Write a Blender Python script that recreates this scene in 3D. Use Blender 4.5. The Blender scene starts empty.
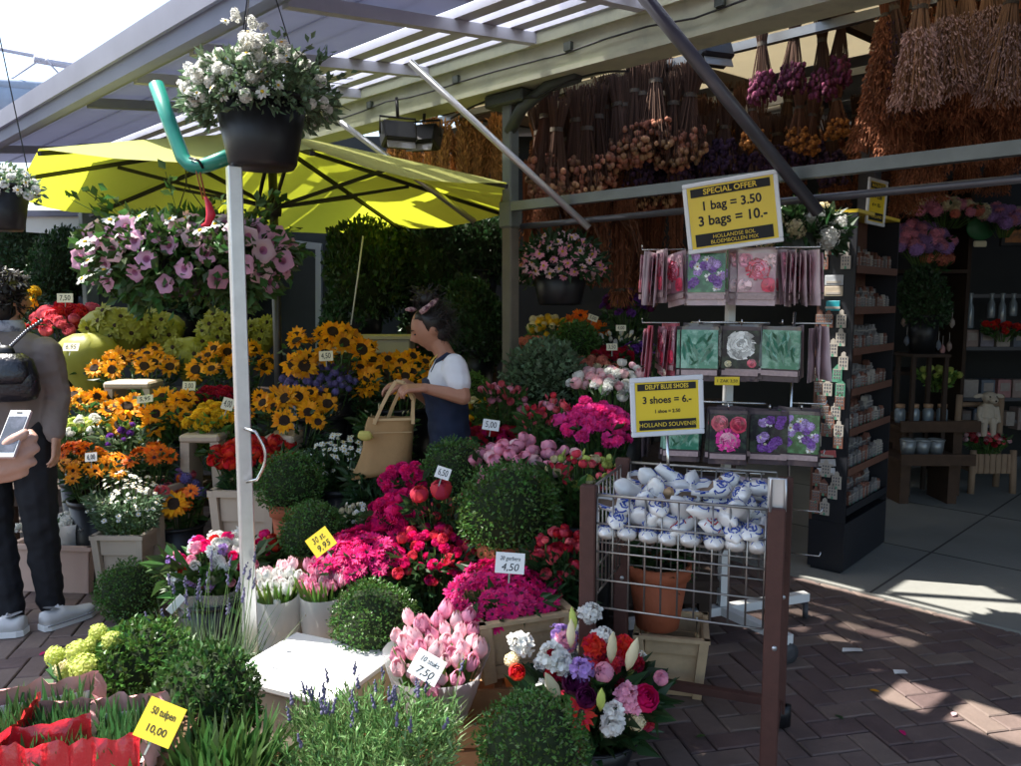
EXPO = 1.4
import bpy, bmesh, math, random
from mathutils import Vector, Matrix, Euler, Quaternion, noise
random.seed(11)
R = math.radians
rnd = random.random
def U(a, b): return random.uniform(a, b)
def G(s): return random.gauss(0, s)
scene = bpy.context.scene
COL = scene.collection

# ------------------------------------------------------------------ camera
TH = R(5.9); F = 800.0; CZ = 1.55
def ray(u, v):
    dx = (u - 510.5) / F; dy = (383 - v) / F
    return Vector((dx, math.cos(TH) + dy * math.sin(TH), -math.sin(TH) + dy * math.cos(TH)))
def P(u, v, Y):
    d = ray(u, v); k = Y / d.y
    return Vector((d.x * k, Y, CZ + d.z * k))
def GR(u, v, z=0.0):
    d = ray(u, v); k = (z - CZ) / d.z
    return Vector((d.x * k, d.y * k, z))
cam = bpy.data.cameras.new('camera'); cam_o = bpy.data.objects.new('camera', cam); COL.objects.link(cam_o)
cam_o.location = (0, 0, CZ); cam_o.rotation_euler = (R(90) - TH, 0, 0)
cam.sensor_width = 36; cam.lens = F / 1021 * 36; cam.clip_start = .05; cam.clip_end = 500
scene.camera = cam_o

# ------------------------------------------------------------------ materials
MATS = {}
def mat(name, col, rough=.6, metal=0, isl=0, nz=0, nscale=8, obj=0, transl=0, tcol=None, spec=.4, alpha=1, bump=0, bscale=60, col2=None, coat=0, hue=0):
    if name in MATS: return MATS[name]
    m = bpy.data.materials.new(name); m.use_nodes = True
    nt = m.node_tree; N = nt.nodes; L = nt.links
    for n in list(N): N.remove(n)
    out = N.new('ShaderNodeOutputMaterial'); b = N.new('ShaderNodeBsdfPrincipled')
    b.inputs['Roughness'].default_value = rough; b.inputs['Metallic'].default_value = metal
    b.inputs['Specular IOR Level'].default_value = spec
    if coat: b.inputs['Coat Weight'].default_value = coat
    c4 = (*col, 1)
    csock = None
    if isl or nz or obj or col2:
        terms = []
        if isl:
            g = N.new('ShaderNodeNewGeometry'); terms.append((g.outputs['Random Per Island'], isl))
        if obj:
            g = N.new('ShaderNodeObjectInfo'); terms.append((g.outputs['Random'], obj))
        base = None
        tc = N.new('ShaderNodeTexCoord')
        if nz or col2:
            nn = N.new('ShaderNodeTexNoise'); nn.inputs['Scale'].default_value = nscale; nn.inputs['Detail'].default_value = 6; nn.inputs['Roughness'].default_value = .62
            L.new(tc.outputs['Object'], nn.inputs['Vector'])
            if nz: terms.append((nn.outputs['Fac'], nz))
        val = None
        for s, a in terms:
            mm = N.new('ShaderNodeMath'); mm.operation = 'MULTIPLY_ADD'; L.new(s, mm.inputs[0]); mm.inputs[1].default_value = 2 * a
            if val is None: mm.inputs[2].default_value = 1 - a
            else:
                ad = N.new('ShaderNodeMath'); ad.operation = 'SUBTRACT'; L.new(val, ad.inputs[0]); ad.inputs[1].default_value = a; L.new(ad.outputs[0], mm.inputs[2])
            val = mm.outputs[0]
        hs = N.new('ShaderNodeHueSaturation'); hs.inputs['Color'].default_value = c4
        if col2:
            mx = N.new('ShaderNodeMix'); mx.data_type = 'RGBA'; mx.inputs[6].default_value = c4; mx.inputs[7].default_value = (*col2, 1)
            rp = N.new('ShaderNodeMapRange'); rp.inputs[1].default_value = .45; rp.inputs[2].default_value = .62; L.new(nn.outputs['Fac'], rp.inputs[0])
            L.new(rp.outputs[0], mx.inputs[0]); L.new(mx.outputs[2], hs.inputs['Color'])
        if val is not None: L.new(val, hs.inputs['Value'])
        if hue and terms:
            hm = N.new('ShaderNodeMath'); hm.operation = 'MULTIPLY_ADD'; L.new(terms[0][0], hm.inputs[0]); hm.inputs[1].default_value = 2 * hue; hm.inputs[2].default_value = .5 - hue; L.new(hm.outputs[0], hs.inputs['Hue'])
        csock = hs.outputs['Color']
        L.new(csock, b.inputs['Base Color'])
    else: b.inputs['Base Color'].default_value = c4
    if bump:
        bn = N.new('ShaderNodeTexNoise'); bn.inputs['Scale'].default_value = bscale; bn.inputs['Detail'].default_value = 5
        t2 = N.new('ShaderNodeTexCoord'); L.new(t2.outputs['Object'], bn.inputs['Vector'])
        bp = N.new('ShaderNodeBump'); bp.inputs['Strength'].default_value = bump; bp.inputs['Distance'].default_value = .01
        L.new(bn.outputs['Fac'], bp.inputs['Height']); L.new(bp.outputs[0], b.inputs['Normal'])
    sh = b.outputs[0]
    if transl:
        t = N.new('ShaderNodeBsdfTranslucent')
        if csock is not None and tcol is None: L.new(csock, t.inputs['Color'])
        else: t.inputs['Color'].default_value = (*(tcol or col), 1)
        mx = N.new('ShaderNodeMixShader'); mx.inputs[0].default_value = transl
        L.new(sh, mx.inputs[1]); L.new(t.outputs[0], mx.inputs[2]); sh = mx.outputs[0]
    if alpha < 1:
        t = N.new('ShaderNodeBsdfTransparent'); mx = N.new('ShaderNodeMixShader'); mx.inputs[0].default_value = alpha
        L.new(t.outputs[0], mx.inputs[1]); L.new(sh, mx.inputs[2]); sh = mx.outputs[0]
    L.new(sh, out.inputs[0])
    MATS[name] = m
    return m
leafm = lambda n, c, **k: mat(n, c, rough=k.pop('rough', .45), isl=k.pop('isl', .45), transl=k.pop('transl', .3), hue=k.pop('hue', .03), spec=.5, **k)
petm = lambda n, c, **k: mat(n, c, rough=.55, hue=k.pop('hue', .012), isl=k.pop('isl', .16), obj=k.pop('obj', .22), transl=k.pop('transl', .32), spec=.3, **k)
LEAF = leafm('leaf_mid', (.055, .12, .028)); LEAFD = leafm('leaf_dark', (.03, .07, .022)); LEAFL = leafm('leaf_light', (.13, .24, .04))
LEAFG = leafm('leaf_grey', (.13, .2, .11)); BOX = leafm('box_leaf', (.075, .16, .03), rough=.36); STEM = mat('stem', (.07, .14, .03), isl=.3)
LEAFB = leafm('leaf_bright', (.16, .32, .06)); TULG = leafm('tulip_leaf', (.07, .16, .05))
SUNP = petm('sunflower_petal', (.85, .36, .01), isl=.12); SUND = mat('sunflower_disc', (.028, .014, .008), rough=.9, nz=.4, nscale=90)
ORG = petm('orange_petal', (.85, .19, .015)); YEL = petm('yellow_petal', (.85, .55, .03)); GOLD = petm('golden_petal', (.86, .36, .02))
RED = petm('red_petal', (.62, .02, .025)); CRIM = petm('crimson_petal', (.42, .012, .045)); MAG = petm('magenta_petal', (.72, .015, .19), isl=.22)
HOTP = petm('hot_pink_petal', (.85, .06, .36)); PINK = petm('pink_petal', (.82, .36, .5)); PALE = petm('pale_pink_petal', (.85, .58, .62))
WHT = petm('white_petal', (.82, .82, .78), obj=.1); CRM = petm('cream_petal', (.8, .72, .48)); PUR = petm('purple_petal', (.2, .06, .36)); LIL = petm('lilac_petal', (.45, .28, .62))
LIME = petm('lime_petal', (.55, .62, .16)); SALM = petm('salmon_petal', (.72, .25, .17)); DKP = petm('plum_petal', (.12, .012, .08)); OLV = mat('olive_yellow', (.3, .3, .04), rough=.5, nz=.22, nscale=7, bump=.35, bscale=9, transl=.2, isl=.1)
LAV = petm('lavender_floret', (.2, .16, .4)); ROSEP = petm('rose_red_petal', (.68, .06, .12)); CORAL = petm('coral_pink_petal', (.75, .15, .2)); PETU = petm('petunia_petal', (.86, .45, .63))
YCEN = mat('yellow_centre', (.7, .45, .03), rough=.9); GCEN = mat('green_centre', (.3, .35, .05), rough=.9); DCEN = mat('dark_centre', (.05, .012, .02), rough=.9)
SOIL = mat('soil', (.03, .02, .014), rough=1, nz=.4, nscale=60)
WOODP = mat('pale_wood', (.5, .36, .21), rough=.75, nz=.3, nscale=14, isl=.12, bump=.2); WOODB = mat('brown_wood', (.16, .085, .045), rough=.8, nz=.35, nscale=12, bump=.2)
WOODD = mat('dark_wood', (.045, .028, .02), rough=.85, nz=.3, nscale=12); ORW = mat('orange_wood', (.42, .22, .1), rough=.75, nz=.3, nscale=14, isl=.12)
BEIGE = mat('beige_plastic', (.5, .4, .3), rough=.5, nz=.12, nscale=5, obj=.1); TERRA = mat('terracotta', (.4, .11, .05), rough=.8, nz=.25, nscale=9, bump=.15)
BLK = mat('black_plastic', (.012, .012, .014), rough=.4); BLKM = mat('black_paint', (.015, .015, .017), rough=.5); GREYP = mat('grey_metal', (.22, .23, .24), rough=.45, metal=.7, nz=.2)
STEEL = mat('galvanised_steel', (.62, .63, .64), rough=.38, metal=.75, nz=.16, nscale=20, bump=.05); CHROME = mat('chrome_wire', (.6, .6, .6), rough=.25, metal=1)
WIRE = mat('dull_wire', (.35, .33, .31), rough=.4, metal=.9, nz=.3, nscale=30)
RUST = mat('rust_brown_paint', (.075, .03, .023), rough=.6, nz=.35, nscale=18, bump=.15); WHP = mat('white_paint', (.78, .78, .76), rough=.45, nz=.06)
CARD = mat('white_card', (.8, .8, .78), rough=.6); YCARD = mat('yellow_card', (.85, .62, .03), rough=.4, coat=.3); CRCARD = mat('cream_card', (.75, .7, .5), rough=.6); INK = mat('ink', (.012, .012, .014), rough=.6); YINK = mat('yellow_ink', (.85, .62, .06), rough=.5)
SKIN = mat('skin', (.5, .27, .18), rough=.5, nz=.08, nscale=30, spec=.4); SKIN2 = mat('tan_skin', (.42, .2, .125), rough=.48, nz=.08, nscale=30); HAIRM = mat('dark_hair', (.012, .009, .008), rough=.42, isl=.5)

# ------------------------------------------------------------------ mesh building
class MB:
    def __init__(s): s.v = []; s.f = []; s.m = []; s.s = []
    def add(s, vs, fs, m=0, sm=False):
        o = len(s.v); s.v.extend(tuple(x) for x in vs)
        for f in fs: s.f.append(tuple(i + o for i in f)); s.m.append(m); s.s.append(sm)
    def box(s, c, d, rot=None, m=0, bev=0):
        c = Vector(c); hx, hy, hz = d[0] / 2, d[1] / 2, d[2] / 2
        if isinstance(rot, (int, float)): rot = Matrix.Rotation(rot, 3, 'Z')
        if bev:
            b = min(bev, hx * .9, hy * .9, hz * .9)
            bm = bmesh.new(); bmesh.ops.create_cube(bm, size=1)
            for v in bm.verts: v.co = Vector((v.co.x * d[0], v.co.y * d[1], v.co.z * d[2]))
            bmesh.ops.bevel(bm, geom=bm.edges[:], offset=b, segments=1, affect='EDGES')
            bm.verts.index_update()
            vs = [v.co.copy() for v in bm.verts]; fs = [[v.index for v in f.verts] for f in bm.faces]; bm.free()
        else:
            vs = [Vector((x, y, z)) for z in (-hz, hz) for y in (-hy, hy) for x in (-hx, hx)]
            fs = [(0, 2, 3, 1), (4, 5, 7, 6), (0, 1, 5, 4), (2, 6, 7, 3), (0, 4, 6, 2), (1, 3, 7, 5)]
        s.add([(rot @ v if rot else v) + c for v in vs], fs, m)
    def hexa(s, p, m=0):   # 8 corners: bottom 4 (ccw), top 4
        s.add(p, [(3, 2, 1, 0), (4, 5, 6, 7), (0, 1, 5, 4), (1, 2, 6, 5), (2, 3, 7, 6), (3, 0, 4, 7)], m)
    def bar(s, a, b, w, h, m=0, up=(0, 0, 1)):   # rectangular bar from a to b
        a = Vector(a); b = Vector(b); t = (b - a).normalized(); up = Vector(up); x = t.cross(up)
        if x.length < 1e-3: x = t.cross(Vector((0, 1, 0)))
        x.normalize(); y = x.cross(t).normalized()
        q = [(-1, -1), (1, -1), (1, 1), (-1, 1)]
        s.hexa([a + x * (i * w / 2) + y * (j * h / 2) for i, j in q] + [b + x * (i * w / 2) + y * (j * h / 2) for i, j in q], m)
    def tube(s, pts, r, n=6, m=0, cap=True):
        pts = [Vector(p) for p in pts]; k = len(pts)
        rs = r if isinstance(r, (list, tuple)) else [r] * k
        vs = []; pv = None
        for i, p in enumerate(pts):
            t = (pts[min(i + 1, k - 1)] - pts[max(i - 1, 0)])
            if t.length < 1e-9: t = Vector((0, 0, 1))
            t.normalize()
            x = (pv - t * pv.dot(t)) if pv is not None else t.orthogonal()
            if x.length < 1e-6: x = t.orthogonal()
            x.normalize(); pv = x; y = t.cross(x)
            for j in range(n):
                a = 2 * math.pi * j / n
                vs.append(p + (x * math.cos(a) + y * math.sin(a)) * rs[i])
        fs = [(i * n + j, i * n + (j + 1) % n, (i + 1) * n + (j + 1) % n, (i + 1) * n + j) for i in range(k - 1) for j in range(n)]
        if cap: fs.append(tuple(reversed(range(n)))); fs.append(tuple((k - 1) * n + j for j in range(n)))
        s.add(vs, fs, m, n > 4)
    def lathe(s, prof, n=20, m=0, c=(0, 0, 0), rot=None, sx=1, sy=1, cap=(True, False), wob=0):
        vs = []; c = Vector(c)
        for r, z in prof:
            for j in range(n):
                a = 2 * math.pi * j / n; rr = r * (1 + (G(wob) if wob else 0))
                p = Vector((rr * math.cos(a) * sx, rr * math.sin(a) * sy, z))
                vs.append((rot @ p if rot else p) + c)
        k = len(prof)
        fs = [(i * n + j, i * n + (j + 1) % n, (i + 1) * n + (j + 1) % n, (i + 1) * n + j) for i in range(k - 1) for j in range(n)]
        if cap[0]: fs.append(tuple(reversed(range(n))))
        if cap[1]: fs.append(tuple((k - 1) * n + j for j in range(n)))
        s.add(vs, fs, m, True)
    def ball(s, c, r, n=8, m=0, d=(1, 1, 1), rot=None, ns=0, nsc=3):
        k = max(3, n // 2 + 1); vs = []; c = Vector(c)
        for i in range(k + 1):
            t = math.pi * i / k
            for j in range(n):
                a = 2 * math.pi * j / n
                p = Vector((math.sin(t) * math.cos(a), math.sin(t) * math.sin(a), -math.cos(t)))
                if ns: p *= 1 + ns * noise.noise(p * nsc + c)
                p = Vector((p.x * d[0], p.y * d[1], p.z * d[2])) * r
                vs.append((rot @ p if rot else p) + c)
        fs = [(i * n + j, i * n + (j + 1) % n, (i + 1) * n + (j + 1) % n, (i + 1) * n + j) for i in range(k) for j in range(n)]
        s.add(vs, fs, m, True)
    def leaf(s, p, d, L, W, m=0, bend=.15):
        p = Vector(p); d = Vector(d).normalized(); sd = d.cross(Vector((G(1), G(1), G(1)))); 
        if sd.length < 1e-4: sd = d.orthogonal()
        sd.normalize(); nn = sd.cross(d)
        mid = p + d * L * .5; tip = p + d * L - nn * L * bend
        s.add([p, mid + sd * W * .5 + nn * L * .06, tip, mid - sd * W * .5 + nn * L * .06], [(0, 1, 2), (0, 2, 3)], m)
    def blade(s, p, d, L, W, m=0, droop=.3, segs=3, side=None):
        p = Vector(p); d = Vector(d).normalized(); sd = side or d.cross(Vector((G(1), G(1), G(.3))))
        if sd.length < 1e-4: sd = d.orthogonal()
        sd.normalize(); vs = []
        out = Vector((d.x, d.y, 0)); q = p.copy(); dd = d.copy()
        for i in range(segs + 1):
            w = W * (1 - (i / segs) ** 2 * .95) * (.75 + .5 * min(1, i / segs * 2) if i else .7) * .5
            vs += [q - sd * w, q + sd * w]
            dd = (dd + Vector((out.x, out.y, -.6)) * droop / segs).normalized(); q = q + dd * L / segs
        s.add(vs, [(2 * i, 2 * i + 1, 2 * i + 3, 2 * i + 2) for i in range(segs)], m, True)
    def petal(s, rot, L, W, lift, cup=.2, m=0, base=.1, tip=.35, nu=3, curl=0, z0=0):
        # petal grid pointing along +X in local frame then rotated by rot (3x3)
        vs = []
        for i in range(nu + 1):
            t = i / nu; x = base + (L - base) * t
            w = W * .5 * (.45 + .55 * math.sin(min(1, t / (1 - tip) if t < 1 - tip else 1) * math.pi / 2)) * (1 if t < 1 - tip else math.sqrt(max(.02, 1 - ((t - 1 + tip) / tip) ** 2 * .97)))
            z = z0 + lift * t - curl * t * t
            for k in (-1, 0, 1): vs.append(rot @ Vector((x, w * k, z + cup * w * abs(k))))
        fs = []
        for i in range(nu):
            for k in range(2): a = i * 3 + k; fs.append((a, a + 1, a + 4, a + 3))
        s.add(vs, fs, m, True)
    def mesh(s, name, mats):
        me = bpy.data.meshes.new(name); me.from_pydata(s.v, [], s.f)
        for mm in (mats if isinstance(mats, (list, tuple)) else [mats]): me.materials.append(mm)
        me.polygons.foreach_set('material_index', s.m); me.polygons.foreach_set('use_smooth', s.s); me.update()
        return me
    def build(s, name, mats, parent=None, origin=None):
        if origin is not None:
            o = Vector(origin); s.v = [(x - o.x, y - o.y, z - o.z) for x, y, z in s.v]
        return link(name, s.mesh(name, mats), parent, origin if origin is not None else (0, 0, 0))

def link(name, me, parent=None, loc=(0, 0, 0), rot=None, sc=None):
    o = bpy.data.objects.new(name, me); COL.objects.link(o)
    o.location = loc
    if rot is not None:
        o.rotation_mode = 'QUATERNION' if isinstance(rot, Quaternion) else 'XYZ'
        if isinstance(rot, Quaternion): o.rotation_quaternion = rot
        else: o.rotation_euler = rot
    if sc is not None: o.scale = (sc, sc, sc) if isinstance(sc, (int, float)) else sc
    if parent: o.parent = parent
    return o
def tag(o, label, cat, group=None, kind=None):
    if label: o['label'] = label
    if cat: o['category'] = cat
    if group: o['group'] = group
    if kind: o['kind'] = kind
    return o
def thing(name, label, cat, loc=(0, 0, 0), group=None, rz=0):
    o = bpy.data.objects.new(name, None); COL.objects.link(o); o.location = loc; o.rotation_euler = (0, 0, rz); o.empty_display_size = .1
    return tag(o, label, cat, group)
def struct(name, mb, mats):
    o = mb.build(name, mats); o['kind'] = 'structure'; return o
def rz3(a): return Matrix.Rotation(a, 3, 'Z')
def toq(n, roll=None):
    q = Vector(n).normalized().to_track_quat('Z', 'Y')
    return q @ Quaternion((0, 0, 1), U(0, 6.28) if roll is None else roll)

def text(body, size, m, parent, loc, rot=(0, 0, 0), align='CENTER', shear=0, sx=1, name='lettering', bold=0):
    cu = bpy.data.curves.new('t', 'FONT'); cu.body = body; cu.size = size; cu.align_x = align; cu.align_y = 'CENTER'; cu.shear = shear; cu.resolution_u = 3; cu.offset = bold; cu.extrude = .0003
    o = bpy.data.objects.new('t', cu); COL.objects.link(o); bpy.context.view_layer.update()
    me = bpy.data.meshes.new_from_object(o.evaluated_get(bpy.context.evaluated_depsgraph_get()))
    bpy.data.objects.remove(o); me.materials.clear(); me.materials.append(m)
    if sx != 1:
        for v in me.vertices: v.co.x *= sx
    return link(name, me, parent, loc, rot)

def remesh(name, mb, mats, voxel=.006, smooth=6, parent=None, loc=(0, 0, 0), wrk=0):
    me = mb.mesh('tmp', mats); o = link('tmp', me)
    r = o.modifiers.new('r', 'REMESH'); r.mode = 'VOXEL'; r.voxel_size = voxel; r.use_smooth_shade = True
    if smooth:
        sm = o.modifiers.new('s', 'SMOOTH'); sm.iterations = smooth; sm.factor = .5
    bpy.context.view_layer.update()
    me2 = bpy.data.meshes.new_from_object(o.evaluated_get(bpy.context.evaluated_depsgraph_get()))
    bpy.data.objects.remove(o); me2.name = name; me2.materials.clear()
    for mm in (mats if isinstance(mats, (list, tuple)) else [mats]): me2.materials.append(mm)
    me2.polygons.foreach_set('use_smooth', [True] * len(me2.polygons))
    if wrk:   # cloth creases
        for v in me2.vertices:
            p = v.co; f = noise.noise(Vector((p.x * 9, p.y * 9, p.z * 16))) + .6 * noise.noise(Vector((p.x * 22 + p.z * 14, p.y * 22, p.z * 26 - p.x * 8)))
            v.co = p + v.normal * f * wrk
    return link(name, me2, parent, loc)

# local frame of the stall front: s runs along it towards the right, w runs into the stall
Q = math.sqrt(.5)
def SW(s, w, z): return Vector((s * Q + w * Q, -s * Q + w * Q, z))
# ------------------------------------------------------------------ world and sun
w = bpy.data.worlds.new('World'); scene.world = w; w.use_nodes = True
nt = w.node_tree; bg = nt.nodes['Background']; sky = nt.nodes.new('ShaderNodeTexSky'); sky.sky_type = 'NISHITA'; sky.sun_disc = False
EL = R(60); AZ = math.atan2(-.97, .24)
sky.sun_elevation = EL; sky.sun_rotation = AZ; sky.dust_density = 2.0; sky.air_density = 1.2
nt.links.new(sky.outputs[0], bg.inputs[0]); bg.inputs[1].default_value = .14
sd = bpy.data.lights.new('sun', 'SUN'); so = bpy.data.objects.new('sun', sd); COL.objects.link(so)
TOSUN = Vector((-.97 * math.cos(EL), .24 * math.cos(EL), math.sin(EL))).normalized()
so.rotation_euler = TOSUN.to_track_quat('Z', 'Y').to_euler(); so.location = (-4, 3, 9)
sd.energy = 5.0; sd.angle = R(.6); sd.color = (1, .955, .88)
scene.view_settings.view_transform = 'Standard'; scene.view_settings.look = 'None'; scene.view_settings.gamma = 1; scene.view_settings.exposure = EXPO
scene.render.engine = 'CYCLES'
cy = scene.cycles; cy.use_denoising = True; cy.max_bounces = 8; cy.diffuse_bounces = 4; cy.transparent_max_bounces = 16; cy.transmission_bounces = 4; cy.glossy_bounces = 3; cy.caustics_reflective = False; cy.caustics_refractive = False; cy.sample_clamp_indirect = 6
try: cy.denoiser = 'OPENIMAGEDENOISE'
except Exception: pass

# ------------------------------------------------------------------ ground
mb = MB(); mb.add([(-200, -200, -.03), (200, -200, -.03), (200, 200, -.03), (-200, 200, -.03)], [(0, 1, 2, 3)])
struct('ground', mb, mat('sandy_joint', (.06, .05, .045), rough=1, nz=.3, nscale=3))
mb = MB(); bw, bl, gp = .1, .2, .006
def brick(cx, cy, horiz):
    lx, ly = ((bl, bw) if horiz else (bw, bl)); z = G(.0012); tx, ty = G(.006), G(.006)
    p = []
    for ins, zz in ((.0, -.02), (.0, -.004), (.005, 0)):
        for sx, sy in ((-1, -1), (1, -1), (1, 1), (-1, 1)):
            x = sx * (lx / 2 - gp / 2 - ins); y = sy * (ly / 2 - gp / 2 - ins)
            X = cx + x; Y = cy + y
            c, s_ = math.cos(BR), math.sin(BR); p.append((X * c - Y * s_, X * s_ + Y * c + 3.6, zz + z + x * tx + y * ty))
    mb.add(p, [(8, 9, 10, 11)] + [(a * 4 + i, a * 4 + (i + 1) % 4, a * 4 + 4 + (i + 1) % 4, a * 4 + 4 + i) for a in (0, 1) for i in range(4)])
BR = R(12)
for j in range(-36, 40):
    for i in range(-12, 13):
        ox = j * .1 + i * .4; oy = j * .1
        if abs(ox) > 5.6 or abs(oy) > 3.6: continue
        brick(ox + .1, oy + .05, True); brick(ox + .25, oy + .0, False)
struct('paving', mb, mat('brick_paver', (.15, .106, .094), rough=.75, isl=.24, nz=.42, nscale=7, bump=.3, bscale=45, hue=.02))
mb = MB()
a_, b_ = SW(-4.6, 4.23, 0), SW(4, 4.23, 0); c_, d_ = SW(4, 12, 0), SW(-4.6, 12, 0)
gx = 10
mb.hexa([(p.x, p.y, -.02) for p in (a_, b_, c_, d_)] + [(p.x, p.y, .012) for p in (a_, b_, c_, d_)])
for k in range(0, 1): pass
struct('stall_floor', mb, mat('concrete_floor', (.24, .24, .22), rough=.8, nz=.22, nscale=2.2, bump=.12, bscale=90))
mb = MB()
for s0 in (-1.55, -.35, .85, 2.05):
    p, q_ = SW(s0, 4.24, .0135), SW(s0, 9, .0135); mb.bar(p, q_, .012, .0012)
for w0 in (5.2, 6.4):
    p, q_ = SW(-4, w0, .0137), SW(3.6, w0, .0137); mb.bar(p, q_, .012, .0012)
struct('floor_joint', mb, mat('joint_dark', (.07, .068, .065), rough=.95))

# ------------------------------------------------------------------ the stall
STALL = thing('market_stall', 'open fronted flower market stall with pale green beam, steel rails and translucent awning', 'stall')
YGB = mat('pale_green_paint', (.5, .52, .38), rough=.6, nz=.3, nscale=5, col2=(.36, .38, .29), bump=.1, bscale=12); VIO = mat('awning_grey', (.27, .28, .34), rough=.7, nz=.25, nscale=3, isl=.12, transl=.34, tcol=(.42, .44, .56))
CLEAR = mat('clear_sheet', (.88, .9, .93), rough=.4, transl=.85, alpha=.4); CEIL = mat('cream_sheet', (.74, .68, .54), rough=.6, transl=.4, nz=.08, nscale=3)
SLAT = mat('slat_grey', (.45, .45, .52), rough=.6, nz=.15); DKG = mat('dark_green_steel', (.07, .085, .075), rough=.5, nz=.3, nscale=8, metal=.2); GRG = mat('grey_green_steel', (.13, .15, .13), rough=.55, nz=.3, nscale=9)
DST = mat('dark_steel', (.12, .125, .15), rough=.4, metal=.5, nz=.25, nscale=10)
def AZw(w): return 2.95 - (3.25 - w) * .118
def slab(mb, s0, s1, w0, w1, dz0, dz1, m=0):
    mb.hexa([SW(s0, w0, AZw(w0) + dz0), SW(s1, w0, AZw(w0) + dz0), SW(s1, w1, AZw(w1) + dz0), SW(s0, w1, AZw(w1) + dz0),
             SW(s0, w0, AZw(w0) + dz1), SW(s1, w0, AZw(w0) + dz1), SW(s1, w1, AZw(w1) + dz1), SW(s0, w1, AZw(w1) + dz1)], m)
def swbox(mb, s0, s1, w0, w1, z0, z1, m=0):
    mb.hexa([SW(s0, w0, z0), SW(s1, w0, z0), SW(s1, w1, z0), SW(s0, w1, z0), SW(s0, w0, z1), SW(s1, w0, z1), SW(s1, w1, z1), SW(s0, w1, z1)], m)
mb = MB(); swbox(mb, -7.6, 1.9, 3.15, 3.33, 2.7, 2.9); swbox(mb, -7.6, 1.9, 3.12, 3.147, 2.86, 2.915); swbox(mb, -7.6, 1.9, 3.12, 3.147, 2.69, 2.715)
mb.build('beam', YGB, STALL)
for s0 in [x * .85 - 5.3 for x in range(7)]:   # boxes and cable on the beam face
    mb = MB(); swbox(mb, s0, s0 + .045, 3.125, 3.147, 2.79, 2.83); mb.build('junction_box', DKG, STALL)
mb = MB(); mb.tube([SW(-6 + .25 * i, 3.135, 2.8 + .018 * math.sin(i * 1.9) - .012 * (i % 3)) for i in range(30)], .005, 5); mb.tube([SW(-3.7 + .1 * i, 3.2, 2.62 + .05 * abs(math.sin(i * .45))) for i in range(14)], .006, 5); mb.build('cable', BLK, STALL)
# awning: opaque outer boards, clear inner sheet with slats
for k in range(4):
    mb = MB(); w0 = 1.6 + k * .225; slab(mb, -8.6, -2.55, w0, w0 + .222, .0 + .006 * (k % 2), .02 + .006 * (k % 2)); mb.build('awning_board', VIO, STALL)
mb = MB(); slab(mb, -8.6, -2.55, 1.53, 1.597, -.1, .09); slab(mb, -8.6, -2.55, 1.505, 1.527, -.02, .09); slab(mb, -8.6, -2.55, 1.6, 1.66, -.075, -.002); mb.build('fascia', VIO, STALL)
# unseen right-hand awning module, added to shade the bouquet and the bricks
mb = MB(); slab(mb, -2.75, 2.6, .62, 2.28, .03, .05); slab(mb, -2.75, -2.52, 2.284, 2.498, .03, .05); slab(mb, -1.9, 2.6, 2.284, 2.498, .03, .05); mb.build('awning_board', VIO, STALL)  # gap between the boards is left to put a sun patch on the bricks
mb = MB(); slab(mb, -2.75, 2.6, .55, .617, -.06, .12); mb.build('fascia', VIO, STALL)
CUT = -2.62
mb = MB(); slab(mb, -8.6, CUT, 2.503, 3.2, .03, .034); mb.build('clear_panel', CLEAR, STALL)
mb = MB(); slab(mb, CUT + .004, -1.6, 2.503, 3.2, .03, .036); mb.build('clear_panel', mat('milky_sheet', (.85, .87, .9), rough=.5, transl=.85), STALL)  # sheet made milky past CUT: looks bright but passes no direct sun
mb = MB(); slab(mb, -1.596, 2.6, 2.503, 3.2, .03, .045); mb.build('awning_board', VIO, STALL)
mb = MB()
for k, (w0, wd) in enumerate(((2.56, .1), (2.74, .1), (2.93, .1), (3.1, .1))): slab(mb, -8.6, -1.6, w0, w0 + wd, -.012, .028)
mb.build('slat', SLAT, STALL)
for s0 in (-7.4, -5.3, -4.55, -3.85, -2.98, -2.3, -.8):
    mb = MB(); slab(mb, s0, s0 + .05, 1.7, 3.14, -.07, -.015); mb.build('rafter', SLAT if s0 > -4.6 else VIO, STALL)
# roof over the stall, cream sheets with dark rafters; one opening is cut in it for a sun patch
def roofz(w): return 3.02 + (w - 3.25) * .05
def roofslab(mb, s0, s1, w0, w1, dz0, dz1, m=0):
    mb.hexa([SW(s0, w0, roofz(w0) + dz0), SW(s1, w0, roofz(w0) + dz0), SW(s1, w1, roofz(w1) + dz0), SW(s0, w1, roofz(w1) + dz0),
             SW(s0, w0, roofz(w0) + dz1), SW(s1, w0, roofz(w0) + dz1), SW(s1, w1, roofz(w1) + dz1), SW(s0, w1, roofz(w1) + dz1)], m)
HOLE = (-2.98, -1.9, 3.4, 4.12)     # s0,s1,w0,w1 of an opening added and shaped to throw a sun patch on the floor
ss = [-5.0, -4.0, HOLE[0], HOLE[1], -1.0, 0, 1.2, 2.6]
ws = [3.36, HOLE[2], HOLE[3], 5.4, 6.8, 9.0]
for i in range(len(ss) - 1):
    for j in range(len(ws) - 1):
        if ss[i] == HOLE[0] and ws[j] == HOLE[2]: continue
        mb = MB(); roofslab(mb, ss[i] + .002, ss[i + 1] - .002, ws[j] + .002, ws[j + 1] - .002, 0, .012)
        mb.build('roof_sheet', CEIL if ws[j] < 5.3 and ss[i] < -1.5 else mat('dull_sheet', (.35, .33, .29), rough=.7, nz=.2, nscale=2), STALL)
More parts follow.
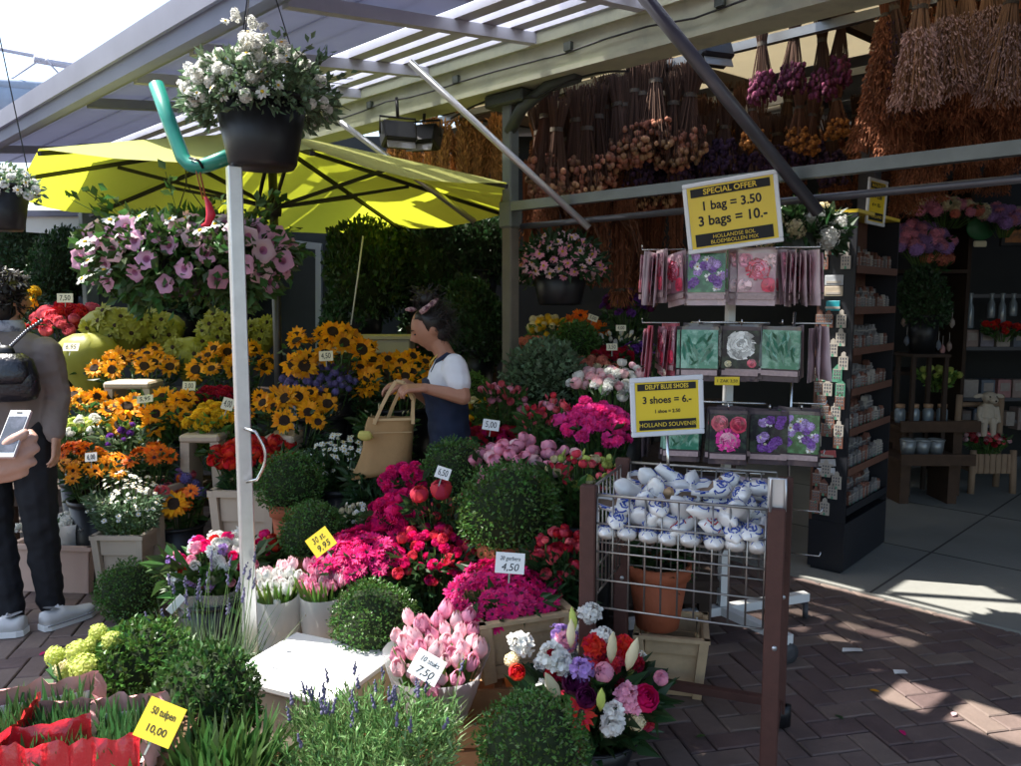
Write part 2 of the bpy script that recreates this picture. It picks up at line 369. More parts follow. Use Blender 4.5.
mb = MB(); roofslab(mb, -7.6, -5.004, 4.9, 9, 0, .012); mb.build('roof_sheet', MATS['dull_sheet'], STALL)  # rear sheet added to keep the evergreens behind the woman in shade
for s0 in (-4.9, -4.0, -3.04, -1.9, -1.0, .2, 1.2):
    mb = MB(); roofslab(mb, s0, s0 + .06, 3.35, 9, -.09, -.004); mb.build('rafter', WOODD, STALL)
for w0 in (4.14, 5.3, 6.5):
    mb = MB(); roofslab(mb, -5.0, 2.6, w0, w0 + .05, -.14, -.094); mb.build('purlin', GREYP, STALL)
mb = MB(); h = HOLE; zz = roofz(3.8) + .02
for (a, b) in (((h[0], h[2]), (h[1], h[3])), ((h[0], h[3]), (h[1], h[2]))): mb.bar(SW(*a, zz), SW(*b, zz), .06, .02)
mb.build('roof_brace', DST, STALL)  # bars set across the cut opening for their crossed shadow in the sun patch
# posts, rails, struts
mb = MB(); p = SW(-3.25, 3.25, 0)
mb.box((p.x, p.y, 1.0), (.075, .075, 2.0), R(45), 0, .008); mb.build('post', mat('post_weathered', (.13, .115, .085), rough=.75, nz=.3, nscale=8), STALL)
mb = MB(); mb.box((p.x, p.y, 2.35), (.073, .073, .695), R(45), 0, .008); mb.box((p.x, p.y, 2.03), (.1, .1, .15), R(45), 0, .01); mb.build('post', GRG, STALL)
mb = MB()
mb.tube([SW(-3.25, 3.24, 2.48), SW(-3.15, 3.24, 2.6), SW(-2.95, 3.24, 2.68), SW(-2.75, 3.24, 2.69)], .035, 8); mb.box((p.x, p.y, 2.66), (.3, .13, .07), R(-45), 0, .01); mb.build('knee_bracket', DKG, STALL)
p2 = Vector((2.34, 5.32, 0)); mb = MB(); mb.box((p2.x, p2.y, 1.5), (.11, .11, 3.08), R(45), 0, .006); mb.build('post', DST, STALL)
for q2 in ((-3.6, 6.9), (5.2, 4.5)):
    mb = MB(); mb.box((q2[0], q2[1], 1.5), (.1, .1, 3.0), R(45), 0, .006); mb.build('post', DKG, STALL)
mb = MB(); swbox(mb, -3.2, 1.3, 3.2, 3.25, 2.045, 2.095); mb.build('rail', mat('rail_steel', (.16, .18, .18), rough=.4, metal=.4, nz=.35, nscale=7), STALL)
mb = MB(); mb.tube([SW(-3.2, 3.29, 1.965), SW(1.3, 3.29, 1.98)], .017, 8); mb.build('rail', DST, STALL)
for a, b, r in ((P(589, 228, 4.2), P(410, 62, 4.19), .018), (P(818, 212, 3.35), P(631, -20, 3.04), .027), (P(475, 222, 5.4), P(340, 122, 5.3), .02)):
    mb = MB(); mb.tube([a, b], r, 8); mb.build('strut', STEEL if r < .022 else DST, STALL)
# back walls and side wall
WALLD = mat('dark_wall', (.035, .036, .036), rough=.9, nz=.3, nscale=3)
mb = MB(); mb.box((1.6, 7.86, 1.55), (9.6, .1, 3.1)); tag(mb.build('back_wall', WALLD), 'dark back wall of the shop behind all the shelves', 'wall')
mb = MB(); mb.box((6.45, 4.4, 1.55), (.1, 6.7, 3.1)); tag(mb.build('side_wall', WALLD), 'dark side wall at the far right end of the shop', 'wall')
# neighbouring stall and pavilion far left
nb = thing('neighbour_stall', 'closed blue grey stall with white fascia behind the petunia basket', 'stall', (-6, 9.6, 0))
mb = MB(); mb.box((1.3, 1.0, 1.15), (7.4, .12, 2.3)); mb.build('wall', mat('blue_dark_wall', (.03, .042, .05), rough=.8, nz=.35, nscale=2), nb)
A = P(28, 222, 7.6) - nb.location; B = P(330, 243, 7.6) - nb.location
mb = MB(); mb.bar(A, B, .06, .19); mb.build('fascia', WHP, nb)
mb = MB(); mb.box((1.5, -.9, 2.35), (7.2, 2.4, .05)); mb.build('roof', VIO, nb)
aw = thing('rolled_awning', 'rolled blue grey awning on a steel frame against the bright sky', 'awning', P(40, 100, 9.0))
o = aw.location
mb = MB(); mb.tube([P(-160, 86, 9.0) - o, P(96, 106, 9.0) - o], .17, 14); mb.tube([P(-160, 70, 8.9) - o, P(96, 92, 8.9) - o], .06, 8); mb.build('roll', mat('awning_cloth', (.3, .36, .46), rough=.7, nz=.2), aw)
mb = MB(); mb.tube([P(-160, 18, 9.0) - o, P(106, 70, 9.0) - o], .022, 6); mb.tube([P(34, 59, 8.6) - o, P(106, 72, 9) - o], .04, 6)
mb.tube([P(40, 60, 8.6) - o, P(10, 80, 9.0) - o], .01, 5); mb.tube([P(46, 60, 8.6) - o, P(72, 88, 9) - o], .01, 5); mb.build('frame', SLAT, aw)
mb = MB(); mb.bar(P(100, 110, 9.3) - o, Vector((P(100, 110, 9.3).x, 9.3, 0)) - o, .1, .1, up=(0, 1, 0)); mb.build('post', GREYP, aw)
# neighbour's wall and door frame between sunflowers and hedge
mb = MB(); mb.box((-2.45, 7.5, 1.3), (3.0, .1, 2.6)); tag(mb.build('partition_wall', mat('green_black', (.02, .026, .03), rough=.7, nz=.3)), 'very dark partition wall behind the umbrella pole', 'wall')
d = thing('door_frame', 'pale grey door frame on the dark partition behind the sunflowers', 'door frame', P(300, 330, 7.3))
o = d.location; mb = MB(); mb.bar(P(319, 245, 7.3) - o, P(319, 420, 7.3) - o, .05, .06, up=(0, 1, 0)); mb.bar(P(322, 247, 7.3) - o, P(262, 240, 7.3) - o, .05, .06); mb.build('jamb', mat('pale_grey_paint', (.3, .33, .35), rough=.6), d)

# ------------------------------------------------------------------ galvanised pole
po = thing('steel_pole', 'shiny square galvanised pole standing among the plants in front', 'pole', (P(242, 400, 2.95).x, 2.95, 0))
mb = MB(); mb.box((0, 0, 1.015), (.05, .05, 2.03), R(30), 0, .004); mb.build('shaft', STEEL, po)
mb = MB(); mb.box((0, 0, .006), (.2, .2, .012), R(30)); mb.build('base_plate', STEEL, po)
mb = MB(); z0 = 1.55 - (430 - 300) / 800 * 2.95
pts = [Vector((.05 + .035 * math.sin(t) + .01, -.045, z0 - .18 * t / math.pi + .0)) for t in [i * math.pi / 10 for i in range(11)]]
mb.tube([Vector((.02, -.04, z0 + .01))] + pts + [Vector((.02, -.04, z0 - .19))], .006, 6); mb.build('handle', CHROME, po)

# teal drain pipe and its strap
dp = thing('drain_pipe', 'bent teal green plastic pipe hanging below the awning edge', 'pipe', P(160, 95, 3.35))
o = dp.location; TEAL = mat('teal_plastic', (.015, .24, .17), rough=.3, coat=.3)
mb = MB(); pts = [P(156, 84, 3.35), P(170, 124, 3.32), P(183, 158, 3.28), P(190, 165, 3.27), P(199, 167, 3.26), P(210, 164, 3.25), P(238, 153, 3.22)]
mb.tube([q - o for q in pts], .029, 12); mb.build('pipe', TEAL, dp)
mb = MB(); mb.tube([P(190, 158, 3.24) - o, P(199, 161, 3.21) - o, P(203, 168, 3.23) - o], .006, 6); mb.build('strap', BLK, dp)

# ------------------------------------------------------------------ umbrella
um = thing('market_umbrella', 'big open yellow market umbrella with dark ribs and pole', 'umbrella', (-1.47, 5.05, 0))
UY = mat('yellow_canvas', (.66, .68, .2), rough=.8, transl=.5, tcol=(.6, .65, .04), nz=.14, nscale=4, bump=.15, bscale=6)
zr, za, rr, nr = 2.17, 2.58, 1.57, 8; off = R(22.5)
rim = [Vector((rr * math.cos(off + i * 2 * math.pi / nr), rr * math.sin(off + i * 2 * math.pi / nr), zr - .045 * math.sin(off + i * 2 * math.pi / nr))) for i in range(nr)]
ap = Vector((0, 0, za)); mb = MB()
for i in range(nr):
    a, b = rim[i], rim[(i + 1) % nr]; n1 = 6; prev = None
    rows = []
    for k in range(n1 + 1):
        t = k / n1; row = []
        for j in range(5):
            q_ = a.lerp(b, j / 4); p_ = ap.lerp(q_, t); sag = .012 * math.sin(math.pi * t) * (1) - .05 * t * math.sin(math.pi * j / 4)
            inw = 1 - .035 * t * math.sin(math.pi * j / 4)
            row.append(Vector((p_.x * inw, p_.y * inw, p_.z - .0 + sag * (.6 if j in (0, 4) else 1))))
        rows.append(row)
    vs = [q_ for r_ in rows for q_ in r_]
    mb.add(vs, [(k * 5 + j, k * 5 + j + 1, k * 5 + j + 6, k * 5 + j + 5) for k in range(n1) for j in range(4)], 0, True)
mb.build('canopy', UY, um)
mb = MB(); mb.ball((0, 0, za + .03), .05, 10); mb.build('finial', BLKM, um)
for i in range(nr):
    q_ = rim[i]; mb = MB(); mb.bar(ap + Vector((0, 0, -.05)), q_ + Vector((0, 0, -.02)), .022, .022); mb.build('rib', BLKM, um)
    mb = MB(); mb.bar(Vector((0, 0, 2.12)), ap.lerp(q_, .55) + Vector((0, 0, -.05)), .016, .02); mb.build('strut', BLKM, um)
mb = MB(); mb.tube([(0, 0, .05), (0, 0, za)], .027, 10); mb.build('pole', mat('umbrella_pole', (.06, .06, .06), rough=.4, metal=.5), um)
mb = MB(); mb.lathe([(.045, 2.07), (.05, 2.1), (.05, 2.15), (.03, 2.18)], 12); mb.build('hub', BLKM, um)
mb = MB(); mb.lathe([(.28, 0), (.28, .05), (.1, .08), (.04, .25)], 20); mb.build('base', DKG, um)

# ------------------------------------------------------------------ benches that carry the flowers
def bench(x0, x1, y0, y1, z, label, m=WOODD):
    t = thing('display_bench', label, 'bench', ((x0 + x1) / 2, (y0 + y1) / 2, 0), 'benches under the flowers')
    mb = MB(); n = max(2, int((y1 - y0) / .11)); d_ = (y1 - y0) / n
    for i in range(n): mb.box((0, -(y1 - y0) / 2 + d_ * (i + .5), z - .015), (x1 - x0, d_ - .008, .03))
    mb.build('top', m, t)
    for sx in (-1, 1):
        for sy in (-1, 1):
            mb = MB(); mb.box((sx * ((x1 - x0) / 2 - .06), sy * ((y1 - y0) / 2 - .05), (z - .03) / 2), (.05, .05, z - .03)); mb.build('leg', m, t)
    mb = MB(); mb.box((0, -(y1 - y0) / 2 + .02, z - .07), (x1 - x0 - .02, .022, .075)); mb.build('apron', m, t)
bench(-3.1, -.75, 4.72, 5.12, .42, 'low dark wooden bench under the front sunflowers')
bench(-3.7, -.75, 5.3, 5.7, .62, 'middle dark wooden bench under the upper sunflowers')
bench(-4.9, -.9, 5.85, 6.5, .85, 'high dark wooden bench under the red flowers at back')
bench(-.12, .95, 3.52, 3.92, .28, 'low dark bench carrying the pink peonies')
bench(-.05, 1.0, 3.98, 4.42, .46, 'dark bench carrying the hot pink azaleas')
bench(-.05, 1.3, 4.5, 5.0, .66, 'dark bench carrying the green bushes behind the azaleas')
bench(-.1, 1.5, 5.1, 5.6, .86, 'highest dark bench at the back with orange gerberas')
def bench_z(x, y):
    if x > 1.6 or y > 6.15 and x > -.6: return 0
    if x < -.6:
        return 0 if y < 4.72 else .42 if y < 5.2 else .62 if y < 5.78 else .85
    if x < -.14: return 0
    return 0 if y < 3.5 else .28 if y < 3.95 else .46 if y < 4.46 else .66 if y < 5.05 else .86

# unseen canopy, added outside the frame on the left to shade the bricks beside the shopper
sc_ = thing('shade_canopy', 'unseen grey canopy added at the left to shade the bricks', 'canopy', (-4.5, 3.7, 0))
mb = MB(); mb.box((0, 0, 2.9), (2.1, 2.1, .03)); mb.build('cover', VIO, sc_)
for a in (-1, 1):
    for b in (-1, 1): mb = MB(); mb.box((a * 1.0, b * 1.0, 1.44), (.04, .04, 2.88)); mb.build('post', GREYP, sc_)
# ------------------------------------------------------------------ flower head prototypes (unit radius, facing +Z)
def H_ring(mb, n, L, W, lift, cup=.2, m=0, base=.15, jit=.13, curl=0, tip=.35, z0=0, ph=0):
    for i in range(n):
        mb.petal(rz3(2 * math.pi * (i + ph) / n + G(jit)), L * U(.84, 1.08), W * U(.85, 1.15), lift + G(.1), cup, m, base, tip, 3, curl, z0)
def mk_sun(seed):
    mb = MB(); H_ring(mb, 17, 1, .3, .12, m=0, base=.3, tip=.6, curl=.18); H_ring(mb, 15, .88, .28, .28, m=0, base=.3, tip=.6, z0=.03, ph=.5)
    d = MB(); d.lathe([(.46, -.05), (.47, .05), (.38, .13), (.2, .12), (.02, .09)], 14, cap=(True, True))
    return mb.mesh('sunflower', [SUNP]), d.mesh('disc', [SUND])
def mk_gerb(m, mc):
    mb = MB(); H_ring(mb, 18, 1, .25, .05, m=0, base=.15, tip=.35, curl=.12); H_ring(mb, 16, .8, .23, .14, m=0, z0=.05, tip=.35, ph=.4); H_ring(mb, 12, .42, .14, .12, m=0, z0=.09)
    mb.lathe([(.22, .05), (.2, .13), (.08, .15)], 10, 1, cap=(False, True)); return mb.mesh('gerbera', [m, mc])
def mk_rose(m, layers=4, ball=False):
    mb = MB()
    for k in range(layers):
        t = k / max(1, layers - 1); n = 6 if k == 0 else 5
        for i in range(n):
            a = 2 * math.pi * (i + k * .5) / n + G(.1)
            th0 = .35 + .0 * t; rad = 1 - .72 * t
            vs = []
            for u_ in range(4):
                lat = -1.2 + (2.0 + .35 * t + (.25 if ball else 0)) * u_ / 3
                for w_ in (-1, 0, 1):
                    lon = a + w_ * (.62 + .1 * t) * (1 if u_ < 3 else .7)
                    rr_ = rad * (1.0 + (.12 if (u_ == 3 and not ball) else 0)) * math.cos(lat) if lat > -1.3 else .1
                    fr = U(.95, 1.05)
                    vs.append(Vector((rr_ * math.cos(lon) * fr, rr_ * math.sin(lon) * fr, (math.sin(lat) * (.85 - .1 * t) + .0) * fr)))
            mb.add(vs, [(r * 3 + c, r * 3 + c + 1, r * 3 + c + 4, r * 3 + c + 3) for r in range(3) for c in range(2)], 0, True)
    return mb.mesh('rose', [m])
def mk_tulip(m):
    mb = MB()
    for ly in range(2):
        for i in range(3):
            a = 2 * math.pi * (i + ly * .5) / 3; vs = []
            for k in range(6):
                t = k / 5; r_ = (.2 + 1.05 * math.sin(min(1, t * 1.35) * math.pi * .62)) * (1 - .55 * max(0, t - .55) / .45) * .62 * (.96 if ly else 1.02); z = -.9 + 2.1 * t
                hw = 1.0 * (1 if t < .6 else max(.12, 1 - (t - .6) / .42))
                for w_ in (-1, 0, 1): vs.append(Vector((r_ * math.cos(a + w_ * hw), r_ * math.sin(a + w_ * hw), z)))
            mb.add(vs, [(k * 3 + c, k * 3 + c + 1, k * 3 + c + 4, k * 3 + c + 3) for k in range(5) for c in range(2)], 0, True)
    return mb.mesh('tulip', [m])
def mk_daisy(m, mc, n=11):
    mb = MB(); H_ring(mb, n, 1, .42, .05, m=0, base=.1, curl=.1); mb.ball((0, 0, .06), .26, 8, 1, (1, 1, .5)); return mb.mesh('daisy', [m, mc])
def mk_cluster(m, n=70, fl=.22, flat=1.0):
    mb = MB()
    for i in range(n):
        z = 1 - 2 * (i + .5) / n * .85; a = i * 2.39996; r_ = math.sqrt(max(0, 1 - z * z)); d = Vector((r_ * math.cos(a), r_ * math.sin(a), z))
        q = d.to_track_quat('Z', 'Y').to_matrix() @ rz3(U(0, 6)); c = Vector((d.x, d.y, d.z * flat)) * U(.86, 1.05)
        vs = []
        for k in range(8):
            rr_ = fl * (1 if k % 2 == 0 else .55) * U(.85, 1.15); vs.append(c + q @ Vector((rr_ * math.cos(k * .785), rr_ * math.sin(k * .785), U(-.02, .05))))
        mb.add(vs + [c - d * .05], [(k, (k + 1) % 8, 8) for k in range(8)], 0)
    mb.ball((0, 0, 0), .82, 10, 0, (1, 1, flat)); return mb.mesh('cluster', [m])
def mk_ruffle(m, n=40):
    mb = MB()
    for i in range(n):
        z = 1 - (i + .5) / n * 1.15; a = i * 2.39996; r_ = math.sqrt(max(0, 1 - z * z)); d = Vector((r_ * math.cos(a), r_ * math.sin(a), z * .8))
        q = Vector((G(1), G(1), G(.4))).cross(d).normalized(); e = d.cross(q).normalized(); c = d * .45
        w = .34; vs = [c - q * w * .4, c + q * w * .4, d * U(.9, 1.05) + q * w + e * G(.12), d * U(.95, 1.1) + e * G(.2), d * U(.9, 1.05) - q * w + e * G(.12)]
        mb.add(vs, [(0, 1, 2, 3), (0, 3, 4)], 0, False)
    mb.ball((0, 0, .1), .5, 8, 0); return mb.mesh('ruffled', [m])
def mk_petunia(m):
    mb = MB(); vs = [Vector((0, 0, -.55))]; n = 20; fs = []
    for k, (r_, z) in enumerate(((.14, -.3), (.35, .0), (.78, .12), (1.0, .04))):
        for j in range(n):
            a = 2 * math.pi * j / n; lob = 1 + (.1 * math.cos(5 * a) if k >= 2 else 0); vs.append(Vector((r_ * lob * math.cos(a), r_ * lob * math.sin(a), z + (.07 * math.cos(10 * a) if k == 3 else 0) + G(.015))))
    for k in range(3):
        for j in range(n): a0 = 1 + k * n + j; a1 = 1 + k * n + (j + 1) % n; fs.append((a0, a1, a1 + n, a0 + n))
    for j in range(n): fs.append((0, 1 + (j + 1) % n, 1 + j))
    mb.add(vs, fs, 0, True); 
    mb.m = [1 if (i < n or i >= 3 * n) else 0 for i in range(len(mb.m))]
    return mb.mesh('petunia', [m, petm('petunia_throat', (.58, .2, .38))])
def mk_bud(m):
    mb = MB(); mb.lathe([(.04, -1), (.26, -.5), (.34, 0), (.24, .6), (.03, 1.1)], 8, wob=.03); return mb.mesh('bud', [m])
def mk_bell(m):  # azalea bloom: loose star
    mb = MB(); H_ring(mb, 6, 1, .7, .35, .25, 0, .05, .1); H_ring(mb, 5, .7, .55, .5, .25, 0, .05, .1); return mb.mesh('azalea', [m])

def mk_stock(m, n=22):
    mb = MB()
    for i in range(n):
        t = i / (n - 1); z = -.7 + 1.6 * t; a = i * 2.39996; r_ = .62 * (1 - .55 * max(0, t - .3)); d = Vector((math.cos(a), math.sin(a), .25 + t * 1.2)).normalized(); q = d.to_track_quat('Z', 'Y').to_matrix(); c = Vector((r_ * math.cos(a), r_ * math.sin(a), z)) + Vector((G(.08), G(.08), G(.08)))
        f = MB(); H_ring(f, 5, .42, .36, .12 + G(.05), .25, 0, .02, .2); H_ring(f, 4, .24, .26, .18, .25, 0, .02, .3)
        mb.add([c + q @ Vector(v) for v in f.v], f.f, 0, True)
    return mb.mesh('stock', [m])
HD = {}
HD['sun'] = [mk_sun(i) for i in range(4)]
for k, (m, c) in dict(g_mag=(MAG, DCEN), g_org=(ORG, DCEN), g_gold=(GOLD, SUND), g_red=(RED, DCEN), g_yel=(YEL, GCEN)).items(): HD[k] = [mk_gerb(m, c) for _ in range(3)]
for k, m in dict(r_red=RED, r_crim=CRIM, r_pink=PINK, r_pale=PALE, r_wht=WHT, r_rose=ROSEP, r_mag=MAG, r_cor=CORAL, r_crm=CRM, r_hot=HOTP, r_pur=PUR, r_lime=LIME, r_plum=DKP).items(): HD[k] = mk_rose(m)
HD['p_pink'] = mk_rose(PINK, 4, True); HD['p_pale'] = mk_rose(PALE, 4, True); HD['p_rose'] = mk_rose(ROSEP, 4, True)
for k, m in dict(t_wht=WHT, t_pale=PALE, t_pink=PINK).items(): HD[k] = mk_tulip(m)
HD['d_wht'] = mk_daisy(WHT, YCEN); HD['d_pink'] = mk_daisy(PINK, YCEN, 14); HD['d_pale'] = mk_daisy(PALE, YCEN, 14)
for k, m in dict(c_wht=WHT, c_lime=LIME, c_crm=CRM, c_lil=LIL, c_salm=SALM, c_pink=PINK, c_lav=LAV, c_mag=MAG, c_yel=YEL).items(): HD[k] = mk_cluster(m)
for k, m in dict(u_yel=YEL, u_mag=MAG, u_red=RED, u_wht=WHT, u_crim=CRIM, u_pur=PUR, u_lil=LIL, u_hot=HOTP, u_rose=ROSEP, u_gold=GOLD, u_org=ORG, u_pale=PALE).items(): HD[k] = mk_ruffle(m)
HD['s_wht'] = mk_stock(WHT); HD['s_lil'] = mk_stock(LIL); HD['s_pink'] = mk_stock(PINK)
HD['petu'] = mk_petunia(PETU); HD['petu_w'] = mk_petunia(PALE); HD['bud'] = mk_bud(LIME); HD['bud_p'] = mk_bud(CORAL); HD['bud_w'] = mk_bud(CRM); HD['az'] = mk_bell(HOTP); HD['sunO'] = (mk_gerb(OLV, SUND), None)

def put_head(parent, key, loc, n, r, name='flower_head', label=None):
    h = HD[key]; h = random.choice(h) if isinstance(h, list) else h; me, dm = h if isinstance(h, tuple) else (h, None)
    o = link(name, me, parent, loc, toq(n), r)
    if dm: link('disc', dm, o)
    return o

def foliage(mb, rx, ry, z0, z1, n, L, W, m=0, taper=.6, cx=0, cy=0, up=.4):
    for i in range(n):
        t = rnd(); z = z0 + (z1 - z0) * t; k = taper + (1 - taper) * t; a = U(0, 6.283); r_ = math.sqrt(rnd()) if rnd() < .4 else U(.8, 1.05)
        p = Vector((cx + rx * k * r_ * math.cos(a), cy + ry * k * r_ * math.sin(a), z))
        mb.leaf(p, (math.cos(a) + G(.5), math.sin(a) + G(.5), up + G(.5)), L * U(.6, 1.3), W * U(.7, 1.2), m)

def bunch(label, cat, u, v, Y, rx, ry, n, keys, hr, dz=.5, depth=.25, face=.5, leaf=LEAF, nleaf=160, LL=.07, LW=.03, group='cut flower bunches', name='flower_bunch', cont=None, short=None, jit=.35, rough=.25, cw=None, thin=False, scale_y=.8):
    """u,v centre of the flower heads in the photo, Y distance, rx, ry half extents in photo pixels, hr head radius in metres"""
    px = Y / 800; RX = rx * px; RZ = ry * px; RY = RX * scale_y
    T = P(u, v, Y); base = Vector((T.x, T.y, T.z - RZ - depth))
    bz = bench_z(T.x, T.y)
    if base.z < bz + .02: base.z = bz + .02
    t = thing(name, label, cat, base, group)
    tz = T.z - base.z
    fol = MB(); keys = keys if isinstance(keys, (list, tuple)) else [keys]
    for i in range(n):
        r_ = math.sqrt((i + .5) / n); a = i * 2.39996 + G(jit * .3)
        x = RX * r_ * math.cos(a) + G(hr * jit); y = RY * r_ * math.sin(a) + G(hr * jit)
        # dome: front low, back high
        z = tz + RZ * (.62 * (y / RY) + .75 * (.55 - r_ * r_)) + G(hr * rough)
        nn = Vector((x / RX * .7, y / RY * .7, .75)).normalized() * (1 - face) + Vector((-T.x * .15, -1, .35)).normalized() * face + Vector((G(.18), G(.18), G(.18)))
        put_head(t, random.choice(keys), (x, y, z), nn, hr * U(.72, 1.15))
        fol.tube([(x * .35, y * .35, 0), (x * .8, y * .8, z * .6), Vector((x, y, z)) - nn.normalized() * hr * .2], .0035 if hr > .02 else .002, 3, 1, False)
    foliage(fol, RX * .95, RY * .95, tz * .3, tz - RZ * .1, nleaf, LL, LW, 0)
    fol.build('foliage', [leaf, STEM], t)
    if cont:
        kind, txt = cont
        ztop = base.z + (tz - RZ) * .35 + .03
        container(kind, T.x, T.y, bz, max(.12, ztop - bz), cw or max(.09, RX * .8), f'{txt} {short or label}')
    return t

# ------------------------------------------------------------------ containers
def container(kind, x, y, z, h, r, label, yaw=None):
    yaw = U(-.3, .3) if yaw is None else yaw
    if kind == 'black':
        t = thing('bucket', label, 'bucket', (x, y, z), 'flower buckets'); mb = MB(); mb.lathe([(r * .75, 0), (r * .98, h * .97), (r * .93, h * .97), (r * .72, .02)], 22); mb.build('body', BLK, t)
        mb = MB(); mb.lathe([(r * .99, h * .94), (r * 1.05, h * .95), (r * 1.05, h), (r * .95, h), (r * .95, h * .94)], 22, cap=(False, False)); mb.build('rim', BLK, t)
    elif kind == 'terra':
        t = thing('flower_pot', label, 'flower pot', (x, y, z), 'terracotta pots'); mb = MB(); mb.lathe([(r * .68, 0), (r * .93, h * .8), (r * .85, h * .8), (r * .6, .02)], 24); mb.build('body', TERRA, t)
        mb = MB(); mb.lathe([(r * .94, h * .78), (r * 1.03, h * .79), (r * 1.05, h), (r * .93, h), (r * .9, h * .78)], 24, cap=(False, False)); mb.build('rim', TERRA, t)
        mb = MB(); mb.lathe([(r * .92, h * .88), (.01, h * .9)], 16); mb.build('soil', SOIL, t)
    elif kind in ('beige', 'wood'):
        M_ = BEIGE if kind == 'beige' else WOODP
        t = thing('flower_container', label, 'container', (x, y, z), 'square flower containers', yaw); k = .82
        for sx in (-1, 1):
            for sy in (-1, 1):
                mb = MB(); b0 = Vector((sx * r * k, sy * r * k, 0)); b1 = Vector((sx * r, sy * r, h * .94)); mb.bar(b0, b1, r * .28, r * .28, up=(0, 1, 0)); mb.build('corner_post', M_, t)
        mb = MB()
        for i in range(4):
            q = rz3(i * math.pi / 2)
            def w4(z0, z1, hw, off):
                r0 = (k + (1 - k) * z0) * r + off; r1 = (k + (1 - k) * z1) * r + off
                vs = [Vector((-hw, -r0, z0 * h)), Vector((hw, -r0, z0 * h)), Vector((hw, -r0 + .006, z0 * h)), Vector((-hw, -r0 + .006, z0 * h)), Vector((-hw, -r1, z1 * h)), Vector((hw, -r1, z1 * h)), Vector((hw, -r1 + .006, z1 * h)), Vector((-hw, -r1 + .006, z1 * h))]
                mb.hexa([q @ v_ for v_ in vs])
            w4(.0, .22, r * .72, .0); w4(.7, .94, r * .8, .0); w4(.2, .72, r * .78, -.018)
        mb.build('panel', M_, t)
        mb = MB()
        for i in range(4):
            q = rz3(i * math.pi / 2); mb.box(q @ Vector((0, -r * 1.08, h * .97)), (r * 2.36, r * .18, h * .06), q, 0)
        mb.build('rim', M_, t)
        mb = MB(); mb.box((0, 0, .012), (r * 1.5, r * 1.5, .015)); mb.build('bottom', M_, t)
    elif kind == 'crate':
        t = thing('wooden_crate', label, 'crate', (x, y, z), 'wooden crates', yaw)
        mb = MB(); nsl = max(2, int(h / .075)); sh = h / nsl
        for i in range(nsl):
            for sx in (-1, 1):
                mb.box((0, sx * r * .72, sh * (i + .5)), (r * 2, .012, sh * .84)); mb.box((sx * (r - .006), 0, sh * (i + .5)), (.012, r * 1.44 - .014, sh * .84))
        mb.build('side_panel', ORW, t)
        for sx in (-1, 1):
            for sy in (-1, 1): mb = MB(); mb.box((sx * (r - .025), sy * (r * .72 - .022), h / 2 + .006), (.03, .03, h + .01)); mb.build('corner_post', ORW, t)
        mb = MB(); mb.box((0, 0, .012), (r * 1.96, r * 1.38, .01)); mb.build('bottom', ORW, t)
    return t

# ------------------------------------------------------------------ box balls and bushes
def mk_ball_leaf(n, L, W, seed, up=.1):
    random.seed(seed); mb = MB()
    for i in range(n):
        d = Vector((G(1), G(1), G(1))).normalized(); lump = 1 + .1 * noise.noise(d * 2.6 + Vector((seed, 0, 0))) + .09 * noise.noise(d * 6 + Vector((seed, 3, 0)))
        r_ = lump * (U(.86, 1.03) if rnd() < .8 else U(.6, .9))
        mb.leaf(d * r_, d * .6 + Vector((G(.55), G(.55), G(.55) + up)), L * U(.6, 1.3), W * U(.7, 1.2))
    for i in range(70):     # stray shoots
        d = Vector((G(1), G(1), G(1) + .3)).normalized(); e = (d + Vector((G(.3), G(.3), .35))).normalized()
        for j in range(7): mb.leaf(d * .93 + e * (.03 + .03 * j), e * .5 + Vector((G(.6), G(.6), G(.6))), L * .8, W * .8)
    return mb.mesh('ball_leaves', [BOX])
mb = MB(); mb.ball((0, 0, 0), .84, 18, 0, ns=.08)
CORE = mb.mesh('ball_core', [mat('twig_core', (.018, .03, .01), rough=1, nz=.4, nscale=20)])
BALLS = [mk_ball_leaf(3800, .095, .06, s) for s in (3, 8)]; BALLS += [mk_ball_leaf(2600, .15, .1, 5, .5)]
random.seed(21)
def boxball(u, v, Y, rpx, label, kind=0, cont=None, group='clipped box balls', name='box_ball', sc=(1, 1, .95), m=None, cat='shrub'):
    r_ = rpx * Y / 800; T = P(u, v, Y); bz = bench_z(T.x, T.y); pot = min(.22, max(.08, T.z - r_ * .8 - bz))
    t = thing(name, label, cat, T, group)
    q = Euler((G(.2), G(.2), U(0, 6)))
    f = link('foliage', BALLS[kind], t, (0, 0, 0), q, (r_ * sc[0], r_ * sc[1], r_ * sc[2])); link('twigs', CORE, t, (0, 0, 0), q, (r_ * sc[0], r_ * sc[1], r_ * sc[2]))
    if m:
        me = BALLS[kind].copy(); me.materials[0] = m; f.data = me
    ztop = T.z - r_ * .72
    if cont:
        hh = max(.1, ztop - bz + .02); zb = bz; rr_ = min(max(.07, r_ * .62), .16)
        if hh > .5:
            zb = bz + hh - .3; st_ = thing('plant_stool', 'dark wooden stool under ' + label.replace('very ', ''), 'stool', (T.x, T.y, bz), 'stools under the tall plants'); mb = MB(); mb.box((0, 0, zb - bz - .012), (.3, .3, .024)); mb.build('seat', WOODD, st_)
            for a in (-1, 1):
                for b in (-1, 1): mb = MB(); mb.box((a * .125, b * .125, (zb - bz - .024) / 2), (.03, .03, zb - bz - .024)); mb.build('leg', WOODD, st_)
            hh = .3
        container(cont[0], T.x, T.y, zb, hh, rr_, cont[1])
    return t

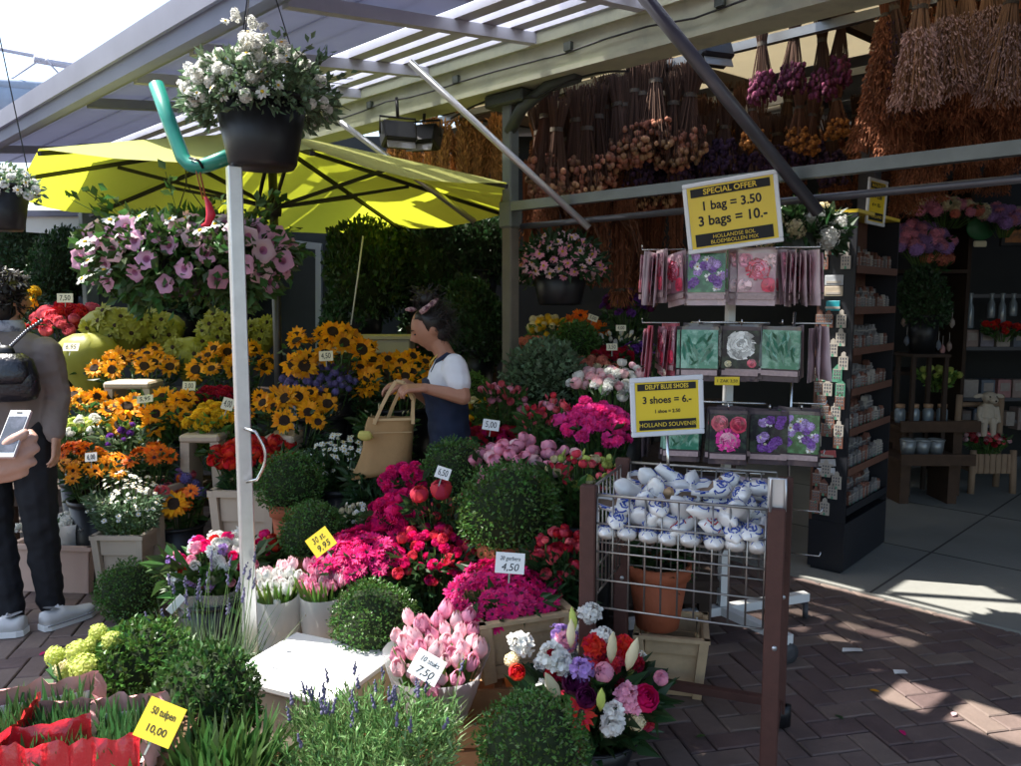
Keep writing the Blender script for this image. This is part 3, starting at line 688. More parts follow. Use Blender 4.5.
def grassy(label, cat, u, v, Y, wpx, dm, h, n, m, L, W, droop=.4, base=None, group='potted greens', name='potted_grass', heads=None, lean=.35, nh=0):
    T = P(u, v, Y); Wd = wpx * Y / 800; z0 = base if base is not None else max(0, T.z - h)
    t = thing(name, label, cat, (T.x, T.y, z0), group); mb = MB()
    for i in range(n):
        x = U(-Wd, Wd); y = U(-dm, dm); mb.blade((x * .85, y * .85, G(.01)), (x / Wd * lean + G(.22), y / dm * lean + G(.22), 1), L * U(.6, 1.15), W * U(.7, 1.2), 0, droop * U(.3, 1.4))
    mb.build('leaf_blades', m, t)
    if nh:
        mb = MB(); hd = MB()
        for i in range(nh):
            x = U(-Wd, Wd) * .9; y = U(-dm, dm) * .9; l_ = L * U(1.0, 1.45); d = Vector((G(.15) + x / Wd * .15, G(.15), 1)).normalized(); mb.tube([(x, y, 0), (x + d.x * l_ * .5, y + d.y * l_ * .5, l_ * .5), Vector((x, y, 0)) + d * l_], .0014, 3, 0, False)
            for k in range(7): hd.ball(Vector((x, y, 0)) + d * (l_ + k * .006) + Vector((G(.002), G(.002), 0)), .0055 * (1 - k * .07), 5, 0, (1, 1, 1.3))
        mb.build('stem', STEM, t); hd.build('flower_spikes', heads, t)
    return t

# ------------------------------------------------------------------ price tags
def ptag(u, v, Y, w, h, label, lines, m=CARD, roll=0, tilt=20, yaw=0, ink=INK, stick=.035, shear=.0, sizes=None):
    k = Y / 800; W = w * k; H = h * k; T = P(u, v, Y)
    t = thing('price_tag', label, 'price tag', T, 'price tags'); t.rotation_euler = (R(90 - tilt), 0, 0)
    t.rotation_mode = 'QUATERNION'; t.rotation_quaternion = (Quaternion((0, 0, 1), R(yaw)) @ Quaternion((1, 0, 0), R(90 - tilt)) @ Quaternion((0, 0, 1), R(roll)))
    mb = MB(); mb.box((0, 0, 0), (W, H, .002)); mb.build('card', m, t)
    mb = MB(); mb.box((0, -H / 2 - stick / 2 + H * .3, -.0035), (.005, stick + H * .5, .003)); mb.build('stick', mat('tag_stick', (.3, .32, .28), rough=.4), t)
    n = len(lines)
    for i, ln in enumerate(lines):
        if not ln: continue
        sz = (sizes[i] if sizes else .8 / n) * H
        text(ln, sz, ink, t, (0, H * (.5 - (i + .5) / n) * .85, .0016), shear=shear, sx=min(1, W * .9 / (sz * .56 * max(1, len(ln)))))
    return t
random.seed(5)
# ------------------------------------------------------------------ left bank
GS = 'sunflower bunches'
bunch('red dahlias in a dense bunch at the far left back of the bank', 'flowers', 66, 316, 6.2, 36, 16, 34, ['u_red', 'r_cor'], .055, cont=('black', 'black bucket under the'), short='far red dahlias', leaf=LEAFD)
bunch('single yellow lily flowers beside the dark haired shopper', 'flowers', 26, 296, 6.3, 12, 12, 7, ['u_yel'], .05, leaf=LEAFD)
def wrapped(u, v, Y, r, lab, n=0, fan=1.0):
    k = Y / 800; Rr = r * k; T = P(u, v, Y); t = thing('wrapped_bouquet', lab, 'bouquet', (T.x, T.y, T.z - Rr * 1.3), 'bouquets in olive yellow paper'); z = Rr * 1.3
    mb = MB(); nn = 36; vs = []
    for i, (rr_, zz) in enumerate(((.2, -1.25), (.55, -.75), (.9, -.3), (1.0, .05), (.93, .32), (.72, .56), (.4, .7), (.04, .74))):
        for j in range(nn):
            a = 2 * math.pi * j / nn; fr = 1 + .05 * math.sin(a * 9 + i * 1.3) * min(1, i / 3) + .03 * math.sin(a * 17 + i * 2.1) + G(.022)
            vs.append(Vector((rr_ * Rr * fr * math.cos(a) * fan, rr_ * Rr * fr * math.sin(a) * .7, z + zz * Rr * (1 + G(.02)))))
    mb.add(vs, [(i * nn + j, i * nn + (j + 1) % nn, (i + 1) * nn + (j + 1) % nn, (i + 1) * nn + j) for i in range(7) for j in range(nn)], 0, True); mb.build('wrapping_paper', OLV, t)
    fol = MB(); foliage(fol, Rr * .98 * fan, Rr * .7, z - Rr * .5, z + Rr * .2, 26, .08, .03); fol.build('foliage', LEAF, t)
    for i in range(n): 
        a = i * 2.4; rr_ = math.sqrt((i + .5) / n) * Rr * .85; xx, zz = rr_ * math.cos(a) * fan, rr_ * math.sin(a) * .75; put_head(t, 'sunO', (xx, -Rr * .74 * math.sqrt(max(.1, 1 - (rr_ / Rr) ** 2)), z + Rr * .1 + zz), (xx / Rr * .6 + G(.2), -1, .2 + zz / Rr + G(.2)), .08)
    return t
wrapped(88, 357, 5.7, 32, 'round olive yellow wrapped bouquet beside the shopper shoulder')
wrapped(118, 328, 5.95, 28, 'olive yellow bouquet with dark eyed sunflowers below the petunia basket', 9, 1.3)
wrapped(160, 330, 6.05, 24, 'olive yellow sunflower bouquet right of the largest wrapped one', 8)
wrapped(192, 355, 5.75, 24, 'plain olive yellow paper fan between two sunflower bunches', 4, 1.3)
wrapped(222, 330, 6.0, 22, 'olive yellow sunflower bouquet just left of the steel pole', 7)
wrapped(262, 332, 6.1, 18, 'small olive yellow bouquet just right of the steel pole', 5)
bunch('sunflowers in a wide bunch below the olive yellow bouquets', 'flowers', 138, 360, 5.45, 44, 15, 17, 'sun', .07, face=.62, group=GS, cont=('black', 'black bucket under the'), short='wide upper sunflowers', leaf=LEAFD)
bunch('sunflowers seen half behind the steel pole on its left', 'flowers', 232, 358, 5.4, 34, 17, 14, 'sun', .075, face=.62, group=GS, cont=('black', 'black bucket under the'), short='pole sunflowers', leaf=LEAFD)
bunch('tallest sunflowers around the umbrella pole above the lavender', 'flowers', 322, 345, 4.95, 44, 24, 17, 'sun', .085, face=.6, group=GS, cont=('black', 'black bucket under the'), short='tall umbrella sunflowers', leaf=LEAF)
bunch('blue violet statice in a flat square bunch', 'flowers', 318, 378, 4.85, 38, 15, 90, ['c_lav'], .022, face=.3, leaf=LEAFG, cont=('black', 'black bucket under the'), short='blue violet statice', rough=.8, nleaf=240, LL=.04, LW=.012)
bunch('sunflowers in a full bunch below the statice', 'flowers', 292, 406, 4.55, 46, 17, 20, 'sun', .07, face=.62, group=GS, cont=('black', 'black bucket under the'), short='sunflowers below statice', leaf=LEAFD)
bunch('sunflowers behind the woman and her bag', 'flowers', 398, 368, 5.1, 44, 17, 19, 'sun', .07, face=.6, group=GS, cont=('black', 'black bucket under the'), short='sunflowers behind woman', leaf=LEAFD)
bunch('a few big sunflowers right of the statice', 'flowers', 364, 380, 4.9, 14, 17, 6, 'sun', .075, face=.7, group=GS, leaf=LEAFD)
bunch('sunflowers low in front of the beige trestle', 'flowers', 138, 413, 4.75, 36, 20, 14, 'sun', .075, face=.68, group=GS, cont=('black', 'black bucket under the'), short='low trestle sunflowers', leaf=LEAF)
bunch('sunflowers beside the yellow chrysanthemums', 'flowers', 178, 410, 4.75, 22, 12, 8, 'sun', .07, face=.65, group=GS, leaf=LEAF, cont=('black', 'black bucket under the'), short='sunflowers beside chrysanthemums')
bunch('small sunflowers just right of the shopper jacket', 'flowers', 80, 402, 4.95, 24, 11, 10, 'sun', .06, face=.65, group=GS, leaf=LEAF, cont=('black', 'black bucket under the'), short='small sunflowers near jacket')
bunch('bright yellow chrysanthemums on the beige stand', 'flowers', 212, 414, 4.55, 20, 14, 26, ['u_yel'], .032, face=.5, leaf=LEAFL)
bunch('pale lime roses with white buds near the shopper', 'flowers', 82, 424, 4.7, 26, 9, 22, ['r_lime', 'r_wht'], .03, leaf=LEAF, cont=('black', 'black bucket under the'), short='lime roses')
bunch('dark green laurel foliage in a bunch behind price card', 'greens', 172, 396, 5.0, 36, 10, 12, ['c_lime'], .012, leaf=LEAF, nleaf=420, LL=.09, LW=.03, group='bunches of greens')
bunch('dark red small dahlias above the yellow chrysanthemums', 'flowers', 218, 393, 4.95, 22, 7, 22, ['u_crim'], .028, leaf=LEAFD)
bunch('orange gerberas near the shopper hip', 'flowers', 76, 449, 4.4, 17, 7, 12, 'g_org', .05, face=.25, leaf=LEAFD, cont=('black', 'black bucket under the'), short='orange hip gerberas')
bunch('golden gerberas in a flat spread with a white price card', 'flowers', 94, 464, 4.25, 32, 10, 20, 'g_gold', .048, face=.35, leaf=LEAFD, cont=('black', 'black bucket under the'), short='golden gerberas')
bunch('orange gerberas standing in a beige tray', 'flowers', 152, 451, 4.35, 22, 8, 14, 'g_org', .05, face=.25, leaf=LEAFD, cont=('beige', 'beige container under the'), short='orange tray gerberas', cw=.13)
bunch('green hypericum and purple filler behind the gerberas', 'greens', 122, 432, 4.6, 26, 12, 20, ['c_lime', 'u_pur'], .02, leaf=LEAFG, nleaf=260, LL=.07, group='bunches of greens')
bunch('white gypsophila cloud in the beige container', 'flowers', 126, 492, 4.1, 40, 24, 96, ['d_wht'], .014, face=.3, depth=.16, leaf=LEAFG, nleaf=1500, LL=.04, LW=.014, cont=('beige', 'beige container under the'), short='white gypsophila', cw=.115, rough=1.6)
container('beige', P(166, 545, 4.75).x, 4.75, 0, .27, .13, 'beige container standing right behind the gypsophila container')
t = bunch('mixed bouquet with one sunflower and blue delphinium in a black bucket', 'bouquet', 178, 490, 4.35, 28, 26, 22, ['u_pur', 'u_lil', 'g_gold', 'r_cor', 'u_org', 'c_lav'], .035, face=.5, leaf=LEAF, cont=('black', 'black bucket under the'), short='sunflower mixed bouquet', cw=.13, depth=.12)
px = P(174, 504, 4.15); put_head(t, 'sun', px - t.location, (0, -1, .35), .08)
for (a, b) in ((162, 493), (191, 491)): put_head(t, 'g_org' if a > 170 else 'r_cor', P(a, b, 4.15) - t.location, (0, -1, .5), .045)
bunch('red roses in a tight bunch right of the steel pole', 'flowers', 252, 449, 4.25, 42, 11, 36, 'r_red', .038, face=.3, leaf=LEAFD, cont=('beige', 'beige container under the'), short='red roses', cw=.15)
bunch('white daisies with dark leaves behind the steel pole', 'flowers', 338, 452, 4.2, 32, 22, 55, 'd_wht', .018, face=.5, leaf=LEAFD, nleaf=420, cont=('black', 'black bucket under the'), short='white daisies', depth=.15, rough=.8)
bunch('tiny cream blossoms in front of the tan bag', 'flowers', 356, 512, 3.75, 18, 8, 60, ['d_wht', 'c_crm'], .012, leaf=LEAF, rough=1.2)
bunch('tall dark leaves and iris tips under the tan bag', 'greens', 372, 470, 4.0, 28, 16, 10, 'bud_w', .018, leaf=LEAFD, nleaf=300, group='bunches of greens', cont=('black', 'black bucket under the'), short='iris tips')
bunch('white lily leaves beside the lower handbag edge', 'greens', 385, 418, 4.7, 30, 22, 20, 'bud_w', .015, leaf=LEAF, nleaf=320, group='bunches of greens', cont=('black', 'black bucket under the'), short='lily leaves')
boxball(290, 483, 3.95, 33, 'box ball in terracotta pot right of the steel pole', 0, ('terra', 'terracotta pot under the box ball beside the daisies'))
boxball(312, 533, 3.6, 33, 'box ball behind the white and pink tulips', 1, ('terra', 'terracotta pot under the box ball behind the tulips'))
# beige trestles behind the flowers
def trestle(u, v, Y, w, h, lab):
    T = P(u, v, Y); k = Y / 800; t = thing('beige_stand', lab, 'stand', (T.x, T.y, bench_z(T.x, T.y)), 'beige plastic stands'); z = T.z - t.location.z; W = w * k
    mb = MB(); mb.box((0, 0, z), (W, .22, .045), None, 0, .012); mb.build('top', BEIGE, t)
    for s in (-1, 1): 
        mb = MB(); mb.bar((s * (W / 2 - .03), 0, z - .02), (s * (W / 2 - .005), 0, 0), .05, .2, up=(0, 1, 0)); mb.build('leg', BEIGE, t)
trestle(134, 384, 5.1, 46, 30, 'upside down beige container with a price card above it')
trestle(206, 436, 4.5, 40, 30, 'upside down beige container carrying yellow chrysanthemums')
trestle(284, 437, 4.42, 30, 30, 'upside down beige container just right of the red roses')
tr = thing('planter_trough', 'long pale wooden trough behind the woman', 'trough', P(372, 345, 5.9)); mb = MB(); mb.box((0, 0, 0), (.6, .3, .11), None, 0, .01); mb.build('body', mat('cream_wood', (.46, .4, .27), rough=.7, nz=.2), tr); mb = MB(); mb.box((0, -.01, .062), (.64, .34, .022)); mb.build('rim', MATS['cream_wood'], tr)
mb = MB(); mb.box((0, .02, -.3), (.5, .2, .46)); mb.build('base', WOODD, tr)
# white tub with wrapped flowers beside the shopper
T = GR(62, 596); tb = thing('flower_tub', 'pale pink white tub full of paper wrapped flowers behind the shopper', 'tub', (T.x - .05, T.y + .18, 0), None, R(-6))
mb = MB()
def tub(mb, w, d, h, k, z0=0, th=.008):
    for q, (a, b) in enumerate(((w, d), (d, w), (w, d), (d, w))):
        m_ = rz3(q * math.pi / 2); mb.hexa([m_ @ Vector(p) for p in ((-a * k, -b * k, z0), (a * k, -b * k, z0), (a * k, -b * k + th, z0), (-a * k, -b * k + th, z0), (-a, -b, h), (a, -b, h), (a, -b + th, h), (-a, -b + th, h))])
tub(mb, .22, .15, .26, .86); mb.box((0, 0, .01), (.37, .25, .02)); mb.build('body', mat('peach_plastic', (.6, .42, .34), rough=.5, nz=.1), tb)
mb = MB()
for q in range(4):
    a, b = ((.225, .155), (.155, .225))[q % 2]; m_ = rz3(q * math.pi / 2); mb.box(m_ @ Vector((0, -b, .255)), (a * 2 + .03, .025, .022), m_)
mb.build('rim', MATS['peach_plastic'], tb)
PAPER = mat('white_paper', (.82, .82, .8), rough=.7, transl=.4, nz=.05, bump=.15, bscale=25); CELLO = mat('cellophane', (.85, .87, .87), rough=.12, alpha=.28, spec=.7)
for i, (x, y) in enumerate(((-.1, -.04), (.04, -.06), (.13, .0), (-.02, .06))):
    wb = thing('wrapped_bunch', ['white paper bunch leaning at the tub left side', 'white paper bunch with a red flower at the tub front', 'white paper bunch at the tub right corner', 'white paper bunch standing behind in the tub'][i], 'bouquet', tb.location + Vector((x, y, .04)), 'paper wrapped bunches in the tub')
    mb = MB(); mb.lathe([(.03, 0), (.055, .12), (.09, .27), (.1, .33)], 16, wob=.09, cap=(True, False)); mb.build('wrapping_paper', PAPER, wb)
    for k in range(7): put_head(wb, ['u_wht', 'r_wht', 'r_red'][(k == 2) * 2 if i == 1 else k % 2], (G(.04), -.02 + G(.035), .31 + G(.015)), (G(.3), -.4, 1), .03)
    mb = MB(); foliage(mb, .07, .06, .2, .32, 24, .05, .02); mb.build('foliage', LEAF, wb)

# ------------------------------------------------------------------ centre bank
bunch('flat magenta gerberas beside the tilted yellow card', 'flowers', 358, 549, 3.3, 42, 19, 58, 'g_mag', .043, face=.3, nleaf=60, rough=.1, leaf=LEAFD, cont=('wood', 'wooden container under the'), short='left magenta gerberas', cw=.15, group='magenta gerbera bunches', dz=.3)
bunch('magenta spray roses between two box balls', 'flowers', 432, 548, 3.35, 46, 26, 60, ['r_mag', 'r_rose', 'u_mag'], .024, face=.45, leaf=LEAFD, nleaf=420, cont=('black', 'black bucket under the'), short='magenta spray roses', rough=.9)
bunch('magenta dahlias in front of the tan handbag', 'flowers', 396, 508, 3.55, 28, 18, 24, ['u_mag', 'r_mag'], .038, face=.5, leaf=LEAFD, cont=('black', 'black bucket under the'), short='handbag dahlias')
bunch('magenta carnations touching the bag bottom', 'flowers', 406, 478, 3.75, 22, 12, 20, ['u_mag'], .032, face=.5, leaf=LEAFD, cont=('black', 'black bucket under the'), short='magenta carnations')
t = bunch('two fat coral red peonies with brown buds', 'flowers', 440, 500, 3.5, 34, 10, 24, ['bud_p', 'bud_p', 'bud'], .016, face=.3, leaf=LEAFD, nleaf=240, cont=('black', 'black bucket under the'), short='coral peonies')
for a, b, r_ in ((419, 494, .042), (441, 489, .05)): put_head(t, 'p_rose', P(a, b, 3.4) - t.location, (G(.1), -.6, .8), r_)
boxball(457, 472, 3.8, 35, 'box ball in front of the woman dress', 1, ('terra', 'terracotta pot under the box ball before the woman'))
boxball(508, 510, 3.25, 50, 'biggest box ball in the middle of the flower bank', 0, ('terra', 'terracotta pot under the biggest box ball'))
bunch('deep crimson roses beside a white price card', 'flowers', 492, 436, 4.15, 36, 9, 30, ['r_crim', 'u_crim', 'r_mag'], .034, face=.35, leaf=LEAFD, cont=('black', 'black bucket under the'), short='crimson roses')
bunch('round pink peony balls packed in a wide bunch', 'flowers', 524, 456, 3.68, 54, 17, 44, ['p_pink', 'p_pale', 'p_pink'], .034, face=.4, leaf=LEAFD, cont=('black', 'black bucket under the'), short='pink peony balls', rough=.6)
bunch('hot pink azaleas glowing in the sun', 'flowers', 596, 420, 3.9, 38, 20, 70, ['az', 'u_hot'], .034, face=.45, leaf=LEAFD, cont=('black', 'black bucket under the'), short='hot pink azaleas', cw=.13)
bunch('red and cream spray roses left of the wire cart', 'flowers', 582, 470, 3.45, 44, 20, 60, ['r_cor', 'r_crm', 'r_lime', 'r_rose', 'bud'], .02, face=.4, leaf=LEAF, nleaf=420, cont=('black', 'black bucket under the'), short='red and cream spray roses', rough=1.0)
bunch('red kalanchoe with pink balls beside the cart post', 'flowers', 560, 552, 3.0, 34, 26, 55, ['r_cor', 'r_rose', 'r_crim'], .021, face=.4, leaf=LEAFD, nleaf=520, cont=('black', 'black bucket under the'), short='red kalanchoe', rough=1.1)
bunch('white and blush ranunculus in bright sun', 'flowers', 614, 379, 4.25, 42, 13, 52, ['r_wht', 'r_pale', 'p_pale', 'u_wht'], .03, face=.4, leaf=LEAF, cont=('black', 'black bucket under the'), short='white and blush ranunculus', rough=.6)
bunch('red and pink spray roses left of the hot pink azaleas', 'flowers', 548, 412, 4.05, 32, 14, 44, ['r_cor', 'r_pink', 'r_rose', 'bud_p'], .02, face=.4, leaf=LEAF, nleaf=300, cont=('black', 'black bucket under the'), short='pink spray roses', rough=.9)
bunch('small salmon pink rosebuds near the wooden post', 'flowers', 504, 392, 4.35, 26, 10, 32, ['r_pink', 'r_cor', 'bud_p'], .021, face=.4, leaf=LEAF, cont=('black', 'black bucket under the'), short='salmon rosebuds', rough=.9)
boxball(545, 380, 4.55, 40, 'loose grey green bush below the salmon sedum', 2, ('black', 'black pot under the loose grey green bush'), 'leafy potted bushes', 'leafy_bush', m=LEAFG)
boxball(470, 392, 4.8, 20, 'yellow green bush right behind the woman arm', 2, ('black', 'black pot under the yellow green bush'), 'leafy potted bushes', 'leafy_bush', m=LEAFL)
bunch('yellow and red alstroemeria behind the woman elbow', 'flowers', 476, 412, 4.55, 20, 16, 30, ['r_crm', 'r_red', 'u_yel'], .022, leaf=LEAFL, cont=('black', 'black bucket under the'), short='alstroemeria', rough=1)
bunch('salmon sedum dome behind the wooden post', 'flowers', 534, 346, 5.1, 22, 11, 50, 'c_salm', .026, face=.3, leaf=LEAFD, rough=.3, cont=('black', 'black bucket under the'), short='salmon sedum')
bunch('pale yellow statice at the back next to orange gerberas', 'flowers', 546, 323, 5.35, 18, 10, 40, ['c_crm', 'c_yel'], .024, face=.3, leaf=LEAFL, rough=.6, cont=('black', 'black bucket under the'), short='pale yellow statice')
bunch('dark eyed orange gerberas at the back of the shop', 'flowers', 582, 325, 5.3, 25, 9, 16, 'g_org', .055, face=.75, leaf=LEAFD, cont=('black', 'black bucket under the'), short='back orange gerberas')
boxball(576, 346, 4.95, 24, 'dark green bush below the back orange gerberas', 2, ('black', 'black pot under the dark back bush'), 'leafy potted bushes', 'leafy_bush')
bunch('dark red carnations in deep shade at the back', 'flowers', 612, 354, 4.85, 22, 7, 30, ['u_crim'], .027, face=.3, leaf=LEAFD, cont=('black', 'black bucket under the'), short='dark red carnations')
bunch('closed white tulips standing upright in shade', 'flowers', 616, 338, 5.05, 26, 8, 26, ['bud_w', 't_wht'], .02, face=.1, leaf=LEAFD, cont=('black', 'black bucket under the'), short='closed white tulips')
bunch('violet purple statice beside the flower bulb packs', 'flowers', 642, 350, 4.95, 22, 9, 40, ['u_pur'], .026, face=.3, leaf=LEAFD, cont=('black', 'black bucket under the'), short='violet statice')
bunch('dark purple iris behind the flower bulb packs', 'flowers', 625, 300, 5.4, 26, 16, 30, ['u_pur', 'r_plum'], .03, face=.3, leaf=LEAFD, cont=('black', 'black bucket under the'), short='dark purple iris')
bunch('dusty pink brown hydrangea below the dark red carnations', 'flowers', 596, 364, 4.7, 20, 7, 14, ['c_crm', 'c_salm'], .03, face=.3, leaf=LEAFD, cont=('black', 'black bucket under the'), short='dusty hydrangea')
# crates with the front magenta gerberas
T = P(503, 588, 2.85)
b = bunch('brightest magenta gerberas in the crate with the 4,50 card', 'flowers', 503, 586, 2.85, 55, 20, 84, 'g_mag', .038, face=.3, leaf=LEAFD, depth=.12, nleaf=60, group='magenta gerbera bunches', dz=.3, rough=.15)
container('wood', T.x + .03, T.y + .03, .21, .23, .16, 'tall wooden container under the brightest magenta gerberas', R(20))
container('crate', T.x + .04, T.y + .02, 0, .2, .24, 'flat wooden crate under the tall gerbera container', R(8))
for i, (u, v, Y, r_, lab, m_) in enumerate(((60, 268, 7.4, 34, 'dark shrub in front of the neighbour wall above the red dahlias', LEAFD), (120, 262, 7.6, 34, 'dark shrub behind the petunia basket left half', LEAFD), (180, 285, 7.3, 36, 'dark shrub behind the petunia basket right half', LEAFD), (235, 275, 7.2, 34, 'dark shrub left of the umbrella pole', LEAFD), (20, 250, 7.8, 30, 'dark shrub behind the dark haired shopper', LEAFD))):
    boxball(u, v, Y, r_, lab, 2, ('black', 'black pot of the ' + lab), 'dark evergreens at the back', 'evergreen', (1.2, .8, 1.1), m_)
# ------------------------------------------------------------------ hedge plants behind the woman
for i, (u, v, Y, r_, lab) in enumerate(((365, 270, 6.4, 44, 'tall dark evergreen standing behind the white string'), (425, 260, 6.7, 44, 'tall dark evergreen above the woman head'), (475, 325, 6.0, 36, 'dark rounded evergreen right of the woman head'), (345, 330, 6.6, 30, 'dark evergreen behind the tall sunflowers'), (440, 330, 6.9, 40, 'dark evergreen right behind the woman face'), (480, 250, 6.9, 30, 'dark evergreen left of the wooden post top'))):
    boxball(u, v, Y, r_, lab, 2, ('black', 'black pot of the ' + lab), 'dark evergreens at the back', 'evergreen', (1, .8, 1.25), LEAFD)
random.seed(77)
LEAFG2 = leafm('lavender_leaf', (.17, .29, .1))
LAVG = mat('grey_lavender', (.13, .12, .2), rough=.9, isl=.3)
# ------------------------------------------------------------------ front row of potted plants
def tulip_tray(u, v, Y, wpx, lab, lab2, yaw, W=.26, D=.17):
    T = P(u, v, Y); t = thing('tulip_tray', lab, 'tray', (T.x, T.y, T.z - .16), 'trays of unopened tulips', yaw)
    PK = mat('pink_tray_lining', (.75, .4, .4), rough=.5); RF = mat('red_foil', (.66, .02, .03), rough=.25, coat=.5, bump=.6, bscale=26, nz=.15)
    mb = MB(); tub(mb, W, D, .14, .94); mb.box((0, 0, .012), (W * 1.8, D * 1.8, .02)); mb.build('box', mat('white_crate', (.72, .7, .68), rough=.5, nz=.08), t)
    mb = MB(); n = 24
    for sgn in (0, 2, 1, 3):
        m_ = rz3(sgn * math.pi / 2); a, b = ((W, D), (D, W))[sgn % 2]; vs = []
        hh = .075 if sgn in (0, 3) else .05
        for i in range(n + 1):
            x = -a + 2 * a * i / n
            for j, (dy, dz) in enumerate(((.012, -.05), (.014, 0), (.0, hh * .8), (-.005, hh))): vs.append(m_ @ Vector((x, -b - dy + .006 * math.sin(i * 1.7 + j), .14 + dz + .006 * math.sin(i * .9) * (j == 3) + G(.0035))) + Vector((0, G(.003), 0)))
        mb.add(vs, [(i * 4 + j, i * 4 + j + 1, i * 4 + j + 5, i * 4 + j + 4) for i in range(n) for j in range(3)], 0 if sgn in (0, 3) else 1, True)
    mb.build('foil', [RF, PK], t)
    g = thing('tulip_plants', lab2, 'plants', (T.x, T.y, T.z - .1), 'unopened tulip plants', yaw); mb = MB()
    for i in range(520):
        x, y = U(-W, W) * .92, U(-D, D) * .92; mb.blade((x, y, 0), (G(.2), G(.2), 1), U(.09, .155), U(.012, .02), 0, .2)
    mb.build('leaf_blades', TULG, g)
tulip_tray(88, 733, 1.95, 60, 'white tray of tulips wrapped in red foil by the yellow tulip card', 'tulip leaves in the red foil tray by the card', R(12), .16, .14)
tulip_tray(2, 724, 2.0, 60, 'red foil tulip tray cut by the left picture edge', 'tulip leaves in the tray at the picture edge', R(24), .22, .16)
ptag(160, 722, 1.85, 41, 40, 'yellow card reading 50 tulpen 10,00 in the tulip tray', ['50 tulpen', '10,00'], YCARD, -22, 28, 5, sizes=[.27, .27])
def hyd(u, v, Y, lab):
    T = P(u, v, Y); t = thing('stonecrop_plant', lab, 'flowers', (T.x, T.y, 0)); z = T.z
    pts = ((55, 656, .03), (78, 652, .036), (85, 668, .042), (72, 672, .04), (94, 644, .03), (112, 641, .03), (90, 690, .026), (62, 668, .026), (98, 632, .026))
    mb = MB()
    for a, b, r_ in pts:
        q = P(a, b, Y + G(.04)) - t.location; put_head(t, random.choice(['c_lime', 'c_lime', 'c_crm']), q, (0, -.3, 1), r_ * 1.1); mb.tube([(q.x * .3, q.y * .3, .05), q], .004, 4, 1)
    foliage(mb, .12, .1, .12, z - .04, 140, .07, .04); mb.build('foliage', [LEAF, STEM], t)
    return t
hyd(80, 665, 2.55, 'creamy lime stonecrop heads at the left of the low bushes')
container('terra', P(80, 665, 2.55).x, 2.55, 0, .16, .09, 'terracotta pot under the creamy lime stonecrop')
boxball(140, 668, 2.6, 50, 'dark leafy box bush right of the lime stonecrop', 2, ('terra', 'terracotta pot under the dark leafy box bush'), 'leafy potted bushes', 'leafy_bush', (1.1, .9, .9), cat='shrub')
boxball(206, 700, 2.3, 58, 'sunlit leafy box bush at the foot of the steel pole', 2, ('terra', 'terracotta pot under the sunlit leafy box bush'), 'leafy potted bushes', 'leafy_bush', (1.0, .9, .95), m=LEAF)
boxball(131, 592, 3.75, 33, 'dark box ball standing alone beside the shopper shoe', 1, ('black', 'black pot under the lone box ball by the shoe'))
grassy('thin lavender stems glowing in front of the steel pole', 'plant', 203, 640, 2.8, 36, .1, .3, 330, LEAFG, .4, .006, .25, None, nh=26, heads=LAVG)
container('terra', P(205, 640, 2.75).x, 2.75, 0, .12, .11, 'terracotta pot under the thin lavender')
grassy('broad tulip leaves at the bottom edge beside the tulip card', 'plant', 215, 752, 2.0, 62, .12, .1, 260, LEAF, .15, .017, .3, .29)
container('crate', P(215, 760, 2.0).x, 2.0, 0, .29, .16, 'crate under the broad tulip leaves', 0)
mbz = thing('display_bench', 'low wooden bench under the front tulip trays', 'bench', (-1.33, 1.98, 0), 'benches under the flowers'); mb = MB(); mb.box((0, 0, .365), (.9, .44, .03)); mb.build('top', WOODB, mbz)
for sx in (-1, 1):
    for sy in (-1, 1): mb = MB(); mb.box((sx * .4, sy * .18, .17), (.05, .05, .34)); mb.build('leg', WOODB, mbz)
lv = grassy('bushy lavender in full sun along the bottom edge', 'plant', 372, 752, 2.15, 80, .17, .24, 500, [LEAFG2], .17, .0042, .5, .22, nh=34, heads=LAVG, lean=.7)
mb = MB(); Wl = 80 * 2.15 / 800
for i in range(330):
    x, y = U(-Wl, Wl), U(-.17, .17); e = math.sqrt((x / Wl) ** 2 + (y / .17) ** 2); d = Vector((x / Wl * .45 + G(.16), y / .17 * .4 + G(.16), 1)).normalized(); l_ = U(.13, .23) * (1.05 - .3 * min(1, e)); p0 = Vector((x * .85, y * .85, 0))
    for j in range(15):
        t = .25 + .75 * j / 14; mb.leaf(p0 + d * l_ * t, d * .8 + Vector((G(.5), G(.5), G(.3))), U(.024, .042), U(.0035, .0055))
mb.build('foliage', LEAFG2, lv)
container('terra', P(372, 760, 2.15).x, 2.15, 0, .24, .16, 'terracotta bowl under the sunlit lavender', 0)
boxball(532, 748, 2.1, 58, 'dark box ball at the bottom edge left of the mixed bouquet', 0, ('terra', 'terracotta pot under the bottom edge box ball'))
boxball(374, 622, 2.9, 43, 'sunlit box ball left of the wrapped pink tulips', 1, ('terra', 'terracotta pot under the sunlit box ball'))
# white box
T = P(318, 672, 2.68); wb = thing('white_box', 'white plastic box with a blank sunlit lid beside the pole', 'box', (T.x - .02, T.y, 0), None, R(-24))
mb = MB(); mb.box((0, 0, .135), (.42, .36, .25), None, 0, .01); mb.build('body', mat('cream_box', (.62, .55, .42), rough=.6, nz=.1), wb); mb = MB(); mb.box((0, 0, .275), (.45, .39, .03), None, 0, .008); mb.build('lid', WHP, wb)
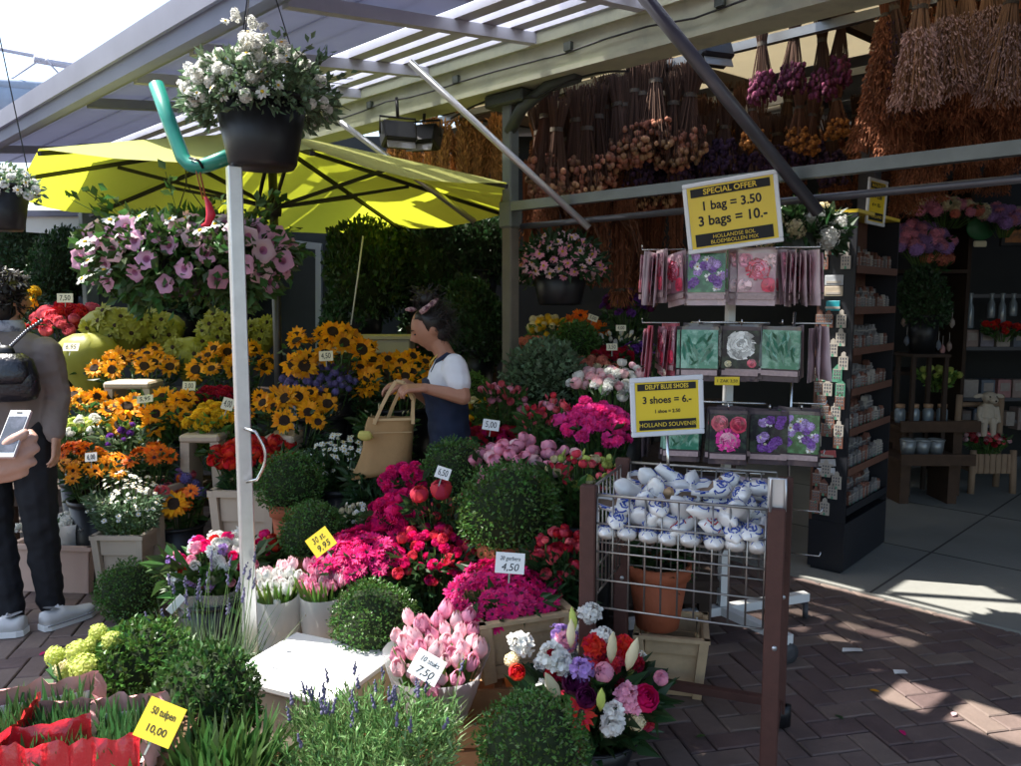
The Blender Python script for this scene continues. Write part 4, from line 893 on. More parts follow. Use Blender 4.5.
# crate with two paper cones of tulips
c = P(298, 648, 3.2); cr = container('beige', c.x, 3.22, 0, .13, .185, 'pale low crate holding the white and pink tulip cones', R(10))
def cone(u, v, Y, keys, lab, rad, hgt, n, hr, M_=PAPER, lean=(0, 0), zb=None, tap=.32, hue='tulip bunches in paper cones'):
    T = P(u, v, Y); z0 = T.z - hgt if zb is None else zb; t = thing('tulip_bouquet', lab, 'bouquet', (T.x, T.y, z0), hue); H = T.z - z0
    mb = MB(); n_ = 30; vs = []
    for i in range(7):
        tt = i / 6
        for j in range(n_):
            a = 2 * math.pi * j / n_; back = .5 + .5 * math.sin(a); top = H * (.8 + .25 * back)
            rr_ = (rad * tap + rad * (1.1 - tap) * tt) * (1 + .06 * math.sin(a * 5 + i) * tt + G(.012))
            vs.append(Vector((rr_ * math.cos(a) + lean[0] * tt, rr_ * math.sin(a) * .8 + lean[1] * tt, top * tt)))
    mb.add(vs, [(i * n_ + j, i * n_ + (j + 1) % n_, (i + 1) * n_ + (j + 1) % n_, (i + 1) * n_ + j) for i in range(6) for j in range(n_)], 0, True); mb.build('wrapping_paper', M_, t)
    fol = MB()
    for i in range(n):
        r_ = math.sqrt((i + .5) / n); a = i * 2.4; p = Vector((rad * .95 * r_ * math.cos(a) + lean[0], rad * .75 * r_ * math.sin(a) + lean[1], H + rad * .5 * (math.sin(a) * r_) + G(.012)))
        put_head(t, random.choice(keys), p, (p.x * 1.6 + G(.15), p.y * 1.6 - .25 + G(.15), .9), hr * U(.85, 1.15)); fol.tube([(p.x * .2, p.y * .2, .02), p - Vector((0, 0, hr))], .0035, 4, 1, False)
    for i in range(n * 3):
        a = U(0, 6.28); fol.blade((rad * .5 * math.cos(a) + lean[0] * .6, rad * .4 * math.sin(a) + lean[1] * .6, H * .5), (math.cos(a) * .3, math.sin(a) * .3, 1), H * .45 + U(-.02, .07), .022, 0, .12)
    fol.build('foliage', [LEAFL, STEM], t)
    return t
cone(277, 580, 3.2, ['t_wht', 't_wht', 't_pale'], 'white tulips in a white paper cone', .1, .36, 26, .028, tap=.72)
cone(323, 578, 3.2, ['t_pink', 't_pale'], 'dusty pink tulips in a white paper cone', .1, .36, 28, .027, tap=.72)
cone(436, 648, 2.6, ['t_pale', 't_pale', 't_pink'], 'pale pink tulips in clear wrap with the 7,50 card', .165, .36, 38, .035, mat('frosted_wrap', (.8, .81, .84), rough=.35, transl=.5, alpha=.62), (.0, 0))
container('crate', P(445, 700, 2.62).x, 2.64, 0, .17, .22, 'wooden crate under the pale pink tulip bouquet', R(6))
ptag(427, 667, 2.36, 33, 27, 'white handwritten card stuck in the pale pink tulips', ['10 stuks', '7,50'], CARD, -28, 30, 0, shear=.25, sizes=[.3, .42])
ptag(510, 563, 2.62, 30, 21, 'white card reading 4,50 in the magenta gerberas', ['20 gerbera', '4,50'], CARD, -4, 18, 0, shear=.2, sizes=[.28, .5])
ptag(321, 542, 3.1, 25, 22, 'yellow card tilted beside the left magenta gerberas', ['30 st.', '9,95'], YCARD, 38, 20, 0, shear=.2)
ptag(491, 425, 4.0, 17, 11, 'white price card above the crimson roses', ['5,00'], CARD, -8, 20, 0)
ptag(443, 473, 3.3, 15, 12, 'white price card above the coral peonies', ['6,50'], CARD, -18, 20, 0)
ptag(326, 356, 4.6, 14, 10, 'pale card on the blue violet statice', ['4,50'], CRCARD, 3, 10, 0)
ptag(189, 386, 4.9, 13, 9, 'pale card over the dark green laurel foliage', ['3,00'], CRCARD, 0, 15, 0)
ptag(145, 399, 4.6, 16, 8, 'pale card above the low sunflowers', ['5,95'], CRCARD, 8, 30, 0)
ptag(228, 404, 4.35, 12, 12, 'pale card left of the steel pole by yellow chrysanthemums', ['4,00'], CRCARD, -15, 15, 0)
ptag(91, 457, 4.0, 12, 9, 'white card in the golden gerberas', ['6,00'], CARD, 5, 15, 0)
ptag(65, 298, 6.0, 16, 9, 'pale card above the far red dahlias', ['7,50'], CRCARD, 0, 5, 0)
ptag(71, 347, 5.35, 16, 9, 'pale card lying on the round olive yellow bouquet', ['6,95'], CRCARD, 0, 30, 0)
ptag(593, 318, 5.1, 10, 6, 'small pale card in the back orange gerberas', ['5,00'], CRCARD, -20, 10, 0)
ptag(621, 328, 4.9, 10, 6, 'small pale card above the closed white tulips', ['4,00'], CRCARD, 0, 10, 0)
ptag(612, 347, 4.65, 11, 7, 'pale pink card above the dark red carnations', ['3,50'], CRCARD, 0, 10, 0)
ptag(518, 357, 4.8, 7, 6, 'tiny pale card at the foot of the salmon sedum', ['5,00'], CRCARD, 20, 10, 0)
ptag(176, 604, 2.9, 20, 8, 'long white plastic label stuck beside the thin lavender', [''], WHP, 42, 10, 30, stick=.06)
# mixed bouquets
def mixed(u, v, Y, rx, ry, lab, items, n, hr, short, depth=.22, cont='black', extra=(), leaf=LEAFD, cw=None, wrap=None, nleaf=220):
    t = bunch(lab, 'bouquet', u, v, Y, rx, ry, n, items, hr, face=.5, leaf=leaf, nleaf=nleaf, LL=.11, LW=.05, depth=depth, group='mixed bouquets', name='mixed_bouquet', rough=.4, cont=(cont, cont + ' bucket under the'), short=short, cw=cw)
    for a, b, dy, key, r_ in extra: put_head(t, key, P(a, b, Y + dy) - t.location, (G(.25), -.75, .6), r_)
    if wrap:
        mb = MB(); mb.lathe([(wrap * .3, -depth * .8), (wrap * .8, depth * .1), (wrap * 1.15, depth * .9)], 26, wob=.07, cap=(False, False)); mb.build('wrapping_paper', CELLO, t)
    return t
mixed(592, 676, 2.55, 66, 52, 'big mixed bouquet with white stocks, red gerbera and lily buds before the cart', ['r_plum', 'u_rose', 's_lil', 'r_crim', 's_wht', 'u_crim', 'bud', 'c_crm'], 44, .03, 'big mixed bouquet', .2, nleaf=420, extra=(
    (590, 613, -.05, 's_wht', .036), (520, 643, -.12, 's_wht', .04), (552, 655, -.2, 's_wht', .044), (563, 663, -.2, 's_wht', .036), (602, 636, -.15, 's_wht', .032), (594, 646, -.18, 'u_red', .038), (624, 646, -.15, 'u_red', .036), (517, 672, -.15, 'r_red', .028),
    (604, 672, -.24, 'p_pink', .032), (661, 678, -.12, 'p_pink', .026), (582, 668, -.22, 's_lil', .04), (575, 682, -.22, 'r_plum', .042), (586, 697, -.26, 'r_plum', .034), (627, 694, -.26, 's_pink', .036), (629, 703, -.25, 's_pink', .034), (645, 698, -.22, 'r_mag', .044), (581, 713, -.28, 'g_red', .052), (614, 711, -.28, 's_wht', .034), (612, 724, -.27, 's_wht', .04), (637, 722, -.22, 'c_crm', .026), (512, 660, -.12, 'c_crm', .024), (566, 640, -.1, 's_pink', .034), (560, 632, -.05, 's_lil', .034)), cw=.16)
lb = [o for o in COL.objects if o.get('label', '').startswith('big mixed')][0]
for a, b, dy, m, L_, q in ((571, 634, -.15, 'bud_w', .045, (0, 0, 1)), (612, 648, -.22, 'bud_w', .05, (.05, -.1, 1)), (632, 655, -.24, 'bud_w', .055, (.25, -.15, 1)), (601, 700, -.3, 'bud', .042, (.0, -.3, 1)), (553, 687, -.26, 'bud_w', .055, (-.45, -.3, 1)), (573, 620, -.12, 'bud', .04, (-.1, 0, 1))):
    link('lily_bud', HD[m], lb, P(a, b, 2.55 + dy) - lb.location, toq(q), L_)
mb = MB()
for i in range(26): 
    a = U(3.4, 6.0); mb.blade((.1 * math.cos(a), .08 * math.sin(a), .2), (math.cos(a), math.sin(a) * .8, .5), U(.14, .24), .05, 0, .5)
mb.build('foliage', LEAFD, lb)
mixed(212, 556, 3.35, 46, 24, 'mixed bouquet of white and red roses left of the pole', ['s_wht', 'r_wht', 'r_red', 'r_pink', 'r_mag', 's_wht', 's_lil'], 38, .03, 'pole mixed bouquet', .16, leaf=LEAF, wrap=.15)
mixed(262, 553, 3.55, 16, 20, 'small purple and red bouquet just right of the pole', ['r_mag', 'u_lil', 'r_red', 'bud'], 12, .028, 'small purple bouquet', .16, leaf=LEAF)
# pale crate and terracotta pot behind the bouquet
cc = P(672, 655, 3.1); container('wood', cc.x, 3.12, 0, .25, .125, 'pale wooden container standing on the bricks under a terracotta pot', R(-12))
pp = P(660, 605, 3.1); pt_ = container('terra', pp.x - .01, 3.1, .252, .26, .125, 'large terracotta pot standing on the pale container behind the cart')
mb = MB(); foliage(mb, .1, .1, .26, .42, 130, .1, .04); tag(mb.build('potted_plant', LEAFD, None), 'dark leafy plant in the large terracotta pot behind the cart', 'plant').location = (pp.x - .01, 3.1, .2)

# ------------------------------------------------------------------ hanging baskets
def basket(u, v, Y, rpx, hpx, lab, lab2, key, nf, hr, leaf, spread=1.25, top=None, nleaf=1300, LL=.03, LW=.014, drop=.5, rise=.6, mats_pot=BLK, plant='hanging_plant', bias=0, keys2=None, LW2=None, scl=1.0, ceil=2.85, sprigs=0):
    k = Y / 800; T = P(u, v, Y); r_ = rpx * k; h = hpx * k
    t = thing('hanging_basket', lab, 'basket', (T.x, T.y, T.z - h / 2), 'hanging flower pots')
    mb = MB(); mb.lathe([(r_ * .66, 0), (r_ * .72, h * .06), (r_ * .97, h * .97), (r_ * .9, h * .97), (r_ * .6, .02)], 26); mb.build('body', mats_pot, t)
    mb = MB(); mb.lathe([(r_ * .98, h * .93), (r_ * 1.05, h * .94), (r_ * 1.05, h * 1.0), (r_ * .94, h), (r_ * .9, h * .93)], 26, cap=(False, False)); mb.build('rim', mats_pot, t)
    mb = MB(); hk = Vector((0, 0, ceil - t.location.z))
    for i in range(3):
        a = i * 2.094 + .4; mb.tube([(r_ * math.cos(a), r_ * math.sin(a), h), hk], .0025, 4)
    mb.tube([hk, hk + Vector((0, 0, .08))], .004, 5); mb.build('hanger', BLKM, t)
    g = thing(plant, lab2, 'flowers', (T.x, T.y, T.z + h * .4)); S = r_ * spread; mb = MB()
    for i in range(nleaf):
        d = Vector((G(1), G(1), G(1))).normalized(); rad = U(.45, 1.0) if rnd() < .75 else U(.9, 1.12); z = d.z * (rise if d.z > 0 else drop)
        p = Vector((d.x * S * rad, d.y * S * rad * .85, z * S * rad)); 
        if p.z < 0 and math.hypot(p.x, p.y) < r_ * 1.04: continue
        mb.leaf(p, (d.x + G(.5), d.y + G(.5), d.z + G(.6)), LL * U(.6, 1.4), LW * U(.7, 1.3))
    for i in range(sprigs):
        a = U(0, 6.28); p0 = Vector((math.cos(a) * S * .5, math.sin(a) * S * .5, S * rise * .4)); d = Vector((math.cos(a) * .7 + G(.2), math.sin(a) * .7, U(-.3, 1.2))).normalized(); L_ = S * U(.5, .85)
        mb.tube([p0, p0 + d * L_ * .5, p0 + d * L_ + Vector((0, 0, -.02))], .0018, 3, 0, False)
        for j in range(10): mb.leaf(p0 + d * L_ * U(.2, 1), (d.x + G(.7), d.y + G(.7), d.z + G(.5)), LL, LW)
    mb.build('foliage', leaf, g); n_ = min(nf, 98)
    for i in range(n_):
        a = i * 2.39996; zz = 1 - (i + .5) / n_ * (1 + drop * .9); rr_ = math.sqrt(max(.02, 1 - min(1, abs(zz)) ** 2)); d = Vector((rr_ * math.cos(a), rr_ * math.sin(a), zz))
        if bias and d.x > U(.2, 1) and rnd() < bias: d.x = -d.x
        p = Vector((d.x * S, d.y * S * .85, d.z * (rise if d.z > 0 else drop) * S)) * U(.95, 1.08)
        put_head(g, random.choice(keys2 or [key]), p, d + Vector((0, -.55, .1)) + Vector((G(.25), G(.25), G(.25))), hr * U(.8, 1.15), 'blossom')
    return t, g
basket(262, 134, 3.0, 45, 66, 'big black plastic hanging pot above the steel pole', 'white flowering bushy plant in the big black hanging pot', 'd_wht', 96, .024, LEAFG, 1.5, nleaf=3400, LL=.034, LW=.018, rise=.74, drop=.3, bias=.6, keys2=['d_wht', 'u_wht', 'u_wht'], sprigs=24)
wg = [o for o in COL.objects if o.get('label', '').startswith('white flowering bushy')][0]
for i in range(46):
    a, b = random.choice(((196, 66), (205, 58), (215, 72), (243, 30), (250, 42), (258, 34), (190, 75), (262, 72), (285, 60)))
    put_head(wg, random.choice(['u_wht', 'd_wht', 's_wht']), P(a + G(6), b + G(6), 2.9 + G(.06)) - wg.location, (-.5 + G(.4), -.4 + G(.3), .7), U(.018, .028), 'blossom')
t, g = basket(190, 272, 3.9, 40, 50, 'dark hanging pot hidden in pink petunias left of the pole', 'large pink petunia basket hanging from the teal pipe', 'petu', 92, .052, LEAF, 2.35, nleaf=4600, LL=.055, LW=.036, rise=.34, drop=.62, keys2=['petu', 'petu', 'petu_w'], ceil=2.1, sprigs=22)
mb = MB()
cluster_lit = ((98, 232), (112, 240), (140, 218), (160, 230), (178, 228), (88, 262), (104, 270), (125, 250), (150, 240), (82, 275), (200, 226), (232, 230), (92, 228), (110, 222), (130, 225), (150, 222), (170, 220), (185, 215), (100, 245), (85, 240), (215, 222), (120, 238), (140, 235))  # whiter blossoms stand in for sun glare on the upper left petunias
for a, b in cluster_lit: put_head(g, random.choice(['petu_w', 'd_wht']), P(a, b + U(-3, 5), 3.6 + G(.08)) - g.location, (-.3 + G(.3), -.5, .7), .04, 'blossom')
basket(2, 208, 3.4, 26, 44, 'dark hanging pot cut by the left picture edge', 'white flowers in the pot at the left picture edge', 'd_wht', 50, .02, LEAFG, 1.3, nleaf=700, LL=.03, LW=.015, keys2=['u_wht', 'd_wht'])
basket(803, 245, 3.9, 26, 32, 'dark green pot hanging right of the special offer sign', 'white chrysanthemum plant right of the special offer sign', 'c_wht', 12, .06, LEAFD, 1.35, nleaf=900, LL=.07, LW=.035, drop=.6, rise=.55, mats_pot=DKG, keys2=['c_wht', 'c_crm'], ceil=2.0)
basket(560, 285, 4.75, 30, 40, 'dark pot hanging under the rail beside the wooden post', 'pink and white daisy plant hanging beside the wooden post', 'd_pink', 95, .032, LEAFD, 1.35, nleaf=1500, LL=.06, LW=.025, drop=.5, rise=.8, keys2=['d_pink', 'd_pale', 'd_pink'], ceil=1.97)
hg = thing('red_hook', 'red plastic hook where the petunia basket hangs', 'hook', P(206, 212, 3.3)); mb = MB(); mb.tube([(0, 0, .06), (.012, 0, .03), (.02, 0, -.01), (.005, 0, -.05), (-.02, 0, -.055)], [.006, .014, .02, .014, .005], 8); mb.build('body', mat('red_plastic', (.6, .02, .05), rough=.35), hg)
mb = MB(); mb.tube([(0, 0, .06), P(199, 168, 3.24) - hg.location], .004, 5); mb.tube([(-.01, 0, .05), P(196, 170, 3.24) - hg.location], .003, 5); mb.build('cord', mat('orange_cord', (.35, .12, .05), rough=.8), hg)
st = thing('white_string', 'thin white string hanging from the umbrella edge', 'string', P(363, 236, 5.6)); mb = MB(); mb.tube([(0, 0, 0), P(358, 275, 5.6) - st.location, P(351, 325, 5.6) - st.location], .006, 5); mb.build('strand', WHP, st)
random.seed(31)
# ------------------------------------------------------------------ wire cart with delft clogs
LF = Vector((.254, 2.55, 0)); RF = Vector((.80, 2.35, 0)); DV = Vector((.17, .42, 0)); AX = (RF - LF).normalized(); DN = DV.normalized()
CA = math.atan2(AX.y, AX.x)
ct = thing('wire_cart', 'rust brown steel cart with wire sides holding painted clogs', 'cart', LF, None, 0); o = LF
W_ = (RF - LF).length; D_ = DV.length
for (b, zt, extra) in ((LF, .955, 0), (RF, .93, 1), (LF + DV, .96, 0), (RF + DV, .93, 0)):
    mb = MB(); mb.box(b - o + Vector((0, 0, zt / 2 + .03)), (.052, .03, zt - .06), CA, 0, .004); mb.box(b - o + DN * .018 + Vector((0, 0, zt / 2 + .03)), (.05, .008, zt - .07), CA); mb.build('post', RUST, ct)
    mb = MB(); mb.lathe([(.035, .02), (.05, .02), (.05, .1), (.035, .1)], 12, 0, b - o - Vector((0, 0, .01)), None, 1, .4); mb.build('castor', BLK, ct)
    if extra:
        mb = MB(); mb.box(b - o + Vector((0, .012, zt + .04)), (.05, .006, .1), CA, 0, .002); mb.tube([b - o + Vector((-.022, -.005, zt - .01)), b - o + Vector((-.022, -.005, zt + .09)), b - o + Vector((.022, -.005, zt + .09)), b - o + Vector((.022, -.005, zt - .01))], .005, 6); mb.build('bracket', STEEL, ct)
    mb = MB(); mb.tube([b - o + Vector((.0, -.017, .5)), b - o + Vector((.0, -.021, .5))], .008, 8); mb.build('bolt', STEEL, ct)
def grid(p0, ax, Wd, z0, z1, nv, nh, r=.0032, top=.0055):
    mb = MB()
    for i in range(nv + 1): q = p0 + ax * (Wd * i / nv); mb.tube([q + Vector((0, 0, z0)), q + Vector((0, 0, z1))], r, 5)
    for j in range(nh + 1):
        z = z0 + (z1 - z0) * j / nh; mb.tube([p0 + Vector((0, 0, z)) - DN * .004, p0 + ax * Wd + Vector((0, 0, z)) - DN * .004], top if j == nh else r * 1.2, 6)
    return mb
zf = Vector((0, 0, 0))
grid(AX * .03, AX, W_ - .06, .55, .925, 10, 4).build('wire_front', WIRE, ct)
grid(DV + AX * .03, AX, W_ - .06, .55, .945, 10, 4).build('wire_back', WIRE, ct)
grid(DN * .03, DN, D_ - .06, .55, .935, 8, 4).build('wire_side', WIRE, ct)
grid(AX * W_ + DN * .03, DN, D_ - .06, .55, .925, 8, 4).build('wire_side', WIRE, ct)
mb = MB()
for i in range(13): q = AX * (.03 + (W_ - .06) * i / 12); mb.tube([q + Vector((0, 0, .765)), q + DV + Vector((0, 0, .765))], .003, 5)
for i in range(7): q = DV * (i / 6); mb.tube([q + AX * .03 + Vector((0, 0, .768)), q + AX * (W_ - .03) + Vector((0, 0, .768))], .003, 5)
mb.build('wire_shelf', WIRE, ct)
mb = MB(); mb.bar(DV + Vector((0, 0, .1)), DV + AX * W_ + Vector((0, 0, .1)), .03, .03); mb.bar((0, 0, .1), DV + Vector((0, 0, .1)), .03, .03); mb.bar(AX * W_ + Vector((0, 0, .1)), AX * W_ + DV + Vector((0, 0, .1)), .03, .03); mb.build('bottom_frame', RUST, ct)
# clog: lofted shoe with pointed upturned toe, opening and painted blue marks
DELFT = mat('delft_glaze', (.74, .72, .69), rough=.18, spec=.6, coat=.4); DBLUE = mat('delft_blue', (.03, .07, .34), rough=.2, coat=.4); DBROWN = mat('clog_hollow', (.2, .13, .09), rough=.8); DRED = mat('delft_red', (.4, .04, .05), rough=.25); DTAN = mat('clog_tan', (.45, .28, .15), rough=.4)
def mk_clog(cm):
    mb = MB(); n = 14; st = []; L_ = .1
    for i in range(11):
        t = i / 10; x = -.05 + .1 * t
        wd = .021 * (.55 + .45 * math.sin(min(1, t * 3) * math.pi / 2)) * (1.12 if .5 < t < .85 else 1) * (1 if t < .72 else max(.06, 1 - ((t - .72) / .285) ** 2)); hh = .036 * (.75 + .3 * math.sin(t * 3.1)) * (1 if t < .72 else max(.07, 1 - ((t - .72) / .29) ** 2)); lift = .02 * max(0, t - .72) / .28
        st.append([Vector((x, wd * math.cos(a), lift + hh * .5 + hh * .5 * math.copysign(abs(math.sin(a)) ** .8, math.sin(a)))) for a in [2 * math.pi * j / n for j in range(n)]])
    # sink the heel opening
    for i in range(1, 5):
        for j in range(n):
            a = 2 * math.pi * j / n
            if math.sin(a) > .7: st[i][j].z -= .021
    mb.add([p for r in st for p in r], [(i * n + j, i * n + (j + 1) % n, (i + 1) * n + (j + 1) % n, (i + 1) * n + j) for i in range(10) for j in range(n)] + [tuple(reversed(range(n))), tuple(10 * n + j for j in range(n))], 0, True)
    for k, f in enumerate(mb.f):
        if len(f) == 4:
            i, j = divmod(k, n)
            if 1 <= i <= 4 and 2 <= j <= 4: mb.m[k] = 2
    body = mb
    de = MB()
    def surf(t, a_):
        f = min(9.999, max(0, t * 10)); i = int(f); k_ = (a_ / (2 * math.pi) % 1) * n; j = int(k_); g = k_ - j
        p = st[i][j % n].lerp(st[i][(j + 1) % n], g).lerp(st[i + 1][j % n].lerp(st[i + 1][(j + 1) % n], g), f - i); c_ = Vector((p.x, 0, p.z * .5 + .009)); return p + (p - c_).normalized() * .0006
    def stroke(pts, w_, mi): de.tube([surf(*p) for p in pts], w_, 4, mi, True)
    h = math.pi / 2
    for s_ in (-1, 1):
        stroke([(.58, h + s_ * .2), (.66, h + s_ * .55), (.76, h + s_ * .5), (.82, h + s_ * .1)], .0021, 0)
        stroke([(.52, h + s_ * 1.0), (.6, h + s_ * 1.25), (.7, h + s_ * 1.1), (.78, h + s_ * .8)], .0019, 1); stroke([(.46, h + s_ * .5), (.52, h + s_ * 1.15), (.56, h + s_ * 1.5)], .0012, 0)
        stroke([(.08, h + s_ * 1.0), (.18, h + s_ * 1.2), (.3, h + s_ * 1.05), (.4, h + s_ * 1.2)], .0016, 0); stroke([(.2, h + s_ * 1.45), (.32, h + s_ * 1.35)], .0022, 0); stroke([(.66, h + s_ * .12), (.74, h + s_ * .3)], .0022, 0)
        stroke([(.86, h + s_ * .5), (.9, h + s_ * 1.2)], .0012, 0)
    stroke([(.62, h), (.7, h)], .0026, 1)
    return body.mesh('clog', [cm, cm, DBROWN]), de.mesh('clog_marks', [DBLUE, DBLUE]), de.mesh('clog_marks', [DRED, DBLUE])
cb, cmk, cmr = mk_clog(DELFT); cbt = cb.copy(); cbt.materials[0] = DTAN
def clog(p, q, lab, kind, grp='painted souvenir clogs in the wire cart'):
    c = link('souvenir_clog', cbt if kind == 2 else cb, None, p, q, 1.36); tag(c, lab, 'clog', grp); link('painted_motif', cmr if kind == 1 else cmk, c)
LABC = ['white clog with blue marks in the bottom layer of the wire cart', 'white and blue clog in the middle layer of the wire cart', 'white and blue clog lying on top of the clog pile in the cart']
def cpos(a, b, z): return LF + AX * (.055 + (W_ - .11) * a) + DV * (.08 + .84 * b) + Vector((0, 0, z))
base_rot = CA - R(90)
for i in range(8):
    for b in range(4): clog(cpos(.0 + i / 7, .02 + b * .31, .772), Euler((0, G(.04), base_rot + G(.12) + (math.pi if rnd() < .3 and b else 0))), LABC[0], 0)
for i in range(8):
    for b in range(4): clog(cpos(min(1, (i + .4 + G(.12)) / 7.6), .02 + b * .31, .82 + U(-.008, .01)), Euler((G(.6), G(.4), base_rot + G(.9))), LABC[1] if i not in (4, 5) or b else 'clog with red painted marks in the middle of the cart front', 1 if (i in (4, 5) and b == 0) else 0)
for i in range(7):
    for b in range(4):
        k = 2 if (i == 2 and b == 1) else 0
        clog(cpos((i + .5 + G(.18)) / 7.0, .06 + b / 3.4 + G(.04), .868 + U(-.012, .016)), Euler((G(.8), G(.6) - .3, base_rot + G(1.3))), LABC[2] if k == 0 else 'tan brown clog lying on top of the white clogs', k)
for i in range(5):
    for b in range(2): clog(cpos((i + .5 + G(.18)) / 5.0, .3 + b / 3.0 + G(.04), .91 + U(-.01, .012)), Euler((G(.8), G(.6) - .3, base_rot + G(1.3))), LABC[2], 0)
# ------------------------------------------------------------------ signs
FRM = mat('clear_frame', (.75, .77, .8), rough=.2, coat=.5)
def sign(name, label, T, W, H, quat, head, lines, foot, sizes, headc=INK):
    t = thing(name, label, 'sign', T); t.rotation_mode = 'QUATERNION'; t.rotation_quaternion = quat
    mb = MB(); b = .018
    for (x, y, w_, h_) in ((0, H / 2 + b / 2, W + 2 * b, b), (0, -H / 2 - b / 2, W + 2 * b, b), (-W / 2 - b / 2, 0, b, H), (W / 2 + b / 2, 0, b, H)): mb.box((x, y, 0), (w_, h_, .014), None, 0, .003)
    mb.build('frame', FRM, t)
    mb = MB(); mb.box((0, 0, -.001), (W, H, .006)); mb.build('panel', YCARD, t)
    mb = MB(); mb.box((0, H * .40, .003), (W * .92, H * .135, .003)); mb.box((0, -H * .37, .003), (W * .9, H * .2, .003)); mb.build('banner', INK, t)
    text(head, H * .125, YINK, t, (0, H * .4, .0055), sx=1.0 if len(head) < 14 else .82, bold=H * .0025)
    for (ln, y, sz) in lines: text(ln, sz * H, INK, t, (0, y * H, .003), bold=sz * H * .022, sx=.95)
    for (ln, y, sz) in foot: text(ln, sz * H, YINK, t, (0, y * H, .0055))
    return t
def face(yaw, roll, tilt=0): return Quaternion((0, 0, 1), R(yaw)) @ Quaternion((1, 0, 0), R(90 + tilt)) @ Quaternion((0, 0, 1), R(roll))
T = P(732, 213, 3.35)
s1 = sign('offer_sign', 'larger yellow sign reading special offer 1 bag 3.50 on the bulb rack', T, .345, .255, face(-20, 7), 'SPECIAL OFFER', [('1 bag = 3.50', .17, .2), ('3 bags = 10.-', -.07, .22)], [('HOLLANDSE BOL', -.335, .085), ('BLOEMBOLLEN MIX', -.42, .085)], 0)
T2 = P(667, 406, 2.82); 
s2 = sign('price_sign', 'smaller yellow sign reading 3 shoes 6.- above the clog cart', T2, .226, .176, face(2, 3), 'DELFT BLUE SHOES', [('3 shoes = 6.-', .13, .2), ('1 shoe = 2.50', -.1, .1)], [('HOLLAND SOUVENIR', -.37, .12)], 0)
mb = MB(); z = -T2.z + .95; mb.bar((0, 0, 0), (0, 0, -1), .01, .01)
mb = MB(); a_ = Vector((0, -.1, -.01)); mb.tube([(0, -.09, -.012), (0, -.32, -.012)], .006, 6); mb.build('stem', CHROME, s2)
# ------------------------------------------------------------------ rack of flower bulb packs
RC = Vector((.99, 3.62, 0)); rk = thing('bulb_rack', 'white wheeled display rack with chrome hooks for flower bulb packs', 'rack', RC)
mb = MB(); mb.box((0, 0, .95), (.034, .034, 1.72), R(15)); mb.build('pole', WHP, rk)
mb = MB()
for q in ((.46, .17), (.2, -.34), (-.47, -.17), (-.2, .34)):
    mb.bar((0, 0, .11), Vector((q[0], q[1], .11)), .045, .04)
mb.build('base', WHP, rk)
for q in ((.46, .17), (.2, -.34), (-.47, -.17), (-.2, .34)):
    c = Vector((q[0] * .96, q[1] * .96, 0)); mb = MB(); mb.lathe([(.012, -.012), (.042, -.012), (.045, 0), (.042, .012), (.012, .012)], 16, 0, c + Vector((.012, 0, .046)), Euler((R(90), 0, U(0, 1.5))).to_matrix(), cap=(True, True)); mb.box(c + Vector((0, 0, .085)), (.03, .03, .02)); mb.build('castor', mat('castor_rubber', (.06, .06, .065), rough=.5), rk)
rows = [(1.76, 0), (1.43, 1), (1.1, 2), (.77, 3)]
BAGE = mat('bag_plastic', (.66, .52, .56), rough=.15, coat=.6, nz=.3, nscale=12, bump=.3, bscale=14); BAGD = mat('bag_dark_plastic', (.12, .09, .1), rough=.15, coat=.6, nz=.4, nscale=14, bump=.3, bscale=14); BAGR = mat('bag_pink_plastic', (.7, .2, .26), rough=.15, coat=.6, nz=.2)
def printm(name, a, b, sc=14):
    if name in MATS: return MATS[name]
    m = mat(name, a, rough=.18, coat=.5, col2=b, nscale=sc); return m
GPRINT = printm('print_green', (.03, .12, .04), (.1, .3, .12), 30); TEALP = printm('print_teal', (.05, .25, .15), (.3, .55, .42), 22); DPRINT = printm('print_dark', (.03, .03, .035), (.07, .1, .07), 20); KPRINT = printm('print_pink', (.5, .25, .33), (.7, .5, .56), 12)
def mk_bag(m):
    mb = MB(); Wb, Hb = .08, .235; nx, ny = 4, 8; vs = []
    for s in (1, -1):
        for j in range(ny + 1):
            for i in range(nx + 1):
                x = -1 + 2 * i / nx; y = j / ny; bul = .011 * (1 - x * x) * math.sin(min(1, (1 - y) * 1.5 + .05) * math.pi * .9); vs.append(Vector((x * Wb * (1 + .02 * math.sin(y * 9)), s * (bul + .0012), -y * Hb)))
    o_ = (nx + 1) * (ny + 1); fs = [(s * o_ + j * (nx + 1) + i, s * o_ + j * (nx + 1) + i + 1, s * o_ + (j + 1) * (nx + 1) + i + 1, s * o_ + (j + 1) * (nx + 1) + i) for s in (0, 1) for j in range(ny) for i in range(nx)]
    for j in range(ny): fs += [(j * 5, j * 5 + 5, o_ + j * 5 + 5, o_ + j * 5), (j * 5 + 4, o_ + j * 5 + 4, o_ + j * 5 + 9, j * 5 + 9)]
    mb.add(vs, fs, 0, True); return mb.mesh('bag', [m])
BM = {'e': mk_bag(BAGE), 'd': mk_bag(BAGD), 'r': mk_bag(BAGR)}
def ink(m):
    c = [n for n in m.node_tree.nodes if n.type in ('HUE_SAT', 'BSDF_PRINCIPLED')]; h = [n for n in c if n.type == 'HUE_SAT']
    col = h[0].inputs['Color'].default_value if h else c[0].inputs['Base Color'].default_value
    return mat('printed_' + m.name, tuple(col)[:3], rough=.2, coat=.5, isl=.55, nz=.3, nscale=60)
